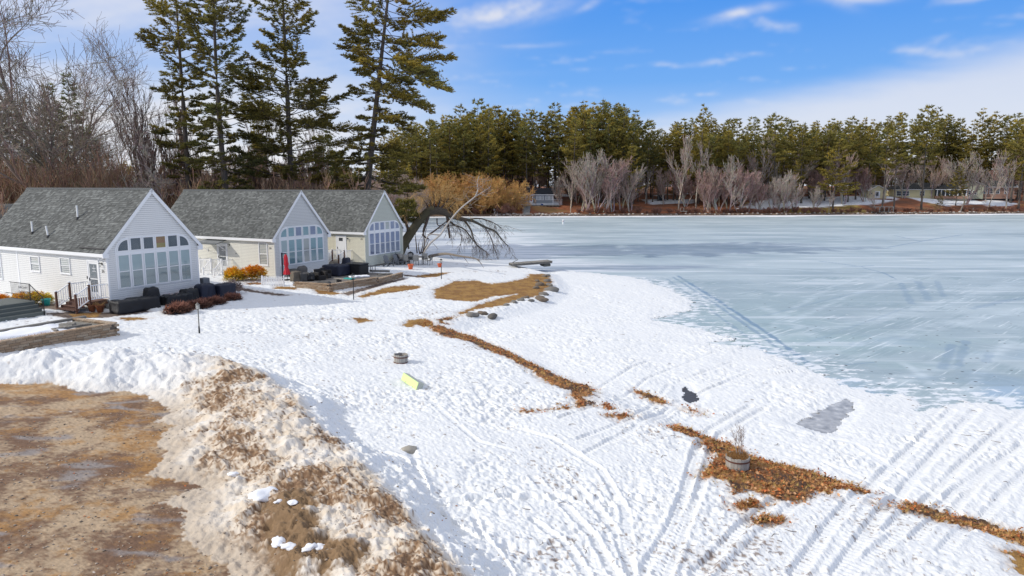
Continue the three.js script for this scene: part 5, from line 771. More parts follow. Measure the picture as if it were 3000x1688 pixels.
  for (let k = 0; k < 46; k++) { const px = k < 20 ? [rnd(r, 1392, 1405), rnd(r, 520, 576)] : k < 32 ? [rnd(r, 1395, 1440), rnd(r, 548, 574)] : [rnd(r, 1345, 1392), rnd(r, 578, 614)]; const p = atDepth(px[0], px[1], D2), dd = V(rnd(r, -1, 1), rnd(r, -.2, 1), rnd(r, -.5, .5)).normalize(), L = rnd(r, .6, 1.6), e = p.clone().addScaledVector(dd, L), e2 = e.clone().add(V(rnd(r, -.4, .4), rnd(r, .1, .6), 0)); bb.tube([p, e, e2], [.018, .010, .005], 3, [.36, .31, .28]); }
  l2([[1290, 688], [1255, 690], [1240, 742]], .1, .05, bb); l2([[1312, 668], [1335, 662], [1360, 650]], .03, .01, bb);
  const bo = atDepth(1240, 742, D2), bt = thing('birch_tree', 'thin pale birch leaning far out to the right across the willow', 'tree', [bo.x, bo.y, bo.z]); part(bt, 'trunk', bm.geo().translate(-bo.x, -bo.y, -bo.z), M.bark); part(bt, 'crown', bb.geo().translate(-bo.x, -bo.y, -bo.z), M.twig);
  const stems = new Mesher(); for (const l of [[[1238, 744], [1243, 715], [1245, 690], [1250, 668]], [[1232, 744], [1238, 720], [1240, 695]], [[1222, 742], [1219, 712], [1217, 690], [1218, 670]], [[1236, 742], [1248, 722], [1258, 700]], [[1230, 744], [1226, 725], [1228, 705]]]) { const c = new THREE.CatmullRomCurve3(P(l, 70)).getPoints(10); stems.tube(c, c.map((_, i) => lerp(.07, .02, i / 10)), 5, dark); }
  const so = atDepth(1234, 744, 70), ss = thing('bare_shrub', 'clump of dark bare stems behind the dining chairs at the willow', 'shrub', [so.x, so.y, so.z]); part(ss, 'stems', stems.geo().translate(-so.x, -so.y, -so.z), M.bark);
  const lg = new Mesher(), lc = new THREE.CatmullRomCurve3([[1258, 752, 66], [1285, 746, 64], [1312, 744, 62], [1345, 750, 61], [1380, 755, 60], [1406, 762, 59]].map(([a, b, c]) => atDepth(a, b, c))).getPoints(24); lg.tube(lc, lc.map((_, i) => lerp(.16, .04, i / 24)), 7, [.20, .17, .14]); for (const [i, dy] of [[10, .5], [16, .6], [22, .4], [23, .7]]) lg.tube([lc[i], lc[i].clone().add(V(.5, -dy, .3))], [.04, .01], 4, [.18, .15, .12]);
  tag(part(scene, 'fallen_log', lg.geo(), M.bark), 'long grey fallen limb lying over the snow behind the lamp post', 'log');
}
// ------------------------------------------------------------------ shared shapes for the things around the cottages
function weld(g) {                                        // one vertex per place, smooth normals
  const p = g.attributes.position, map = new Map(), idx = [], pos = [], src = g.index ? g.index.array : [...Array(p.count).keys()];
  const id = (i) => { const k = [p.getX(i), p.getY(i), p.getZ(i)].map((x) => Math.round(x * 2e3)).join(); let v = map.get(k); if (v === undefined) { v = pos.length / 3; map.set(k, v); pos.push(p.getX(i), p.getY(i), p.getZ(i)); } return v; };
  for (let i = 0; i < src.length; i += 3) { const a = id(src[i]), b = id(src[i + 1]), c = id(src[i + 2]); if (a !== b && b !== c && a !== c) idx.push(a, b, c); }
  const o = new THREE.BufferGeometry(); o.setAttribute('position', new THREE.BufferAttribute(new Float32Array(pos), 3)); o.setIndex(idx); o.computeVertexNormals(); return o;
}
function softBox(w, h, d, { r = .08, amp = .03, f = 3, seed = 1, flare = 0, sag = 0, taper = 0, n = 14 } = {}) {
  const g = new THREE.BoxGeometry(w, h, d, n, n, n), p = g.attributes.position;
  for (let i = 0; i < p.count; i++) {
    let x = p.getX(i), y = p.getY(i), z = p.getZ(i); const ix = clamp(x, -w / 2 + r, w / 2 - r), iy = clamp(y, -h / 2 + r, h / 2 - r), iz = clamp(z, -d / 2 + r, d / 2 - r), v = V(x - ix, y - iy, z - iz); if (v.lengthSq() > 1e-9) { v.setLength(r); x = ix + v.x; y = iy + v.y; z = iz + v.z; }
    const t = (y + h / 2) / h, s = 1 + flare * (1 - t) * (1 - t) - taper * t, wr = amp * (noise(x * f + seed * 7 + z * f * .7, y * f * .6 + z * f) + .6 * noise(Math.atan2(z, x) * 5 + seed, y * 1.2)) * (.4 + .9 * (1 - t));
    const l = Math.hypot(x, z) || 1; y += t > .6 ? amp * noise(x * f + 3 + seed, z * f) - sag * Math.max(0, 1 - (x / w * 2) ** 2) * Math.max(0, 1 - (z / d * 2) ** 2) : 0;
    p.setXYZ(i, x * s + x / l * wr, y + h / 2, z * s + z / l * wr);
  }
  return weld(g);
}
function rockGeo(seed, flat = .65, detail = 2) { const g = new THREE.IcosahedronGeometry(1, detail), p = g.attributes.position; for (let i = 0; i < p.count; i++) { const x = p.getX(i), y = p.getY(i), z = p.getZ(i), f = 1 + .34 * noise(x * 1.2 + seed * 5, y * 1.2 + z * .9) + .16 * noise(x * 3 + z * 2, y * 3 + seed) + .06 * noise(x * 7 + z * 5, y * 7 + seed); p.setXYZ(i, x * f, y * f * flat, z * f); } return weld(g); }
const put3 = (o, p, turn = 0) => { o.position.set(p.x ?? p[0], p.y ?? p[1], p.z ?? p[2]); o.rotation.y = turn; return o; };
const single = (name, label, cat, geo, mat, pos, turn = 0, group) => { const m = part(scene, name, geo, mat); put3(m, pos, turn); return tag(m, label, cat, group); };
Object.assign(M, { vinyl: std([.010, .010, .012], { roughness: .6 }), navy: std([.010, .013, .030], { roughness: .6 }), tan: std([.33, .28, .22], { roughness: .85, map: T.mottle }), grey: std([.20, .195, .19], { roughness: .8, map: T.mottle }), red: std([.62, .022, .04], { roughness: .7 }), wicker: std([.02, .017, .016], { roughness: .8, bumpMap: T.grain, bumpScale: .02 }), lime: std([.62, .80, .32], { roughness: .55 }), teal: std([.02, .33, .30], { roughness: .5 }), snow: std([.86, .87, .90], { roughness: .85, bumpMap: T.rough, bumpScale: .02 }), rock: std([.46, .43, .40], { roughness: .95, map: T.mottle, bumpMap: T.rough, bumpScale: .05 }), sling: std([.36, .34, .30], { roughness: .8 }), steel: std([.05, .05, .05], { roughness: .4, metalness: .5 }), chairgrey: std([.17, .18, .19], { roughness: .7 }), composite: std([.20, .22, .20], { roughness: .8, map: T.wood }), birchlog: std([.50, .46, .41], { roughness: .9, map: T.mottle }) });
const HL = (h, lx, lz, dy = 0) => { const p = hw(h, lx, 0, lz); return [p[0], heightAt(p[0], p[2]) + dy, p[2]]; };
const YAW = HOUSES.map((h) => -h[3]);

// ------------------------------------------------------------------ yard lamps
function yardLamp(label, px, py, hgt, style) {
  const p = ground(px, py), t = thing('yard_lamp', label, 'lamp post', [p.x, p.y - .03, p.z]), pm = style === 'pale' ? std([.42, .41, .38], { roughness: .7, map: T.mottle }) : M.iron, b = hgt - .34;
  part(t, 'post', [rod([0, 0, 0], [.01, b, 0], .032, .028, 8), rod([0, b - .02, 0], [0, b + .02, 0], .05, .06, 8)], pm);
  if (style === 'pale') part(t, 'post_sleeve', rod([0, 0, 0], [0, .42, 0], .045, .04, 8), M.iron);
  const n = style === 'coach' ? 6 : 4, r0 = style === 'coach' ? .06 : .10, r1 = style === 'coach' ? .12 : .10, l = part(t, 'lantern', [...Array(n)].map((_, i) => { const a = (i + .5) / n * 6.2832; return bar([r0 * Math.cos(a), b + .02, r0 * Math.sin(a)], [r1 * Math.cos(a), b + .23, r1 * Math.sin(a)], .014); }).concat([rod([0, b + .23, 0], [0, b + .34, 0], r1 * 1.25, .015, n), rod([0, b + .34, 0], [0, b + .38, 0], .012, .004, 6)]), style === 'pale' ? pm : M.iron);
  part(l, 'lamp_glass', rod([0, b + .025, 0], [0, b + .225, 0], r0 * .86, r1 * .86, n), M.lampglass); part(l, 'bulb', rod([0, b + .04, 0], [0, b + .16, 0], .018, .022, 8), M.white);
  return t;
}
yardLamp('weathered pale lamp post in the snow before the nearest cottage', 584, 977, 1.62, 'pale'); yardLamp('black coach lamp post in front of the brick patio wall', 1036, 878, 1.78, 'coach'); yardLamp('black lamp post with a square lantern near the ice, farthest of the three', 1293, 820, 1.68, 'box');

// ------------------------------------------------------------------ half barrels
function barrel(label, pos, rad, hgt, tilt, planted) {
  const t = thing('barrel_planter', label, 'planter', pos, .4), n = 22; t.rotation.z = tilt;
  const sh = (k) => { const g = bx(2 * rad * Math.sin(Math.PI / n) - .006, hgt * (1 + (k % 3) * .02), .03, 0, -.06, rad - .015), p = g.attributes.position; for (let i = 0; i < p.count; i++) { const y = (p.getY(i) + .06) / hgt, s = .86 + .14 * Math.sin(Math.PI * (.15 + .5 * y)); p.setX(i, p.getX(i) * s); p.setZ(i, p.getZ(i) * s); } return g; }; const gs = [sh(0), sh(1), sh(2)], ms = [M.planterwood, std([.50, .46, .41], { roughness: .9, map: T.wood }), std([.66, .62, .56], { roughness: .9, map: T.wood })];
  for (let i = 0; i < n; i++) { const b = part(t, 'stave', gs[(i * 7) % 3], ms[(i * 5 + (i >> 2)) % 3]); b.rotation.y = i / n * 6.2832; }
  const hoop = (y) => { const s = .86 + .14 * Math.sin(Math.PI * (.15 + .5 * (y + .06) / hgt)); return new THREE.CylinderGeometry(rad * s + .008, rad * s + .006, .045, 26, 1, true).translate(0, y, 0); };
  part(t, 'hoop', hoop(hgt * .66), M.rust).material.side = THREE.DoubleSide; part(t, 'hoop', hoop(hgt * .12), M.rust);
  part(t, 'soil', new THREE.CylinderGeometry(rad * .94, rad * .94, .02, 20).translate(0, hgt * (planted ? .82 : .62), 0), std([.09, .06, .04], { roughness: 1 }));
  if (planted) {
    const m = new Mesher(), r = rng(9); for (let i = 0; i < 420; i++) { const a = r() * 6.28, q = rad * .9 * Math.sqrt(r()), x = q * Math.cos(a), z = q * Math.sin(a), y = hgt * .83, l = rnd(r, .08, .2), b = r() * 6.28, k = rnd(r, .7, 1.3); m.tri([x - .012, y, z], [x + .012, y, z + .006], [x + Math.cos(b) * l, y + l * rnd(r, .25, .8), z + Math.sin(b) * l], [.42 * k, .23 * k, .085 * k]); }
    part(t, 'dead_grass', m.geo(), M.needle);
    const s = new Mesher(); for (let i = 0; i < 9; i++) { let q = V(.12 + rnd(r, -.08, .08), hgt * .8, -.1 + rnd(r, -.08, .08)), pts = [q], d = V(rnd(r, -.35, .35), 1, rnd(r, -.3, .3)).normalize(); for (let k = 0; k < 6; k++) { d.add(V(rnd(r, -.2, .2), 0, rnd(r, -.2, .2))).normalize(); q = q.clone().addScaledVector(d, .12); pts.push(q); if (k > 1) for (let e = 0; e < 3; e++) { const d2 = d.clone().add(V(rnd(r, -.9, .9), rnd(r, -.2, .5), rnd(r, -.9, .9))).normalize(); const e1 = q.clone().addScaledVector(d2, .1); s.tube([q, e1, e1.clone().add(V(rnd(r, -.05, .05), .04, rnd(r, -.05, .05)))], [.0045, .0035, .0025], 3, [.34, .27, .24]); } } s.tube(pts, [.008, .008, .007, .006, .005, .004, .003], 4, [.36, .29, .26]); }
    part(t, 'dry_stems', s.geo(), M.twig);
  }
  return t;
}
{ const a = ground(2160, 1372), b = ground(1174, 1066); barrel('half barrel planter with tall dry stems among the dead leaves', [a.x, a.y - .02, a.z], .33, .44, 0, true); barrel('empty weathered half barrel standing in the snow above the green box', [b.x, b.y - .02, b.z], .31, .44, -.03, false); }
{
  const a = ground(1184, 1118), b = ground(1226, 1142), d = V(b.x - a.x, 0, b.z - a.z), t = thing('lime_box', 'lime green box lying tilted and half sunk in the snow', 'box', [(a.x + b.x) / 2, a.y - .05, (a.z + b.z) / 2], -Math.atan2(d.z, d.x)), L = d.length() * 1.08;
  t.rotation.order = 'YXZ'; t.rotation.x = -.35; t.rotation.z = -.05;
  part(t, 'panel', new THREE.BoxGeometry(L, .30, .02, 1, 1, 1).translate(0, .15, .12), M.lime); part(t, 'side', [bx(.02, .3, .22, -L / 2, 0, 0), bx(.02, .3, .22, L / 2, 0, 0), bx(L - .02, .02, .22, 0, .28, 0)], std([.45, .48, .42], { roughness: .7 })); part(t, 'latch', [bx(.05, .012, .01, -L * .2, .03, .135), bx(.05, .012, .01, L * .25, .03, .135)], std([.2, .26, .1]));
}

// ------------------------------------------------------------------ stone and timber at the shore
{
  const rk = [1, 2, 3, 4].map((s) => rockGeo(s)), list = [[1245, 368, .42, 'pale boulder at the outer end of the leaf strip near the ice', 2], [1165, 328, .34], [1172, 437, .38, 'flat tan stone on the snow side of the leaf strip', 1], [1215, 300, .28], [1195, 268, .26], [685, 543, .30, 'grey stone alone at the lower edge of the golden lawn strip', 0], [825, 540, .28, 'dark flat stone in the snow off the leaf strip', 3], [757, 528, .26], [1100, 446, .22], [1230, 330, .25], [1060, 420, .24], [980, 455, .22], [1190, 395, .28], [1135, 350, .24], [1275, 372, .18], [1220, 262, .2], [1145, 300, .2], [1030, 440, .2], [930, 470, .2]];
  const ms = [M.rock, std([.40, .32, .25], { roughness: .95, map: T.mottle }), std([.46, .44, .41], { roughness: .95, map: T.mottle }), std([.27, .255, .24], { roughness: .95, map: T.mottle })];
  list.forEach(([x, y, s, l, k], i) => { const p = ground(1100 + x / 2.415, 700 + y / 2.415), m = single('shore_rock', l ?? 'small stone among the dead leaves at the point of the shore', 'rock', rk[i % 4], ms[k ?? [0, 1, 2][i % 3]], [p.x, p.y + s * .12, p.z], i * 1.3, l ? null : 'stones at the point of the shore'); m.scale.set(s * 1.3, s, s); });
  const a = ground(1496, 783), b = ground(1612, 792), d = V(b.x - a.x, 0, b.z - a.z), L = d.length(), t = thing('wooden_dock', 'grey weathered dock stranded on the point of the shore', 'dock', [a.x, a.y, a.z], -Math.atan2(d.z, d.x)); t.rotation.order = 'YXZ'; t.rotation.z = .055; t.rotation.x = -.04;
  const n = 26, ga = bx(L / n - .012, .045, 2.0, 0, 0, 0), gm = [M.greywood, std([.26, .25, .22], { roughness: .95, map: T.wood }), std([.38, .36, .32], { roughness: .95, map: T.wood })], r = rng(4);
  for (let i = 0; i < n; i++) { const p = part(t, 'plank', ga, gm[Math.floor(r() * 3)]); p.position.set((i + .5) * L / n, .26 + .01 * r(), .05 * (r() - .5)); p.rotation.y = .02 * (r() - .5); }
  part(t, 'beam', [bx(L, .16, .1, L / 2, .09, -.8), bx(L, .16, .1, L / 2, .09, .8), bx(L, .16, .1, L / 2, .09, 0)], M.greywood); for (const z of [-.7, -.1, .6]) part(t, 'float', softBox(.7, .3, .5, { r: .12, amp: .05, seed: z }).translate(L - .5, -.2, z), std([.10, .10, .09], { roughness: .9 })); part(t, 'cleat', bar([.3, .3, -.7], [.9, .55, -.8], .06), M.greywood);
}
{ const p = ground(1200, 1322); const m = single('snow_chunk', 'lump of dirty ice lying alone on the snow right of the plowed bank', 'snow chunk', rockGeo(8, .6, 3), std([.86, .81, .72], { roughness: .9, bumpMap: T.rough, bumpScale: .06, map: T.mottle }), [p.x, p.y + .04, p.z]); m.scale.set(.25, .2, .18);
  const list = [[1340, 862, .22, 'small white snow lump left of the largest one on the plowed bank'], [1515, 985, .62, 'largest slab of clean snow lying on the dirty plowed bank'], [1600, 1252, .3, 'clean snow lump at the left of the row below the brown soil'], [1665, 1278, .27, 'clean snow lump second in the row below the brown soil'], [1780, 1290, .26, 'clean snow lump third in the row below the brown soil'], [1840, 1285, .28, 'clean snow lump at the right of the row below the brown soil'], [1680, 1025, .2, 'little snow lump above the brown soil'], [1600, 1020, .16, 'tiny snow lump beside the brown soil']];
  list.forEach(([x, y, s, l], i) => { let h = 1.4, p; for (let k = 0; k < 12; k++) { p = onHeight(x / 1.9636, 950 + y / 1.9636, h); h = lerp(h, heightAt(p[0], p[1]), .5); } const m2 = single('snow_chunk', l, 'snow chunk', rockGeo(20 + i, .6, 4), M.snow, [p[0], h - .02 * s, p[1]], i); m2.scale.set(s * .62, s * (s > .8 ? .22 : .38), s * .42); }); }

// ------------------------------------------------------------------ block walls
const blockMats = [[.72, .51, .34], [.80, .60, .43], [.62, .44, .29], [.82, .66, .50]].map((c) => std(c, { roughness: .95, map: T.mottle, bumpMap: T.rough, bumpScale: .02 }));
const blockGeos = [.26, .34, .42, .5].map((w) => { const g = new THREE.BoxGeometry(w - .014, .108, .2, 3, 2, 1), p = g.attributes.position; for (let i = 0; i < p.count; i++) { const x = p.getX(i), y = p.getY(i), e = Math.abs(x) > w / 2 - .02 || Math.abs(y) > .05; if (p.getZ(i) > .05) p.setZ(i, e ? .088 : .112); } g.computeVertexNormals(); return [w, g]; });
function blockWall(t, a, b, base, rows, seed, turnFace = 1) { // blocks from a to b (x, z in the thing), face on the left of a -> b
  const r = rng(seed), L = Math.hypot(b[0] - a[0], b[1] - a[1]), ux = (b[0] - a[0]) / L, uz = (b[1] - a[1]) / L;
  for (let k = 0; k < rows; k++) for (let s = -(k % 2) * .18; s < L - .12;) { let [w, g] = blockGeos[Math.floor(r() * 4)]; const mid = s + w / 2; if (mid > L - .08) break; const m = part(t, 'block', g, blockMats[Math.floor(r() * 4)]); m.position.set(a[0] + ux * mid, base + .058 + k * .118, a[1] + uz * mid); m.rotation.y = Math.atan2(-uz, ux) + (turnFace < 0 ? Math.PI : 0); m.translateZ(.014 * (r() - .5)); s += w; }
  part(t, 'wall_core', bx(L, rows * .118, .15, L / 2, 0, 0).rotateY(Math.atan2(-uz, ux)).translate(a[0], base, a[1]), std([.12, .1, .08], { roughness: 1 }));
  const cl = .42; for (let s = 0; s < L; s += cl) { const m = part(t, 'cap_stone', bx(Math.min(cl, L - s) - .01, .06, .28, 0, 0, 0), blockMats[Math.floor(r() * 4)]); const mid = s + Math.min(cl, L - s) / 2; m.position.set(a[0] + ux * mid, base + rows * .118 + .003, a[1] + uz * mid); m.rotation.y = Math.atan2(-uz, ux); }
}
{
  // left patio in front of the nearest cottage
  const p0 = ground(339, 987), p1 = ground(-70, 1047), t = thing('block_wall', 'tan block retaining wall at the left edge, in front of the nearest cottage', 'wall', [p0.x, p0.y - .12, p0.z]);
  const w = [p1.x - p0.x, p1.z - p0.z]; blockWall(t, w, [0, 0], 0, 6, 41); const L = Math.hypot(...w), ux = w[0] / L, uz = w[1] / L, nx = uz, nz = -ux, sg = nz > 0 ? -1 : 1; // normal pointing away from the camera
  blockWall(t, [0, 0], [nx * sg * 2.2 - .9, nz * sg * 2.2], 0, 6, 43, -1);
  part(t, 'hose', rod([ux * 3.4, .1, uz * 3.4 + .13], [ux * 3.4, .7, uz * 3.4 + .13], .014), M.white2);
  const top = p0.y + .56, P = (u, v, y = 0) => [p0.x + ux * u + nx * sg * v, top + y, p0.z + uz * u + nz * sg * v];
  const quad = (l) => { const m = new Mesher(); for (let i = 1; i < l.length - 1; i++) m.tri(l[0], l[i + 1], l[i]); return m.geo(); };
  const slab = new THREE.BoxGeometry(L + .4, .3, 2.6).translate(-(L + .4) / 2 + .1, -.15, 0), sl = part(scene, 'patio_floor', slab, M.concrete); put3(sl, P(0, 1.35, -.03), Math.atan2(-uz, ux) + Math.PI); tag(sl, 'paved patio behind the tan block wall at the left edge', null, null, 'structure');
  // snow lying on the patio
  const s = new THREE.PlaneGeometry(6.4, 2.1, 60, 26).rotateX(-Math.PI / 2), sp = s.attributes.position; for (let i = 0; i < sp.count; i++) { const x = sp.getX(i), z = sp.getZ(i), e = 1 - Math.max(Math.abs(x / 3.2), Math.abs(z / 1.05)); sp.setY(i, -.06 + .2 * sstep(-.02, .35, e + .12 * noise(x * 1.4, z * 1.4)) * (.8 + .3 * noise(x * .8 + 3, z)) + .012 * noise(x * 5, z * 5)); } s.computeVertexNormals();
  const sm = part(scene, 'patio_snow', s, M.snow); put3(sm, P(4.4, 1.55), Math.atan2(-uz, ux)); tag(sm, 'smooth snow lying in the shade on the left patio', null, null, 'structure');
  const r = rng(6); [[1.0, .75], [1.3, .95], [1.55, .7], [1.8, .95], [2.1, .85], [1.4, 1.15], [2.35, .65]].forEach(([u, v], i) => { const q = P(u, v, .06 + (i === 5 ? .1 : 0)), m = single('firewood_log', ['short birch log nearest the end of the block wall', 'birch log second from the end of the block wall', 'dark split log in the pile on the block wall', 'pale split log lying across the pile on the block wall', 'long pale log at the left of the pile on the block wall', 'log lying on top of the pile on the block wall', 'thin split board left of the pile on the block wall'][i], 'log', rod([-.28, 0, 0], [.28, .02, 0], .06, .05, 9), i % 3 === 2 ? M.greywood : M.birchlog, q, r() * 2.2 - .6, null); });
  const mul = new Mesher(); for (let i = 0; i < 900; i++) { const u = rnd(r, 2.6, 9.2), v = rnd(r, .28, .58), q = P(u, v, .0), a = r() * 6.28, l = rnd(r, .04, .12), k = rnd(r, .6, 1.3), c = u < 3.6 ? [.45, .15, .05] : u < 4.6 ? [.24, .26, .2] : u > 7.5 ? [.36, .05, .04] : [.28, .15, .07]; mul.tri([q[0], q[1] - .02, q[2]], [q[0] + .03, q[1] - .02, q[2] + .02], [q[0] + Math.cos(a) * l, q[1] + rnd(r, .02, .12), q[2] + Math.sin(a) * l], c.map((x) => x * k)); }
  tag(part(scene, 'dried_plants', mul.geo(), M.needle), 'low dried plants and red mulch in the bed along the left block wall', 'plants', null, 'stuff');
  tag(part(scene, 'stone_edging', [bx(4.6, .12, .22, 0, 0, 0)], M.greywood), 'dark timber step at the back of the left patio', 'edging'); put3(scene.children[scene.children.length - 1], P(2.2, 2.75, -.02), Math.atan2(-uz, ux) + .12);
}
{
  // right patio of the middle cottage
  const a = ground(866, 843), b = ground(968, 854), c = ground(1106, 832), d = ground(1178, 813), y = Math.min(a.y, b.y, c.y, d.y) - .12, t = thing('block_wall', 'tan block patio wall with a corner, in front of the middle cottage', 'wall', [b.x, y, b.z]), R = (p) => [p.x - b.x, p.z - b.z];
  blockWall(t, R(a), [0, 0], 0, 5, 51); blockWall(t, [0, 0], R(c), 0, 5, 53); blockWall(t, R(c), R(d), 0, 4, 55);
  const back = hw(1, .3, 0, -3.2), back2 = hw(1, .3, 0, 2.2), m = new Mesher(), fy = y + .36; const L = [[a.x, fy, a.z], [b.x, fy, b.z], [d.x, fy, d.z], [back[0], fy, back[2]], [back2[0], fy, back2[2]]]; for (let i = 1; i < L.length - 1; i++) m.tri(L[0], L[i], L[i + 1]);
  tag(part(scene, 'patio_floor', m.geo(), std([.16, .145, .13], { roughness: .9 })), 'dark paved patio inside the tan wall of the middle cottage', null, null, 'structure');
  const F = (px, py) => { const p = onHeight(px, py, fy); return [p[0], fy, p[1]]; }, ty = YAW[1];
  const mk = (name, label, cat, px, py, geo, mat, turn = ty) => single(name, label, cat, geo, mat, F(px, py), turn);
  mk('covered_chair', 'tan cloth cover over a chair beside the red umbrella', 'furniture cover', 868, 824, softBox(.66, .74, .62, { r: .07, amp: .06, f: 5, flare: .18, taper: .08, seed: 3 }), M.tan, .7);
  mk('covered_chair', 'grey rounded cover over a chair behind the tan one', 'furniture cover', 860, 812, softBox(.8, .66, .7, { r: .26, amp: .04, seed: 5 }), M.grey, .5); mk('covered_chair', 'light grey rounded cover over a chair against the gable of the middle cottage', 'furniture cover', 886, 808, softBox(.8, .78, .6, { r: .24, amp: .04, seed: 6 }), std([.3, .29, .28], { roughness: .8, map: T.mottle }), .4);
  mk('covered_table', 'grey cloth cover over a low table right of the tan cover', 'furniture cover', 892, 823, softBox(.75, .6, .6, { r: .06, amp: .05, f: 4, flare: .12, seed: 8 }), M.grey, .6); mk('black_bag', 'slumped black bag next to the grey table cover', 'bag', 912, 823, softBox(.55, .62, .5, { r: .18, amp: .08, f: 4, seed: 9, taper: .3 }), M.vinyl, .2);
  const wick = (label, px, py, turn) => { const o = thing('wicker_chair', label, 'chair', F(px, py), turn); part(o, 'seat', softBox(.66, .34, .66, { r: .05, amp: .008 }), M.wicker); part(o, 'backrest', softBox(.66, .5, .14, { r: .05, amp: .008 }).translate(0, .32, -.3), M.wicker); for (const x of [-.32, .32]) part(o, 'armrest', softBox(.12, .3, .62, { r: .04, amp: .008 }).translate(x, .32, 0), M.wicker); return o; };
  wick('black wicker armchair facing the ice behind the patio wall', 938, 820, .9); wick('black wicker armchair closer to the navy cover', 955, 815, 1.4);
  { const o = thing('flower_pots', 'small pots with dry plants on a stand by the wicker chairs', 'pots', F(926, 816), 0); part(o, 'stand', [bx(.5, .03, .22, 0, .45, 0), bx(.03, .45, .03, -.2, 0, 0), bx(.03, .45, .03, .2, 0, 0)], M.iron); part(o, 'pot', lathe([[.01, .48], [.07, .48], [.1, .62], [.08, .62], [.01, .6]]).translate(-.12, 0, 0), M.white); part(o, 'pot', lathe([[.01, .48], [.06, .48], [.09, .6], [.07, .6], [.01, .58]]).translate(.12, 0, 0), std([.45, .5, .12])); }
  mk('covered_tub', 'navy cover draped over a wide tub in the middle of the patio', 'furniture cover', 985, 806, softBox(1.75, .86, 1.5, { r: .12, amp: .05, f: 3, flare: .05, seed: 12, sag: .05 }), M.navy);
  { const o = thing('deck_box', 'large black deck box at the right of the navy cover', 'storage box', F(1047, 803), ty); part(o, 'box', softBox(1.45, .8, 1.1, { r: .03, amp: .004 }), M.vinyl); part(o, 'lid', softBox(1.52, .1, 1.18, { r: .03, amp: .004 }).translate(0, .8, 0), std([.03, .03, .032], { roughness: .5 })); part(o, 'badge', new THREE.CylinderGeometry(.05, .05, .012, 12).rotateX(Math.PI / 2).scale(1.6, 1, 1).translate(.2, .62, .565), M.steel); }
  { const o = thing('side_table', 'small dark table right of the black deck box', 'table', F(1088, 797), ty); part(o, 'tabletop', bx(.6, .03, .5, 0, .5, 0), M.chairgrey); for (const x of [-.25, .25]) for (const z of [-.2, .2]) part(o, 'leg', bx(.04, .5, .04, x, 0, z), M.chairgrey); }
  mk('covered_bench', 'long grey bag lying just inside the corner of the patio wall', 'bag', 948, 838, softBox(1.1, .34, .5, { r: .16, amp: .05, f: 4, seed: 14 }), M.grey, -.2);
  { const o = thing('board_stack', 'stack of boards with a teal cloth lying on the patio wall', 'boards', F(1008, 829), -.62); const r = rng(3); for (let i = 0; i < 6; i++) part(o, 'board', bx(1.9 - .2 * r(), .03, .14, .1 * r(), .22 + .035 * (i >> 1), -.2 + .17 * (i % 3)), i % 2 ? M.oldwood : M.greywood); part(o, 'cloth', softBox(.8, .08, .42, { r: .035, amp: .04, f: 6, seed: 3 }).translate(.55, .32, 0), M.teal); part(o, 'support', [bx(.1, .22, .5, -.6, 0, 0), bx(.1, .22, .5, .6, 0, 0)], M.greywood); }
  mk('flat_stone', 'flat grey slab lying on the right end of the patio', 'stone', 1128, 805, softBox(1.2, .1, .5, { r: .04, amp: .03 }), M.concrete, .4); mk('timber_beam', 'weathered timber lying on the patio next to the flat slab', 'timber', 1112, 797, softBox(1.7, .16, .18, { r: .03, amp: .01 }), M.greywood, -.1);
  const sn = mk('snow_patch', 'patch of snow left on the patio floor', 'snow', 1052, 812, softBox(1.5, .12, .7, { r: .05, amp: .05 }), M.snow, .5); sn.userData.kind = 'structure'; delete sn.userData.category;
  // closed red umbrella with its dark post
  const u = thing('patio_umbrella', 'closed red umbrella leaning on a dark post beside the gable of the middle cottage', 'umbrella', F(840, 822), 0), prof = [[.03, 2.0], [.09, 1.9], [.13, 1.7], [.12, 1.45], [.16, 1.25], [.11, 1.05], [.15, .85], [.24, .5], [.22, .46]];
  const g = lathe(prof, 32), p = g.attributes.position; for (let i = 0; i < p.count; i++) { const an = Math.atan2(p.getZ(i), p.getX(i)), f = 1 + .2 * Math.sin(an * 8 + p.getY(i) * 2); p.setX(i, p.getX(i) * f + .06 * (2 - p.getY(i)) * .4); p.setZ(i, p.getZ(i) * f); } part(u, 'canopy', weld(g), M.red).material.side = THREE.DoubleSide; part(u, 'pole', rod([.07, 0, 0], [0, 2.08, 0], .022, .022), M.steel); part(u, 'base', rod([.07, 0, 0], [.07, .09, 0], .3, .26, 20), M.iron); part(u, 'post', bx(.09, 2.1, .09, -.3, 0, -.05), M.navy); part(u, 'crossarm', bar([-.3, 2.06, -.05], [0, 2.04, 0], .05), M.navy);
  // picket fence
  const f0 = ground(767, 836), f1 = ground(831, 839), fd = Math.hypot(f1.x - f0.x, f1.z - f0.z), ft = thing('picket_fence', 'short white picket fence between the golden shrubs and the patio', 'fence', [f0.x, Math.min(f0.y, f1.y) - .03, f0.z], -Math.atan2(f1.z - f0.z, f1.x - f0.x)), np = 14, pg = extrude([[-.035, 0], [.035, 0], [.035, .72], [0, .8], [-.035, .72]], .018);
  for (let i = 0; i < np; i++) put3(part(ft, 'picket', pg, M.trim), [i * fd / (np - 1), (i % 5 === 0 ? .02 : 0), 0]); for (const yy of [.16, .58]) part(ft, 'rail', bx(fd + .06, .05, .03, fd / 2, yy, -.018), M.trim); for (const x of [0, fd]) part(ft, 'post', bx(.07, .86, .07, x, -.05, -.07), M.trim);
}

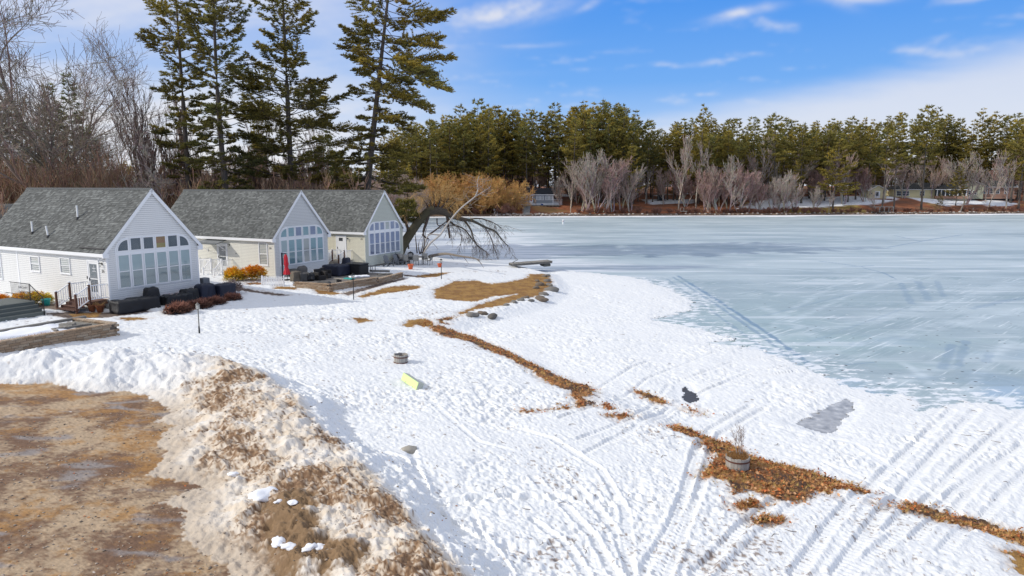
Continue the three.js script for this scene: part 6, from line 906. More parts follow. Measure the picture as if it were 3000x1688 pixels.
// ------------------------------------------------------------------ covered furniture and pots at the nearest cottage
{
  const at = (lx, lz, dy = 0) => HL(0, lx, lz, dy - .03), y0 = YAW[0];
  single('covered_sofa', 'long black cover with folds over outdoor furniture, nearest the steps', 'furniture cover', softBox(1.0, .78, 2.5, { r: .14, amp: .06, f: 4, flare: .06, seed: 21, sag: .06 }), M.vinyl, at(1.15, 2.35), y0);
  single('covered_grill', 'black cover over a tall grill in front of the big window', 'furniture cover', softBox(.62, 1.2, .95, { r: .16, amp: .03, f: 3, flare: .1, taper: .18, seed: 22 }), M.vinyl, at(.65, .95), y0);
  single('covered_table', 'low black tarp heaped over a table in the middle of the row', 'furniture cover', softBox(.9, .62, 1.7, { r: .1, amp: .09, f: 3.2, seed: 23, sag: .1 }), M.vinyl, at(1.2, -.25), y0); single('covered_chair', 'black sheet over a low chair left of the navy covers', 'furniture cover', softBox(.8, .78, 1.0, { r: .12, amp: .07, f: 3.5, seed: 24, taper: .12 }), M.vinyl, at(.8, -1.45), y0);
  single('covered_chair', 'navy cover over a tall chair right of the big window', 'furniture cover', softBox(.95, .98, 1.15, { r: .16, amp: .06, f: 3, seed: 25, taper: .14 }), M.navy, at(.85, -2.55), y0); single('covered_box', 'square navy cover at the far end of the row', 'furniture cover', softBox(1.0, .86, 1.25, { r: .05, amp: .035, f: 3, seed: 26 }), M.navy, at(1.0, -3.85), y0);
  single('utility_bin', 'grey bin at the far corner of the nearest cottage', 'bin', softBox(.5, 1.15, .5, { r: .04, amp: .004 }), M.chairgrey, at(-.5, -3.6), y0);
  const plantPot = (label, px, py, mat, dry, s = 1) => { const p = ground(px, py), o = thing('flower_pot', label, 'pot', [p.x, p.y - .02, p.z], 0); o.scale.setScalar(s); part(o, 'pot', lathe([[.01, 0], [.13, 0], [.19, .3], [.21, .3], [.21, .36], [.18, .36], [.17, .28], [.01, .27]], 20), mat); if (dry) { const m = new Mesher(), r = rng(px); for (let i = 0; i < 130; i++) { const a = r() * 6.28, l = rnd(r, .2, .45), k = rnd(r, .7, 1.3); m.tri([-.01, .3, 0], [.012, .3, .01], [Math.cos(a) * l, .3 + l * rnd(r, -.2, .9), Math.sin(a) * l], [.42 * k, .25 * k, .1 * k]); } part(o, 'dry_plant', m.geo(), M.needle); } return o; };
  plantPot('terracotta pot with drooping dead plant, left of the pair by the steps', 270, 914, M.terracotta, true, 1.1); plantPot('terracotta pot with upright dead plant, right of the pair by the steps', 294, 915, M.terracotta, true, 1.15); plantPot('white stone pot by the corner of the nearest cottage', 320, 905, M.white2, false, 1.45); plantPot('teal glazed pot beside the golden shrubs at the left', 136, 895, M.teal, false, 1.2);
  plantPot('orange pot on the snow in front of the dining chairs', 1203, 790, M.orange, false, 1.3);
  { const p = ground(1293, 820), o = thing('hanging_pot', 'orange pot hanging on the lamp post near the ice', 'pot', [p.x - .12, p.y + .95, p.z - .02], 0); part(o, 'pot', lathe([[.01, 0], [.12, 0], [.18, .26], [.2, .26], [.2, .31], [.17, .31], [.01, .25]], 18), M.orange); part(o, 'hook', rod([0, .3, 0], [.12, .52, .02], .008), M.iron); }
}
// ------------------------------------------------------------------ shrubs near the cottages
{
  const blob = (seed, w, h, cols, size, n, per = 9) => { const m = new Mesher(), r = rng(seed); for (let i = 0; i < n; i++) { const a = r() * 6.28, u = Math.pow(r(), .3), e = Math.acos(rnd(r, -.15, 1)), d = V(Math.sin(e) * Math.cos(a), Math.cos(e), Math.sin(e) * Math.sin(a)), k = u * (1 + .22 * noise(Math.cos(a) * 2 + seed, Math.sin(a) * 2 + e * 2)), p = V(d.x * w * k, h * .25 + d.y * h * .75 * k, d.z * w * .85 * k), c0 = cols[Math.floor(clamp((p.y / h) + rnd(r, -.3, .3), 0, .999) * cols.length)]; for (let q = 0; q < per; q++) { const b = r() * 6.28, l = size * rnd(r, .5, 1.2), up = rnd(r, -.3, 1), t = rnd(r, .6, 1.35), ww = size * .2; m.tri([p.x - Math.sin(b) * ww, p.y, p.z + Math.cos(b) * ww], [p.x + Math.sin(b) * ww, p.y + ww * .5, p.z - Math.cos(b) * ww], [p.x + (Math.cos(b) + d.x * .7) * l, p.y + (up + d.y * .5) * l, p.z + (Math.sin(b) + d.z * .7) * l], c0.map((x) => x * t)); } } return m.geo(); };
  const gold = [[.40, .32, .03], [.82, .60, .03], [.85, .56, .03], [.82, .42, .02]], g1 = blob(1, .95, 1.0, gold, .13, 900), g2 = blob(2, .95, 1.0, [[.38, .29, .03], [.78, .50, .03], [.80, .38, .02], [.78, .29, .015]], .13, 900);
  const bush = (label, px, py, geo, s, grp) => { const p = ground(px, py), o = thing('golden_shrub', label, 'shrub', [p.x, p.y - .05, p.z], px, grp); o.scale.set(...s); part(o, 'foliage', geo, M.needle); part(o, 'stems', [rod([0, -.1, 0], [.1, .5, .1], .03, .01, 5), rod([0, -.1, 0], [-.15, .5, 0], .03, .01, 5)], M.rust); return o; };
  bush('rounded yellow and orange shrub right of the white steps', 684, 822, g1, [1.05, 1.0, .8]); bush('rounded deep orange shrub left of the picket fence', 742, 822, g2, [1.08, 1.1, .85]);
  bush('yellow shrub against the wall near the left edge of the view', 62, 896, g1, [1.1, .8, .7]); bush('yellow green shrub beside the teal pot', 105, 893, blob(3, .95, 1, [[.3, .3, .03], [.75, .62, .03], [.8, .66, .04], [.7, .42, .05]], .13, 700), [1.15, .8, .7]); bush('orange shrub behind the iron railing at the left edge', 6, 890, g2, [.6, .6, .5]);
  const brn = blob(4, .6, .42, [[.15, .07, .045], [.26, .12, .075], [.36, .17, .12]], .16, 420, 7), pinky = blob(5, .8, .5, [[.34, .2, .16], [.52, .32, .27], [.62, .41, .35]], .16, 420, 6);
  const low = (label, px, py, geo, s) => { const p = ground(px, py), o = thing('low_shrub', label, 'shrub', [p.x, p.y - .06, p.z], px); o.scale.setScalar(s); part(o, 'twigs', geo, M.needle); };
  low('brown shrub in front of the bed, nearest the pale lamp post', 520, 918, brn, 1.25); low('brown shrub at the left of the pale lamp post', 582, 903, brn, 1.1); low('brown shrub right of the pale lamp post', 626, 893, brn, 1.0); low('dark red shrub at the right end of the shrub bed', 680, 880, brn, .95); low('pinkish shrub at the left end of the bed below the black cover', 505, 889, pinky, 1.0); low('pinkish shrub in the middle of the bed below the black covers', 555, 878, pinky, 1.0); low('pinkish shrub below the square navy cover', 618, 866, pinky, .95); low('grey twiggy shrub right of the square navy cover', 678, 862, blob(6, .8, .9, [[.3, .22, .2], [.36, .28, .26]], .2, 160, 5), 1.0);
}
// ------------------------------------------------------------------ chairs at the farthest cottage
{
  const adir = (label, lx, lz, turn, mat) => { const o = thing('adirondack_chair', label, 'chair', HL(2, lx, lz, 0), turn); for (let i = 0; i < 5; i++) part(o, 'back_slat', bx(.1, .82 - Math.abs(i - 2) * .06, .02, -.22 + .11 * i, 0, 0).rotateX(-.38).translate(0, .28, -.22), mat); for (let i = 0; i < 4; i++) part(o, 'seat_slat', bx(.54, .02, .1, 0, .36 - .03 * (3 - i), -.14 + .115 * i), mat); for (const x of [-.33, .33]) { part(o, 'armrest', bx(.13, .025, .66, x, .54, 0), mat); part(o, 'leg', bx(.035, .54, .09, x, 0, .26), mat); part(o, 'leg', bar([x * .9, .02, -.5], [x * .9, .34, .28], .03, .1), mat); } return o; };
  adir('grey wooden lounge chair with slatted back, left of the two under the sage gable', .95, 1.0, YAW[2] + 1.3, M.chairgrey); adir('grey wooden lounge chair with slatted back, right of the two under the sage gable', 1.0, -.5, YAW[2] + 1.45, M.chairgrey); adir('black slatted lounge chair leaning against the sage gable', .7, -1.25, YAW[2] + 1.6, M.black); adir('beige rounded lounge chair right of the black one', .9, -1.75, YAW[2] + 1.5, M.sling);
  const fold = (name, label, pos, turn) => { const o = thing(name, label, 'chair', pos, turn); part(o, 'seat', bx(.5, .02, .46, 0, .43, 0), M.sling); part(o, 'backrest', bx(.5, .56, .02, 0, .46, 0).rotateX(-.2).translate(0, 0, -.15), M.sling); for (const x of [-.26, .26]) { part(o, 'leg', bar([x, 0, .22], [x, .66, .2], .025), M.steel); part(o, 'leg', bar([x, 0, -.26], [x, 1.04, -.35], .025), M.steel); part(o, 'armrest', bar([x, .65, .24], [x, .64, -.28], .04, .025), M.steel); } return o; };
  fold('patio_chair', 'beige chair alone at the corner of the sage gable', HL(2, 1.3, -2.35, 0), YAW[2] + 1.2);
  const c = ground(1216, 778), q = (dx, dz) => [c.x + dx, heightAt(c.x + dx, c.z + dz), c.z + dz];
  fold('dining_chair', 'dining chair with beige sling at the left end of the table', q(-1.35, -.7), 1.35); fold('dining_chair', 'dining chair with its back to the lawn, second from the left', q(-.72, .35), Math.PI - .15); fold('dining_chair', 'dining chair with its back to the lawn, third from the left', q(.12, .4), Math.PI + .1); fold('dining_chair', 'dining chair on the far side of the table by the willow', q(.75, -1.3), .1); fold('dining_chair', 'dining chair turned sideways at the right end of the table', q(1.25, -.1), -1.9);
  const tb = thing('dining_table', 'dark outdoor dining table among the beige chairs', 'table', q(-.05, -.55), .05); part(tb, 'tabletop', bx(1.7, .035, .95, 0, .7, 0), M.steel); for (const x of [-.75, .75]) for (const z of [-.38, .38]) part(tb, 'leg', bx(.04, .7, .04, x, 0, z), M.steel);
  const gr = thing('kettle_grill', 'black kettle grill behind the dining chairs', 'grill', q(-.65, -1.7), 0); part(gr, 'bowl', lathe([[.01, .6], [.2, .64], [.29, .8], [.3, .84]], 20), M.vinyl); part(gr, 'lid', lathe([[.305, .845], [.27, 1.0], [.15, 1.1], [.01, 1.13]], 20), M.vinyl); for (let i = 0; i < 3; i++) part(gr, 'leg', rod([.3 * Math.cos(i * 2.1), 0, .3 * Math.sin(i * 2.1)], [.15 * Math.cos(i * 2.1), .66, .15 * Math.sin(i * 2.1)], .012), M.steel); part(gr, 'handle', rod([-.06, 1.16, 0], [.06, 1.16, 0], .015), M.greywood);
  single('covered_chair', 'navy cover over a chair between the middle and the farthest cottage', 'furniture cover', softBox(.7, 1.0, .8, { r: .14, amp: .05, taper: .3, seed: 31 }), M.navy, HL(2, -.2, 5.6, 0), YAW[2]);
}
// ------------------------------------------------------------------ the grey steps with the iron railing at the left edge
{
  const p = ground(62, 936), t = thing('porch_steps', 'grey composite porch steps with black iron railing at the left edge', 'steps', [p.x, p.y, p.z], YAW[0] + .02);
  for (let k = 0; k < 4; k++) { part(t, 'tread', bx(2.6, .04, .34, 0, .17 * (k + 1) - .04, 0).rotateY(Math.PI / 2).translate(-.3 * k - .25 , 0, 0), M.composite); part(t, 'riser', bx(2.56, .13, .02, 0, .17 * k, 0).rotateY(Math.PI / 2).translate(-.3 * k - .1, 0, 0), std([.12, .135, .12], { roughness: .8 })); }
  part(t, 'landing', bx(2.2, .05, 2.7, -2.35, .63, 0), M.composite);
  for (const z of [-1.2, 1.2]) { if (z > 0) continue; const r = part(t, 'railing', [bar([-.05, .95, z], [-1.25, 1.62, z], .03, .03), bar([-1.25, 1.62, z], [-3.2, 1.62, z], .03), bar([-1.25, .72, z], [-3.2, .72, z], .02), bar([-.05, .3, z], [-1.25, .86, z], .02), bx(.04, 1.0, .04, -.05, -.02, z), bx(.04, 1.0, .04, -1.25, .64, z)], M.iron); for (let i = 1; i < 9; i++) part(r, 'baluster', bar([-.05 - .15 * i * .9, .3 + .076 * i, z], [-.05 - .135 * i, .95 + .074 * i, z], .013), M.iron); for (let i = 0; i < 15; i++) part(r, 'baluster', bx(.013, .9, .013, -1.38 - .12 * i, .72, z), M.iron); for (let i = 0; i < 6; i++) for (let j = 0; j < 3; j++) part(r, 'scroll', new THREE.TorusGeometry(.06, .008, 4, 12).translate(-1.45 - .16 * i, .86 + .26 * j, z), M.iron); }
}
// ------------------------------------------------------------------ houses across the ice and behind the cottages
{
  const F = { grey: std([.26, .285, .31], { roughness: .8 }), skirt: std([.62, .63, .64], { roughness: .8 }), roof: std([.035, .042, .06], { roughness: .85, map: T.mottle }), yellow: std([.66, .58, .34], { roughness: .8 }), green: std([.42, .43, .31], { roughness: .8 }), brown: std([.36, .21, .15], { roughness: .85 }), redroof: std([.10, .035, .035], { roughness: .9 }), cream: std([.62, .60, .47], { roughness: .8 }), charcoal: std([.085, .09, .095], { roughness: .9, map: T.mottle }), stone: std([.17, .15, .14], { roughness: .95, map: T.mottle }), brick: std([.30, .12, .08], { roughness: .9 }), redtrim: std([.28, .05, .06], { roughness: .8 }), curtain: std([.42, .44, .45], { roughness: .9 }), crimson: std([.25, .02, .05], { roughness: .7 }) };
  const gableRoof = (w, d, h, y, over = .3, axis = 'x') => { const sl = Math.hypot(d / 2 + over, h), a = Math.atan2(h, d / 2 + over), l = []; for (const s of [1, -1]) { const g = new THREE.BoxGeometry(w + 2 * over, .14, sl).translate(0, .07, sl / 2); g.rotateX(a).translate(0, y + h, 0); if (s < 0) g.rotateY(Math.PI); l.push(g); } const g = join(l); return axis === 'x' ? g : g.rotateY(Math.PI / 2); };
  const hip = (w, d, h, y, over = .5) => { const m = new Mesher(), W = w / 2 + over, D = d / 2 + over, r = Math.max(.05, W - D), A = [-W, y, D], B = [W, y, D], C = [W, y, -D], E = [-W, y, -D], P = [-r, y + h, 0], Q = [r, y + h, 0]; m.tri(A, B, Q); m.tri(A, Q, P); m.tri(B, C, Q); m.tri(C, E, P); m.tri(C, P, Q); m.tri(E, A, P); m.tri(A, E, C); m.tri(A, C, B); return m.geo(); };
  const win = (t, x, y, w, h, z, glass = F.curtain, bars = 1) => { const f = .09, q = part(t, 'window', [bx(w, f, .08, 0, 0, .02), bx(w, f, .08, 0, h - f, .02), bx(f, h, .08, -w / 2 + f / 2, 0, .022), bx(f, h, .08, w / 2 - f / 2, 0, .022), ...(bars ? [bx(w, .06, .07, 0, h * .5, .02)] : [])], M.trim); q.position.set(x, y, z); part(q, 'pane', bx(w - f, h - f, .02, 0, f / 2, .0), glass); return q; };
  const darkPane = new THREE.MeshPhysicalMaterial({ color: new THREE.Color(.03, .035, .045), roughness: .15 });
  // the grey cottage
  {
    const p = farP(1570, 13.5), w = 9.9, d = 7, t = thing('lake_house', 'small grey cottage with white trim and dark roof across the ice', 'house', [p[0], p[1] - .1, p[2] - d / 2]);
    part(t, 'wall', bx(w, 3.1, d, 0, 0, 0), F.grey); part(t, 'skirt', bx(w + .06, .62, .1, 0, 0, d / 2), F.skirt); part(t, 'roof', gableRoof(w, d, 1.75, 3.0), F.roof); part(t, 'fascia', bx(w + .7, .16, .08, 0, 2.92, d / 2 + .34), M.trim); part(t, 'corner_trim', [bx(.18, 3, .1, -w / 2 + .05, 0, d / 2 + .02), bx(.18, 3, .1, w / 2 - .05, 0, d / 2 + .02)], M.trim); part(t, 'gable', extrude([[-d / 2, 0], [d / 2, 0], [0, 1.7]], w - .1).rotateY(Math.PI / 2).translate(-w / 2 + .05, 3.05, 0), F.grey);
    for (const x of [-3.95, -2.85, .65, 1.75, 3.2, 4.3]) win(t, x, 1.5, 1.02, 1.2, d / 2 + .02); const dr = part(t, 'door', bx(.9, 2.1, .08, -1.35, .75, d / 2 + .04), M.trim); part(dr, 'pane', bx(.45, 1.5, .03, -1.35, 1.15, d / 2 + .08), darkPane); part(dr, 'wreath', bx(.36, .5, .04, -1.35, 1.2, d / 2 + .1), F.crimson);
    part(t, 'landing', [bx(2.4, .65, .9, -1.35, 0, d / 2 + .5), bx(.12, 1.0, .9, -2.5, .65, d / 2 + .5), bx(.12, 1.0, .9, -.2, .65, d / 2 + .5)], F.skirt); part(t, 'chimney', bx(.75, 1.3, .7, -2.0, 4.4, -.4), M.concrete);
    const dk = thing('deck', 'grey deck with white railing at the right side of the grey cottage', 'deck', [p[0] + w / 2 + 1.3, p[1], p[2] - 1.5]); part(dk, 'platform', bx(2.5, .7, 2.4, 0, 0, 0), F.skirt); part(dk, 'railing', [bx(2.5, .08, .08, 0, 1.6, 1.2), bx(2.5, .08, .08, 0, .85, 1.2), ...[...Array(9)].map((_, i) => bx(.07, .8, .05, -1.2 + .3 * i, .8, 1.2))], M.trim);
    const rw = thing('stone_terrace', 'low dark stone terrace wall below the grey cottage', 'wall', [p[0] + 1.4, p[1] - .75, p[2] + 1.9]), r = rng(5), sg2 = [1, 2, 3].map((s) => rockGeo(30 + s, .7, 1)); for (let i = 0; i < 34; i++) { const m = part(rw, 'stone', sg2[i % 3], i % 2 ? F.stone : M.rock); m.position.set(-3.2 + (i % 17) * .5, .16 + .34 * (i > 16), .1 * r()); m.scale.set(.32, .25, .3); } part(rw, 'terrace_slab', bx(9.4, .12, 2.4, .6, .62, -.9), M.concrete);
    const st = thing('stone_steps', 'pale stone steps going down to the water before the grey cottage', 'steps', farP(1540, 1.2)); for (let i = 0; i < 8; i++) part(st, 'step', bx(1.7, .3, .9, .25 + .06 * i, -.1 + .29 * i, -1.15 * i), M.white2); part(st, 'railing', [bar([-.7, 1, .3], [-.4, 2.9, -7.5], .08), bar([-.7, 0, .3], [-.7, 1, .3], .1), bar([-.5, 1.2, -4], [-.5, 2.1, -4], .1)], M.white2);
    const bn = farP(1452, 2.5), ch = thing('lawn_chair', 'white chair facing the ice left of the stone steps', 'chair', bn, .3); part(ch, 'seat', bx(.8, .08, .7, 0, .45, 0), M.trim); part(ch, 'backrest', bx(.8, .9, .08, 0, .5, -.35).rotateX(-.15), M.trim); for (const x of [-.38, .38]) part(ch, 'leg', bx(.1, .6, .7, x, 0, 0), M.trim);
    const pg = farP(1478, 2.4), tr = thing('garden_bench', 'pale wooden bench with tall end posts left of the stone steps', 'bench', pg, .1); part(tr, 'post', [bx(.16, 2.2, .16, .6, 0, 0), bx(.16, 2.2, .16, 1.1, 0, 0)], M.oldwood); part(tr, 'seat', bx(2.2, .12, .6, -.5, 1.0, 0), M.oldwood); part(tr, 'leg', [bx(.12, 1, .12, -1.5, 0, 0)], M.oldwood); part(tr, 'crossbar', bx(.9, .12, .14, .85, 2.1, 0), M.oldwood);
    const bt = thing('blue_tub', 'small blue bin on the terrace of the grey cottage', 'bin', [p[0] + 1.7, p[1] - .02, p[2] + .9]); part(bt, 'tub', lathe([[.01, 0], [.3, 0], [.38, .35], [.34, .35], [.01, .3]], 12), std([.02, .08, .36], { roughness: .5 })); part(bt, 'lid', bx(1.4, .1, .4, -.7, .1, 0), F.skirt);
  }
  { const p = farP(1522, 26), t = thing('wood_house', 'pale yellow house with a dark red roof among the trunks behind the grey cottage', 'house', [p[0], p[1] + .6, p[2] - 4]); part(t, 'wall', bx(6.4, 3.6, 6, 0, -.5, 0), F.cream); part(t, 'roof', gableRoof(6.6, 6.2, 2.4, 3.0, .5), F.redroof); win(t, -1.6, 1, 1, 1.4, 3.02, darkPane); win(t, 1.4, 1, 1, 1.4, 3.02, darkPane); }
  { const p = farP(1168, 9), t = thing('boat_house', 'white open sided shed at the left end of the far shore', 'shed', [p[0], p[1], p[2]]); part(t, 'roof', hip(3.8, 3.4, .9, 2.3), M.white2); for (const x of [-1.7, 1.7]) for (const z of [-1.4, 1.4]) part(t, 'post', bx(.3, 2.3, .3, x, 0, z), M.trim); part(t, 'wall', bx(3.4, 2.0, .2, 0, 0, -1.4), M.black); part(t, 'side_wall', bx(1.1, 2.2, .3, 1.9, 0, .6), M.white2); const q = farP(1228, 10), b = thing('shore_shed', 'long low shed with a white edged roof beside the white open shed', 'shed', q); part(b, 'wall', bx(5, 1.6, 2.5, 0, .3, 0), F.brown); part(b, 'roof', bx(5.6, .18, 3.2, 0, 1.9, 0), M.white2); part(b, 'base', bx(5.2, .4, 2.8, 0, -.1, 0), M.white2); }
  { const p = farP(2572, 20), d = 6, t = thing('guest_house', 'small yellow gabled house with white trim left of the long house', 'house', [p[0], p[1] - .2, p[2] - d / 2], -.12); part(t, 'wall', [bx(5.4, 2.7, d, 0, 0, 0), extrude([[-2.7, 0], [2.7, 0], [0, 1.5]], d - .02).translate(0, 2.68, -d / 2 + .01)], F.yellow); part(t, 'roof', gableRoof(d, 5.4, 1.55, 2.68, .35, 'z'), M.white2); part(t, 'trim', [bar([-3.05, 2.55, d / 2 + .38], [0, 4.3, d / 2 + .38], .1, .26), bar([3.05, 2.55, d / 2 + .38], [0, 4.3, d / 2 + .38], .1, .26)], M.trim); const dr = part(t, 'door', bx(1.5, 2.1, .08, 0, .35, d / 2 + .03), M.trim); part(dr, 'pane', bx(.8, 1.3, .03, -.1, .9, d / 2 + .08), darkPane); for (const x of [-1.8, 1.8]) part(t, 'porthole', new THREE.CylinderGeometry(.2, .2, .06, 14).rotateX(Math.PI / 2).translate(x, 1.7, d / 2 + .03), darkPane); part(t, 'chimney', bx(.7, 3.2, .7, -1.9, 2, -4), F.brick);
    const f = thing('low_fence', 'low reddish deck edge in front of the small yellow house', 'deck', [p[0], p[1] - .5, p[2] + 1.2]); part(f, 'board', bx(7.5, .22, 2, 0, .25, 0), F.brick); for (let i = 0; i < 7; i++) part(f, 'post', bx(.12, .6, .12, -3.6 + 1.2 * i, -.25, .95), F.brown); }
  { const p = farP(2730, 21), t = thing('long_house', 'long low yellow house with a screened porch across the ice', 'house', [p[0], p[1] - .1, p[2] - 4], -.18); part(t, 'wall', bx(15, 3.1, 8, -3, 0, 0), F.yellow); part(t, 'roof', hip(15.4, 8.4, 2.1, 3.0, .6).translate(-3, 0, 0), F.charcoal); part(t, 'fascia', [bx(16.4, .18, .1, -3, 2.85, 4.7)], M.trim); for (const [x, w] of [[-9.2, 1.6], [-7.3, 2.2], [-2.4, 1.4]]) win(t, x, .9, w, 1.6, 4.02, darkPane);
    part(t, 'porch_wall', bx(8.6, 1.0, 4.2, 5.4, 0, 4), F.brown); part(t, 'porch_base', bx(8.7, .6, 4.3, 5.4, -.5, 4), M.concrete); part(t, 'porch_dark', bx(8.2, 2.0, 3.8, 5.4, 1, 4), M.dark); for (let i = 0; i < 8; i++) part(t, 'porch_post', bx(.22, 2.2, .22, 1.2 + 1.2 * i, .95, 6.0), M.trim); part(t, 'porch_roof', hip(9, 5.2, 1.5, 3.0, .5).translate(5.4, 0, 3.6), F.charcoal); part(t, 'porch_fascia', bx(10, .18, .1, 5.4, 2.86, 6.75), M.trim);
    part(t, 'wing', [bx(7, 4.2, 9, 12, 0, -1), extrude([[-3.5, 0], [3.5, 0], [0, 1.6]], 8.9).translate(12, 4.15, -5.4)], F.green); part(t, 'wing_roof', gableRoof(9, 7, 1.7, 4.15, .5, 'z').translate(12, 0, -1), F.charcoal); part(t, 'wing_trim', [bar([8.1, 4.1, 4.05], [12, 5.95, 4.05], .1, .26), bar([15.9, 4.1, 4.05], [12, 5.95, 4.05], .1, .26)], M.trim); for (const x of [11.3, 13]) win(t, x, 1.4, 1.3, 1.2, 3.52, darkPane); part(t, 'chimney', bx(.6, 1.8, .6, 2, 4.2, 0), M.white2);
    part(t, 'east_wall', bx(9.5, 3.4, 7, 20, .4, -1), F.brown); part(t, 'east_roof', hip(9.8, 7.4, 2.0, 3.8, .6).translate(20, 0, -1), F.charcoal); part(t, 'east_fascia', bx(10.8, .18, .1, 20, 3.66, 3.2), M.trim); for (const x of [16.6, 18.2, 20, 22.4]) win(t, x, 1.6, 1.1, 1.7, 2.52, darkPane); part(t, 'underdeck', bx(9.5, 1.6, 5, 20, -1.2, 0), M.black); part(t, 'deck_band', bx(9.8, .5, .3, 20, .1, 2.9), F.brown); }
  { const p = farP(2255, 42), t = thing('snowy_roof_house', 'low house with snow on its roof deep in the far wood', 'house', [p[0], p[1] + .4, p[2]], .5); part(t, 'wall', bx(8, 2.4, 7, 0, 0, 0), F.brown); part(t, 'roof', gableRoof(8, 7, 2.2, 2.3, .5), M.snow); }
  { const p = farP(1938, 24), t = thing('wood_shed', 'small dark open shed on the snow behind the big rounded bare tree', 'shed', p); part(t, 'roof', bx(2.6, .15, 2.2, 0, 2, 0), M.greywood); for (const x of [-1.1, 1.1]) part(t, 'post', bx(.14, 2, .14, x, 0, .9), M.greywood); part(t, 'wall', bx(2.2, 1.9, .15, 0, 0, -.9), M.dark); }
  { const p = farP(2590, 1.6), t = thing('boat_dock', 'weathered wooden dock frame at the water below the small yellow house', 'dock', p, .12); part(t, 'rail', [bx(6.6, .14, .16, -.2, 1.5, 0), bx(6.6, .12, .12, -.2, 1.5, -1.2)], M.white2); for (let i = 0; i < 5; i++) part(t, 'post', bx(.17, 1.6, .17, -2.6 + 1.4 * i, -.1, 0), M.white2); part(t, 'brace', bar([1.9, .2, 0], [2.9, 1.5, 0], .1), M.white2); part(t, 'planks', bx(6.4, .1, 1.3, -.2, .2, -.6), M.greywood); }
  { const p = farP(1998, 2.2), t = thing('shore_bench', 'low plank bench at the water below the big rounded bare tree', 'bench', p); part(t, 'seat', bx(3, .14, .5, 0, .5, 0), M.oldwood); for (const x of [-1.2, 1.2]) part(t, 'leg', bx(.14, .5, .4, x, 0, 0), M.oldwood); part(t, 'backrest', [bx(.1, .9, .1, -.3, .6, -.2), bx(.1, .9, .1, .6, .6, -.2)], M.oldwood); }
  { const q = farP(2815, 2), o = part(scene, 'dead_trunk', rod([0, -.2, 0], [1.0, 2.9, 0], .28, .16, 8), std([.40, .34, .30], { roughness: .95, map: T.mottle })); put3(o, q); tag(o, 'broken pale trunk leaning at the water right of the long house', 'stump'); const q2 = farP(2852, 2), o2 = part(scene, 'dead_trunk', rod([0, -.1, 0], [.05, 1.1, 0], .14, .12, 8), M.oldwood); put3(o2, q2); tag(o2, 'short pale post at the far water edge right of the broken trunk', 'stump'); }
  { const p = onHeight(1650, 657, 0), t = thing('ice_buoy', 'small white marker buoy standing in the ice before the grey cottage', 'buoy', [p[0], 0, p[1]]); part(t, 'body', lathe([[.01, 0], [.2, 0], [.2, .85], [.15, 1.0], [.01, 1.0]], 12), M.trim); part(t, 'band', rod([0, .62, 0], [0, .72, 0], .21, .21, 12), F.redtrim); }
  // the white house behind the nearest cottage
  { const p = atDepth(432, 540, 118), gy = LAND(p.x, p.z), t = thing('white_house', 'white gabled house with red trim behind the nearest cottage', 'house', [p.x, gy, p.z], -.5); part(t, 'wall', [bx(7.4, 4.4, 10, 0, 0, -2), extrude([[-3.7, 0], [3.7, 0], [0, 3.4]], 9.9).translate(0, 4.38, -6.98)], M.white); part(t, 'roof', gableRoof(10, 7.4, 3.5, 4.38, .35, 'z').translate(0, 0, -2), F.charcoal); part(t, 'rake', [bar([-4.05, 4.1, 3.36], [0, 7.95, 3.36], .12, .22), bar([4.05, 4.1, 3.36], [0, 7.95, 3.36], .12, .22)], F.redtrim); for (const [x, y] of [[-1.8, 1.4], [1.8, 1.4], [-1.2, 4.3], [1.2, 4.3]]) win(t, x, y, 1, 1.5, 3.02, darkPane);
    const q = atDepth(520, 560, 125), s = thing('blue_house', 'grey blue roofed building partly hidden behind the tall pines', 'house', [q.x, LAND(q.x, q.z), q.z], .2); part(s, 'wall', bx(12, 3.4, 7, 0, 0, 0), F.grey); part(s, 'roof', gableRoof(12, 7, 2.2, 3.3, .4), std([.16, .19, .25], { roughness: .9 })); const q3 = atDepth(340, 556, 128), s2 = thing('blue_house', 'low blue grey roof showing left of the white house', 'house', [q3.x, LAND(q3.x, q3.z), q3.z], .1); part(s2, 'wall', bx(9, 3, 7, 0, 0, 0), F.grey); part(s2, 'roof', gableRoof(9, 7, 2.6, 3, .4), std([.14, .17, .22], { roughness: .9 }));
    const q4 = atDepth(-12, 640, 62), s3 = thing('left_cottage', 'corner of a white eave cut by the left edge of the view', 'house', [q4.x - 3.6, LAND(q4.x, q4.z), q4.z - 2], 0); part(s3, 'wall', bx(7, 3.2, 5, 0, 0, 0), M.siding); part(s3, 'roof', gableRoof(7, 5, 2, 3.2, .4), M.deck); }
}
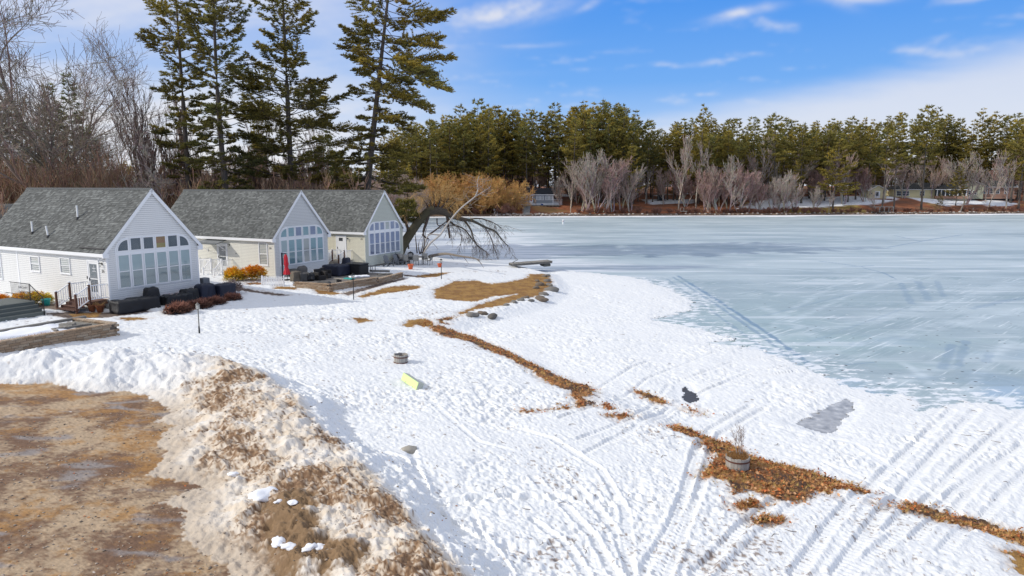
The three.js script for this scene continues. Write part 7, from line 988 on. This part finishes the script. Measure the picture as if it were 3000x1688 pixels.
// ------------------------------------------------------------------ loose stuff on the ground: leaves and dead grass, past counting
{
  const leaf = new Mesher(); leaf.tri([0, 0, -.5], [.34, .10, 0], [0, .02, .5]); leaf.tri([0, 0, -.5], [0, .02, .5], [-.34, .14, .05]);
  const gr = new Mesher(), r = rng(12); for (let i = 0; i < 9; i++) { const a = r() * 6.28, l = rnd(r, .5, 1), w = .045; gr.tri([Math.cos(a) * .12 - Math.sin(a) * w, 0, Math.sin(a) * .12 + Math.cos(a) * w], [Math.cos(a) * .12 + Math.sin(a) * w, 0, Math.sin(a) * .12 - Math.cos(a) * w], [Math.cos(a) * (.15 + l * .6), l * rnd(r, .25, .9), Math.sin(a) * (.15 + l * .6)]); }
  const leafGeo = leaf.geo(), grassGeo = gr.geo(), lm = std([1, 1, 1], { roughness: .9, side: THREE.DoubleSide });
  const make = (name, label, geo, list) => { const m = new THREE.InstancedMesh(geo, lm, list.length), o = new THREE.Object3D(), c = new THREE.Color(); list.forEach((q, i) => { o.position.set(q[0], q[1], q[2]); o.rotation.set(q[5] ?? 0, q[4], q[6] ?? 0); o.scale.set(q[3], q[3] * (q[8] ?? 1), q[3]); o.updateMatrix(); m.setMatrixAt(i, o.matrix); m.setColorAt(i, c.setRGB(...q[7])); }); m.name = name; m.castShadow = m.receiveShadow = true; scene.add(m); tag(m, label, name.includes('leaves') ? 'leaves' : 'grass', null, 'stuff'); };
  const leaves = [], grass = [], lot = [], o = {}; const ra = rng(88), LC = [[.42, .16, .055], [.50, .24, .10], [.28, .10, .04], [.54, .31, .16], [.46, .13, .035]], GC = [[.46, .22, .065], [.52, .30, .10], [.36, .155, .055], [.42, .27, .075]], GL = [[.42, .24, .05], [.36, .19, .045], [.46, .29, .08]];
  for (const P of PATCH) {
    const A = (P.x1 - P.x0) * (P.z1 - P.z0), dist = Math.hypot((P.x0 + P.x1) / 2, (P.z0 + P.z1) / 2), den = (P.k === 'l' ? 230 : P.k === 'g' ? 90 : 0) * clamp(22 / dist, .35, 1.6) ** 1.3, n = Math.min(14000, Math.round(A * den * 1.0));
    for (let i = 0; i < n; i++) { const x = lerp(P.x0, P.x1, ra()), z = lerp(P.z0, P.z1, ra()); terrain(x, z, Math.hypot(x, z), o); if (o.c !== 5 && o.c !== 6) { if (!(sdPoly(x, z, P.pts) > -.35) || ra() > .10) continue; }
      const k = rnd(ra, .65, 1.3), tone = (l) => { const c = l[Math.floor(ra() * l.length)]; return [c[0] * k, c[1] * k, c[2] * k]; };
      if (P.k === 'l' && fbm(x * .9 + 6, z * 1.1, 3) > .16 && ra() < .72) continue; if (P.k === 'l' && ra() < (noise(x * .8, z * .8) > .05 ? .7 : .3)) leaves.push([x, o.h + rnd(ra, .0, .07), z, rnd(ra, .05, .115), ra() * 6.28, rnd(ra, -.9, .9), rnd(ra, -.9, .9), tone(LC)]); else grass.push([x, o.h - .02, z, rnd(ra, .10, P.k === 'l' ? .26 : .16), ra() * 6.28, 0, 0, tone(P.k === 'l' ? GC : GL), rnd(ra, .5, 1)]); }
  }
  for (let i = 0; i < 3000; i++) { const d = rnd(ra, 10, 26), a = rnd(ra, -.66, .66), x = Math.sin(a) * d, z = -Math.cos(a) * d; terrain(x, z, d, o); if (o.c === 4 && ra() < .02) leaves.push([x, o.h + .01, z, rnd(ra, .04, .1), ra() * 6.28, rnd(ra, -.6, .6), rnd(ra, -.6, .6), LC[Math.floor(ra() * 5)]]); else if (o.c === 1 && ra() < .006) leaves.push([x, o.h + .01, z, rnd(ra, .05, .1), ra() * 6.28, 0, 0, LC[2]]); }
  // dead stalks pushing through the worn snow, lower right
  for (let i = 0; i < 5200; i++) { const x = 6.2 + rnd(ra, -4.6, 5.4), z = -12.4 + rnd(ra, -3.2, 2.4), cl = noise(x * .9 + 4, z * 1.3); if (cl < .12 || ra() > cl * 1.4) continue; terrain(x, z, Math.hypot(x, z), o); if (o.c === 1) grass.push([x, o.h - .03, z, rnd(ra, .04, .11), ra() * 6.28, 0, 0, ra() < .6 ? [.10, .075, .06] : [.26, .13, .06], rnd(ra, .4, .9)]); }
  for (let i = 0; i < 26000; i++) { const d = rnd(ra, 9.5, 26), a = rnd(ra, -.7, .1), x = Math.sin(a) * d, z = -Math.cos(a) * d; terrain(x, z, d, o); if (o.c !== 3) continue; const gold = o.col[0] / o.col[2]; if (gold > 3.2 ? ra() < .9 : ra() < .06) lot.push([x, o.h - .015, z, rnd(ra, .05, .13), ra() * 6.28, 0, 0, [[.44, .24, .055], [.38, .17, .04], [.30, .16, .06], [.5, .33, .12]][Math.floor(ra() * 4)], rnd(ra, .25, .6)]); else if (ra() < .02) leaves.push([x, o.h + .01, z, rnd(ra, .03, .09), ra() * 6.28, rnd(ra, -.5, .5), 0, LC[Math.floor(ra() * 5)]]); }
  { const st = rockGeo(50, .6, 0), m = new THREE.InstancedMesh(st, std([1, 1, 1], { roughness: .95 }), 5200), oo = new THREE.Object3D(), c = new THREE.Color(); let n = 0; for (let i = 0; i < 60000 && n < 3600; i++) { const d = rnd(ra, 9.5, 25), a = rnd(ra, -.72, .1), x = Math.sin(a) * d, z = -Math.cos(a) * d; terrain(x, z, d, o); if (o.c !== 3 && !(o.c === 4 && ra() < .25 && x > -11)) continue; const s = .008 + .026 * ra() ** 4, g = rnd(ra, .16, .5); oo.position.set(x, o.h + s * .2, z); oo.rotation.y = ra() * 6; oo.scale.set(s * 1.3, s, s); oo.updateMatrix(); m.setMatrixAt(n, oo.matrix); m.setColorAt(n++, c.setRGB(g, g * .8, g * .62)); } m.count = n; m.name = 'gravel'; scene.add(m); tag(m, 'small stones scattered over the dirt lot and the plowed bank', null, null, 'stuff'); }
  make('fallen_leaves', 'rust brown fallen leaves along the shore strip and scattered over the snow bank', leafGeo, leaves); make('dead_grass', 'dry tan grass along the shore strip and lawn patches', grassGeo, grass); make('lot_grass', 'golden flattened grass on the dirt lot', grassGeo, lot);
  // twigs lying on the snow
  const tw = new Mesher(), rt = rng(14); for (let i = 0; i < 120; i++) { const p = groundAt(rnd(rt, 1100, 2950), rnd(rt, 850, 1680)); if (Math.hypot(p.x, p.z) > 60) continue; const y = heightAt(p.x, p.z) + .012; if (y < 0) continue; const a = rt() * 6.28, l = rnd(rt, .04, .16); tw.tube([V(p.x, y, p.z), V(p.x + Math.cos(a) * l, y + .01, p.z + Math.sin(a) * l), V(p.x + Math.cos(a + .4) * l * 1.8, y, p.z + Math.sin(a + .4) * l * 1.8)], [.007, .008, .004], 4, [.12, .08, .06]); }
  tag(part(scene, 'fallen_twigs', tw.geo(), M.bark), 'small dark twigs scattered over the snow', 'twigs', null, 'stuff');
}
renderer.render(scene, camera);
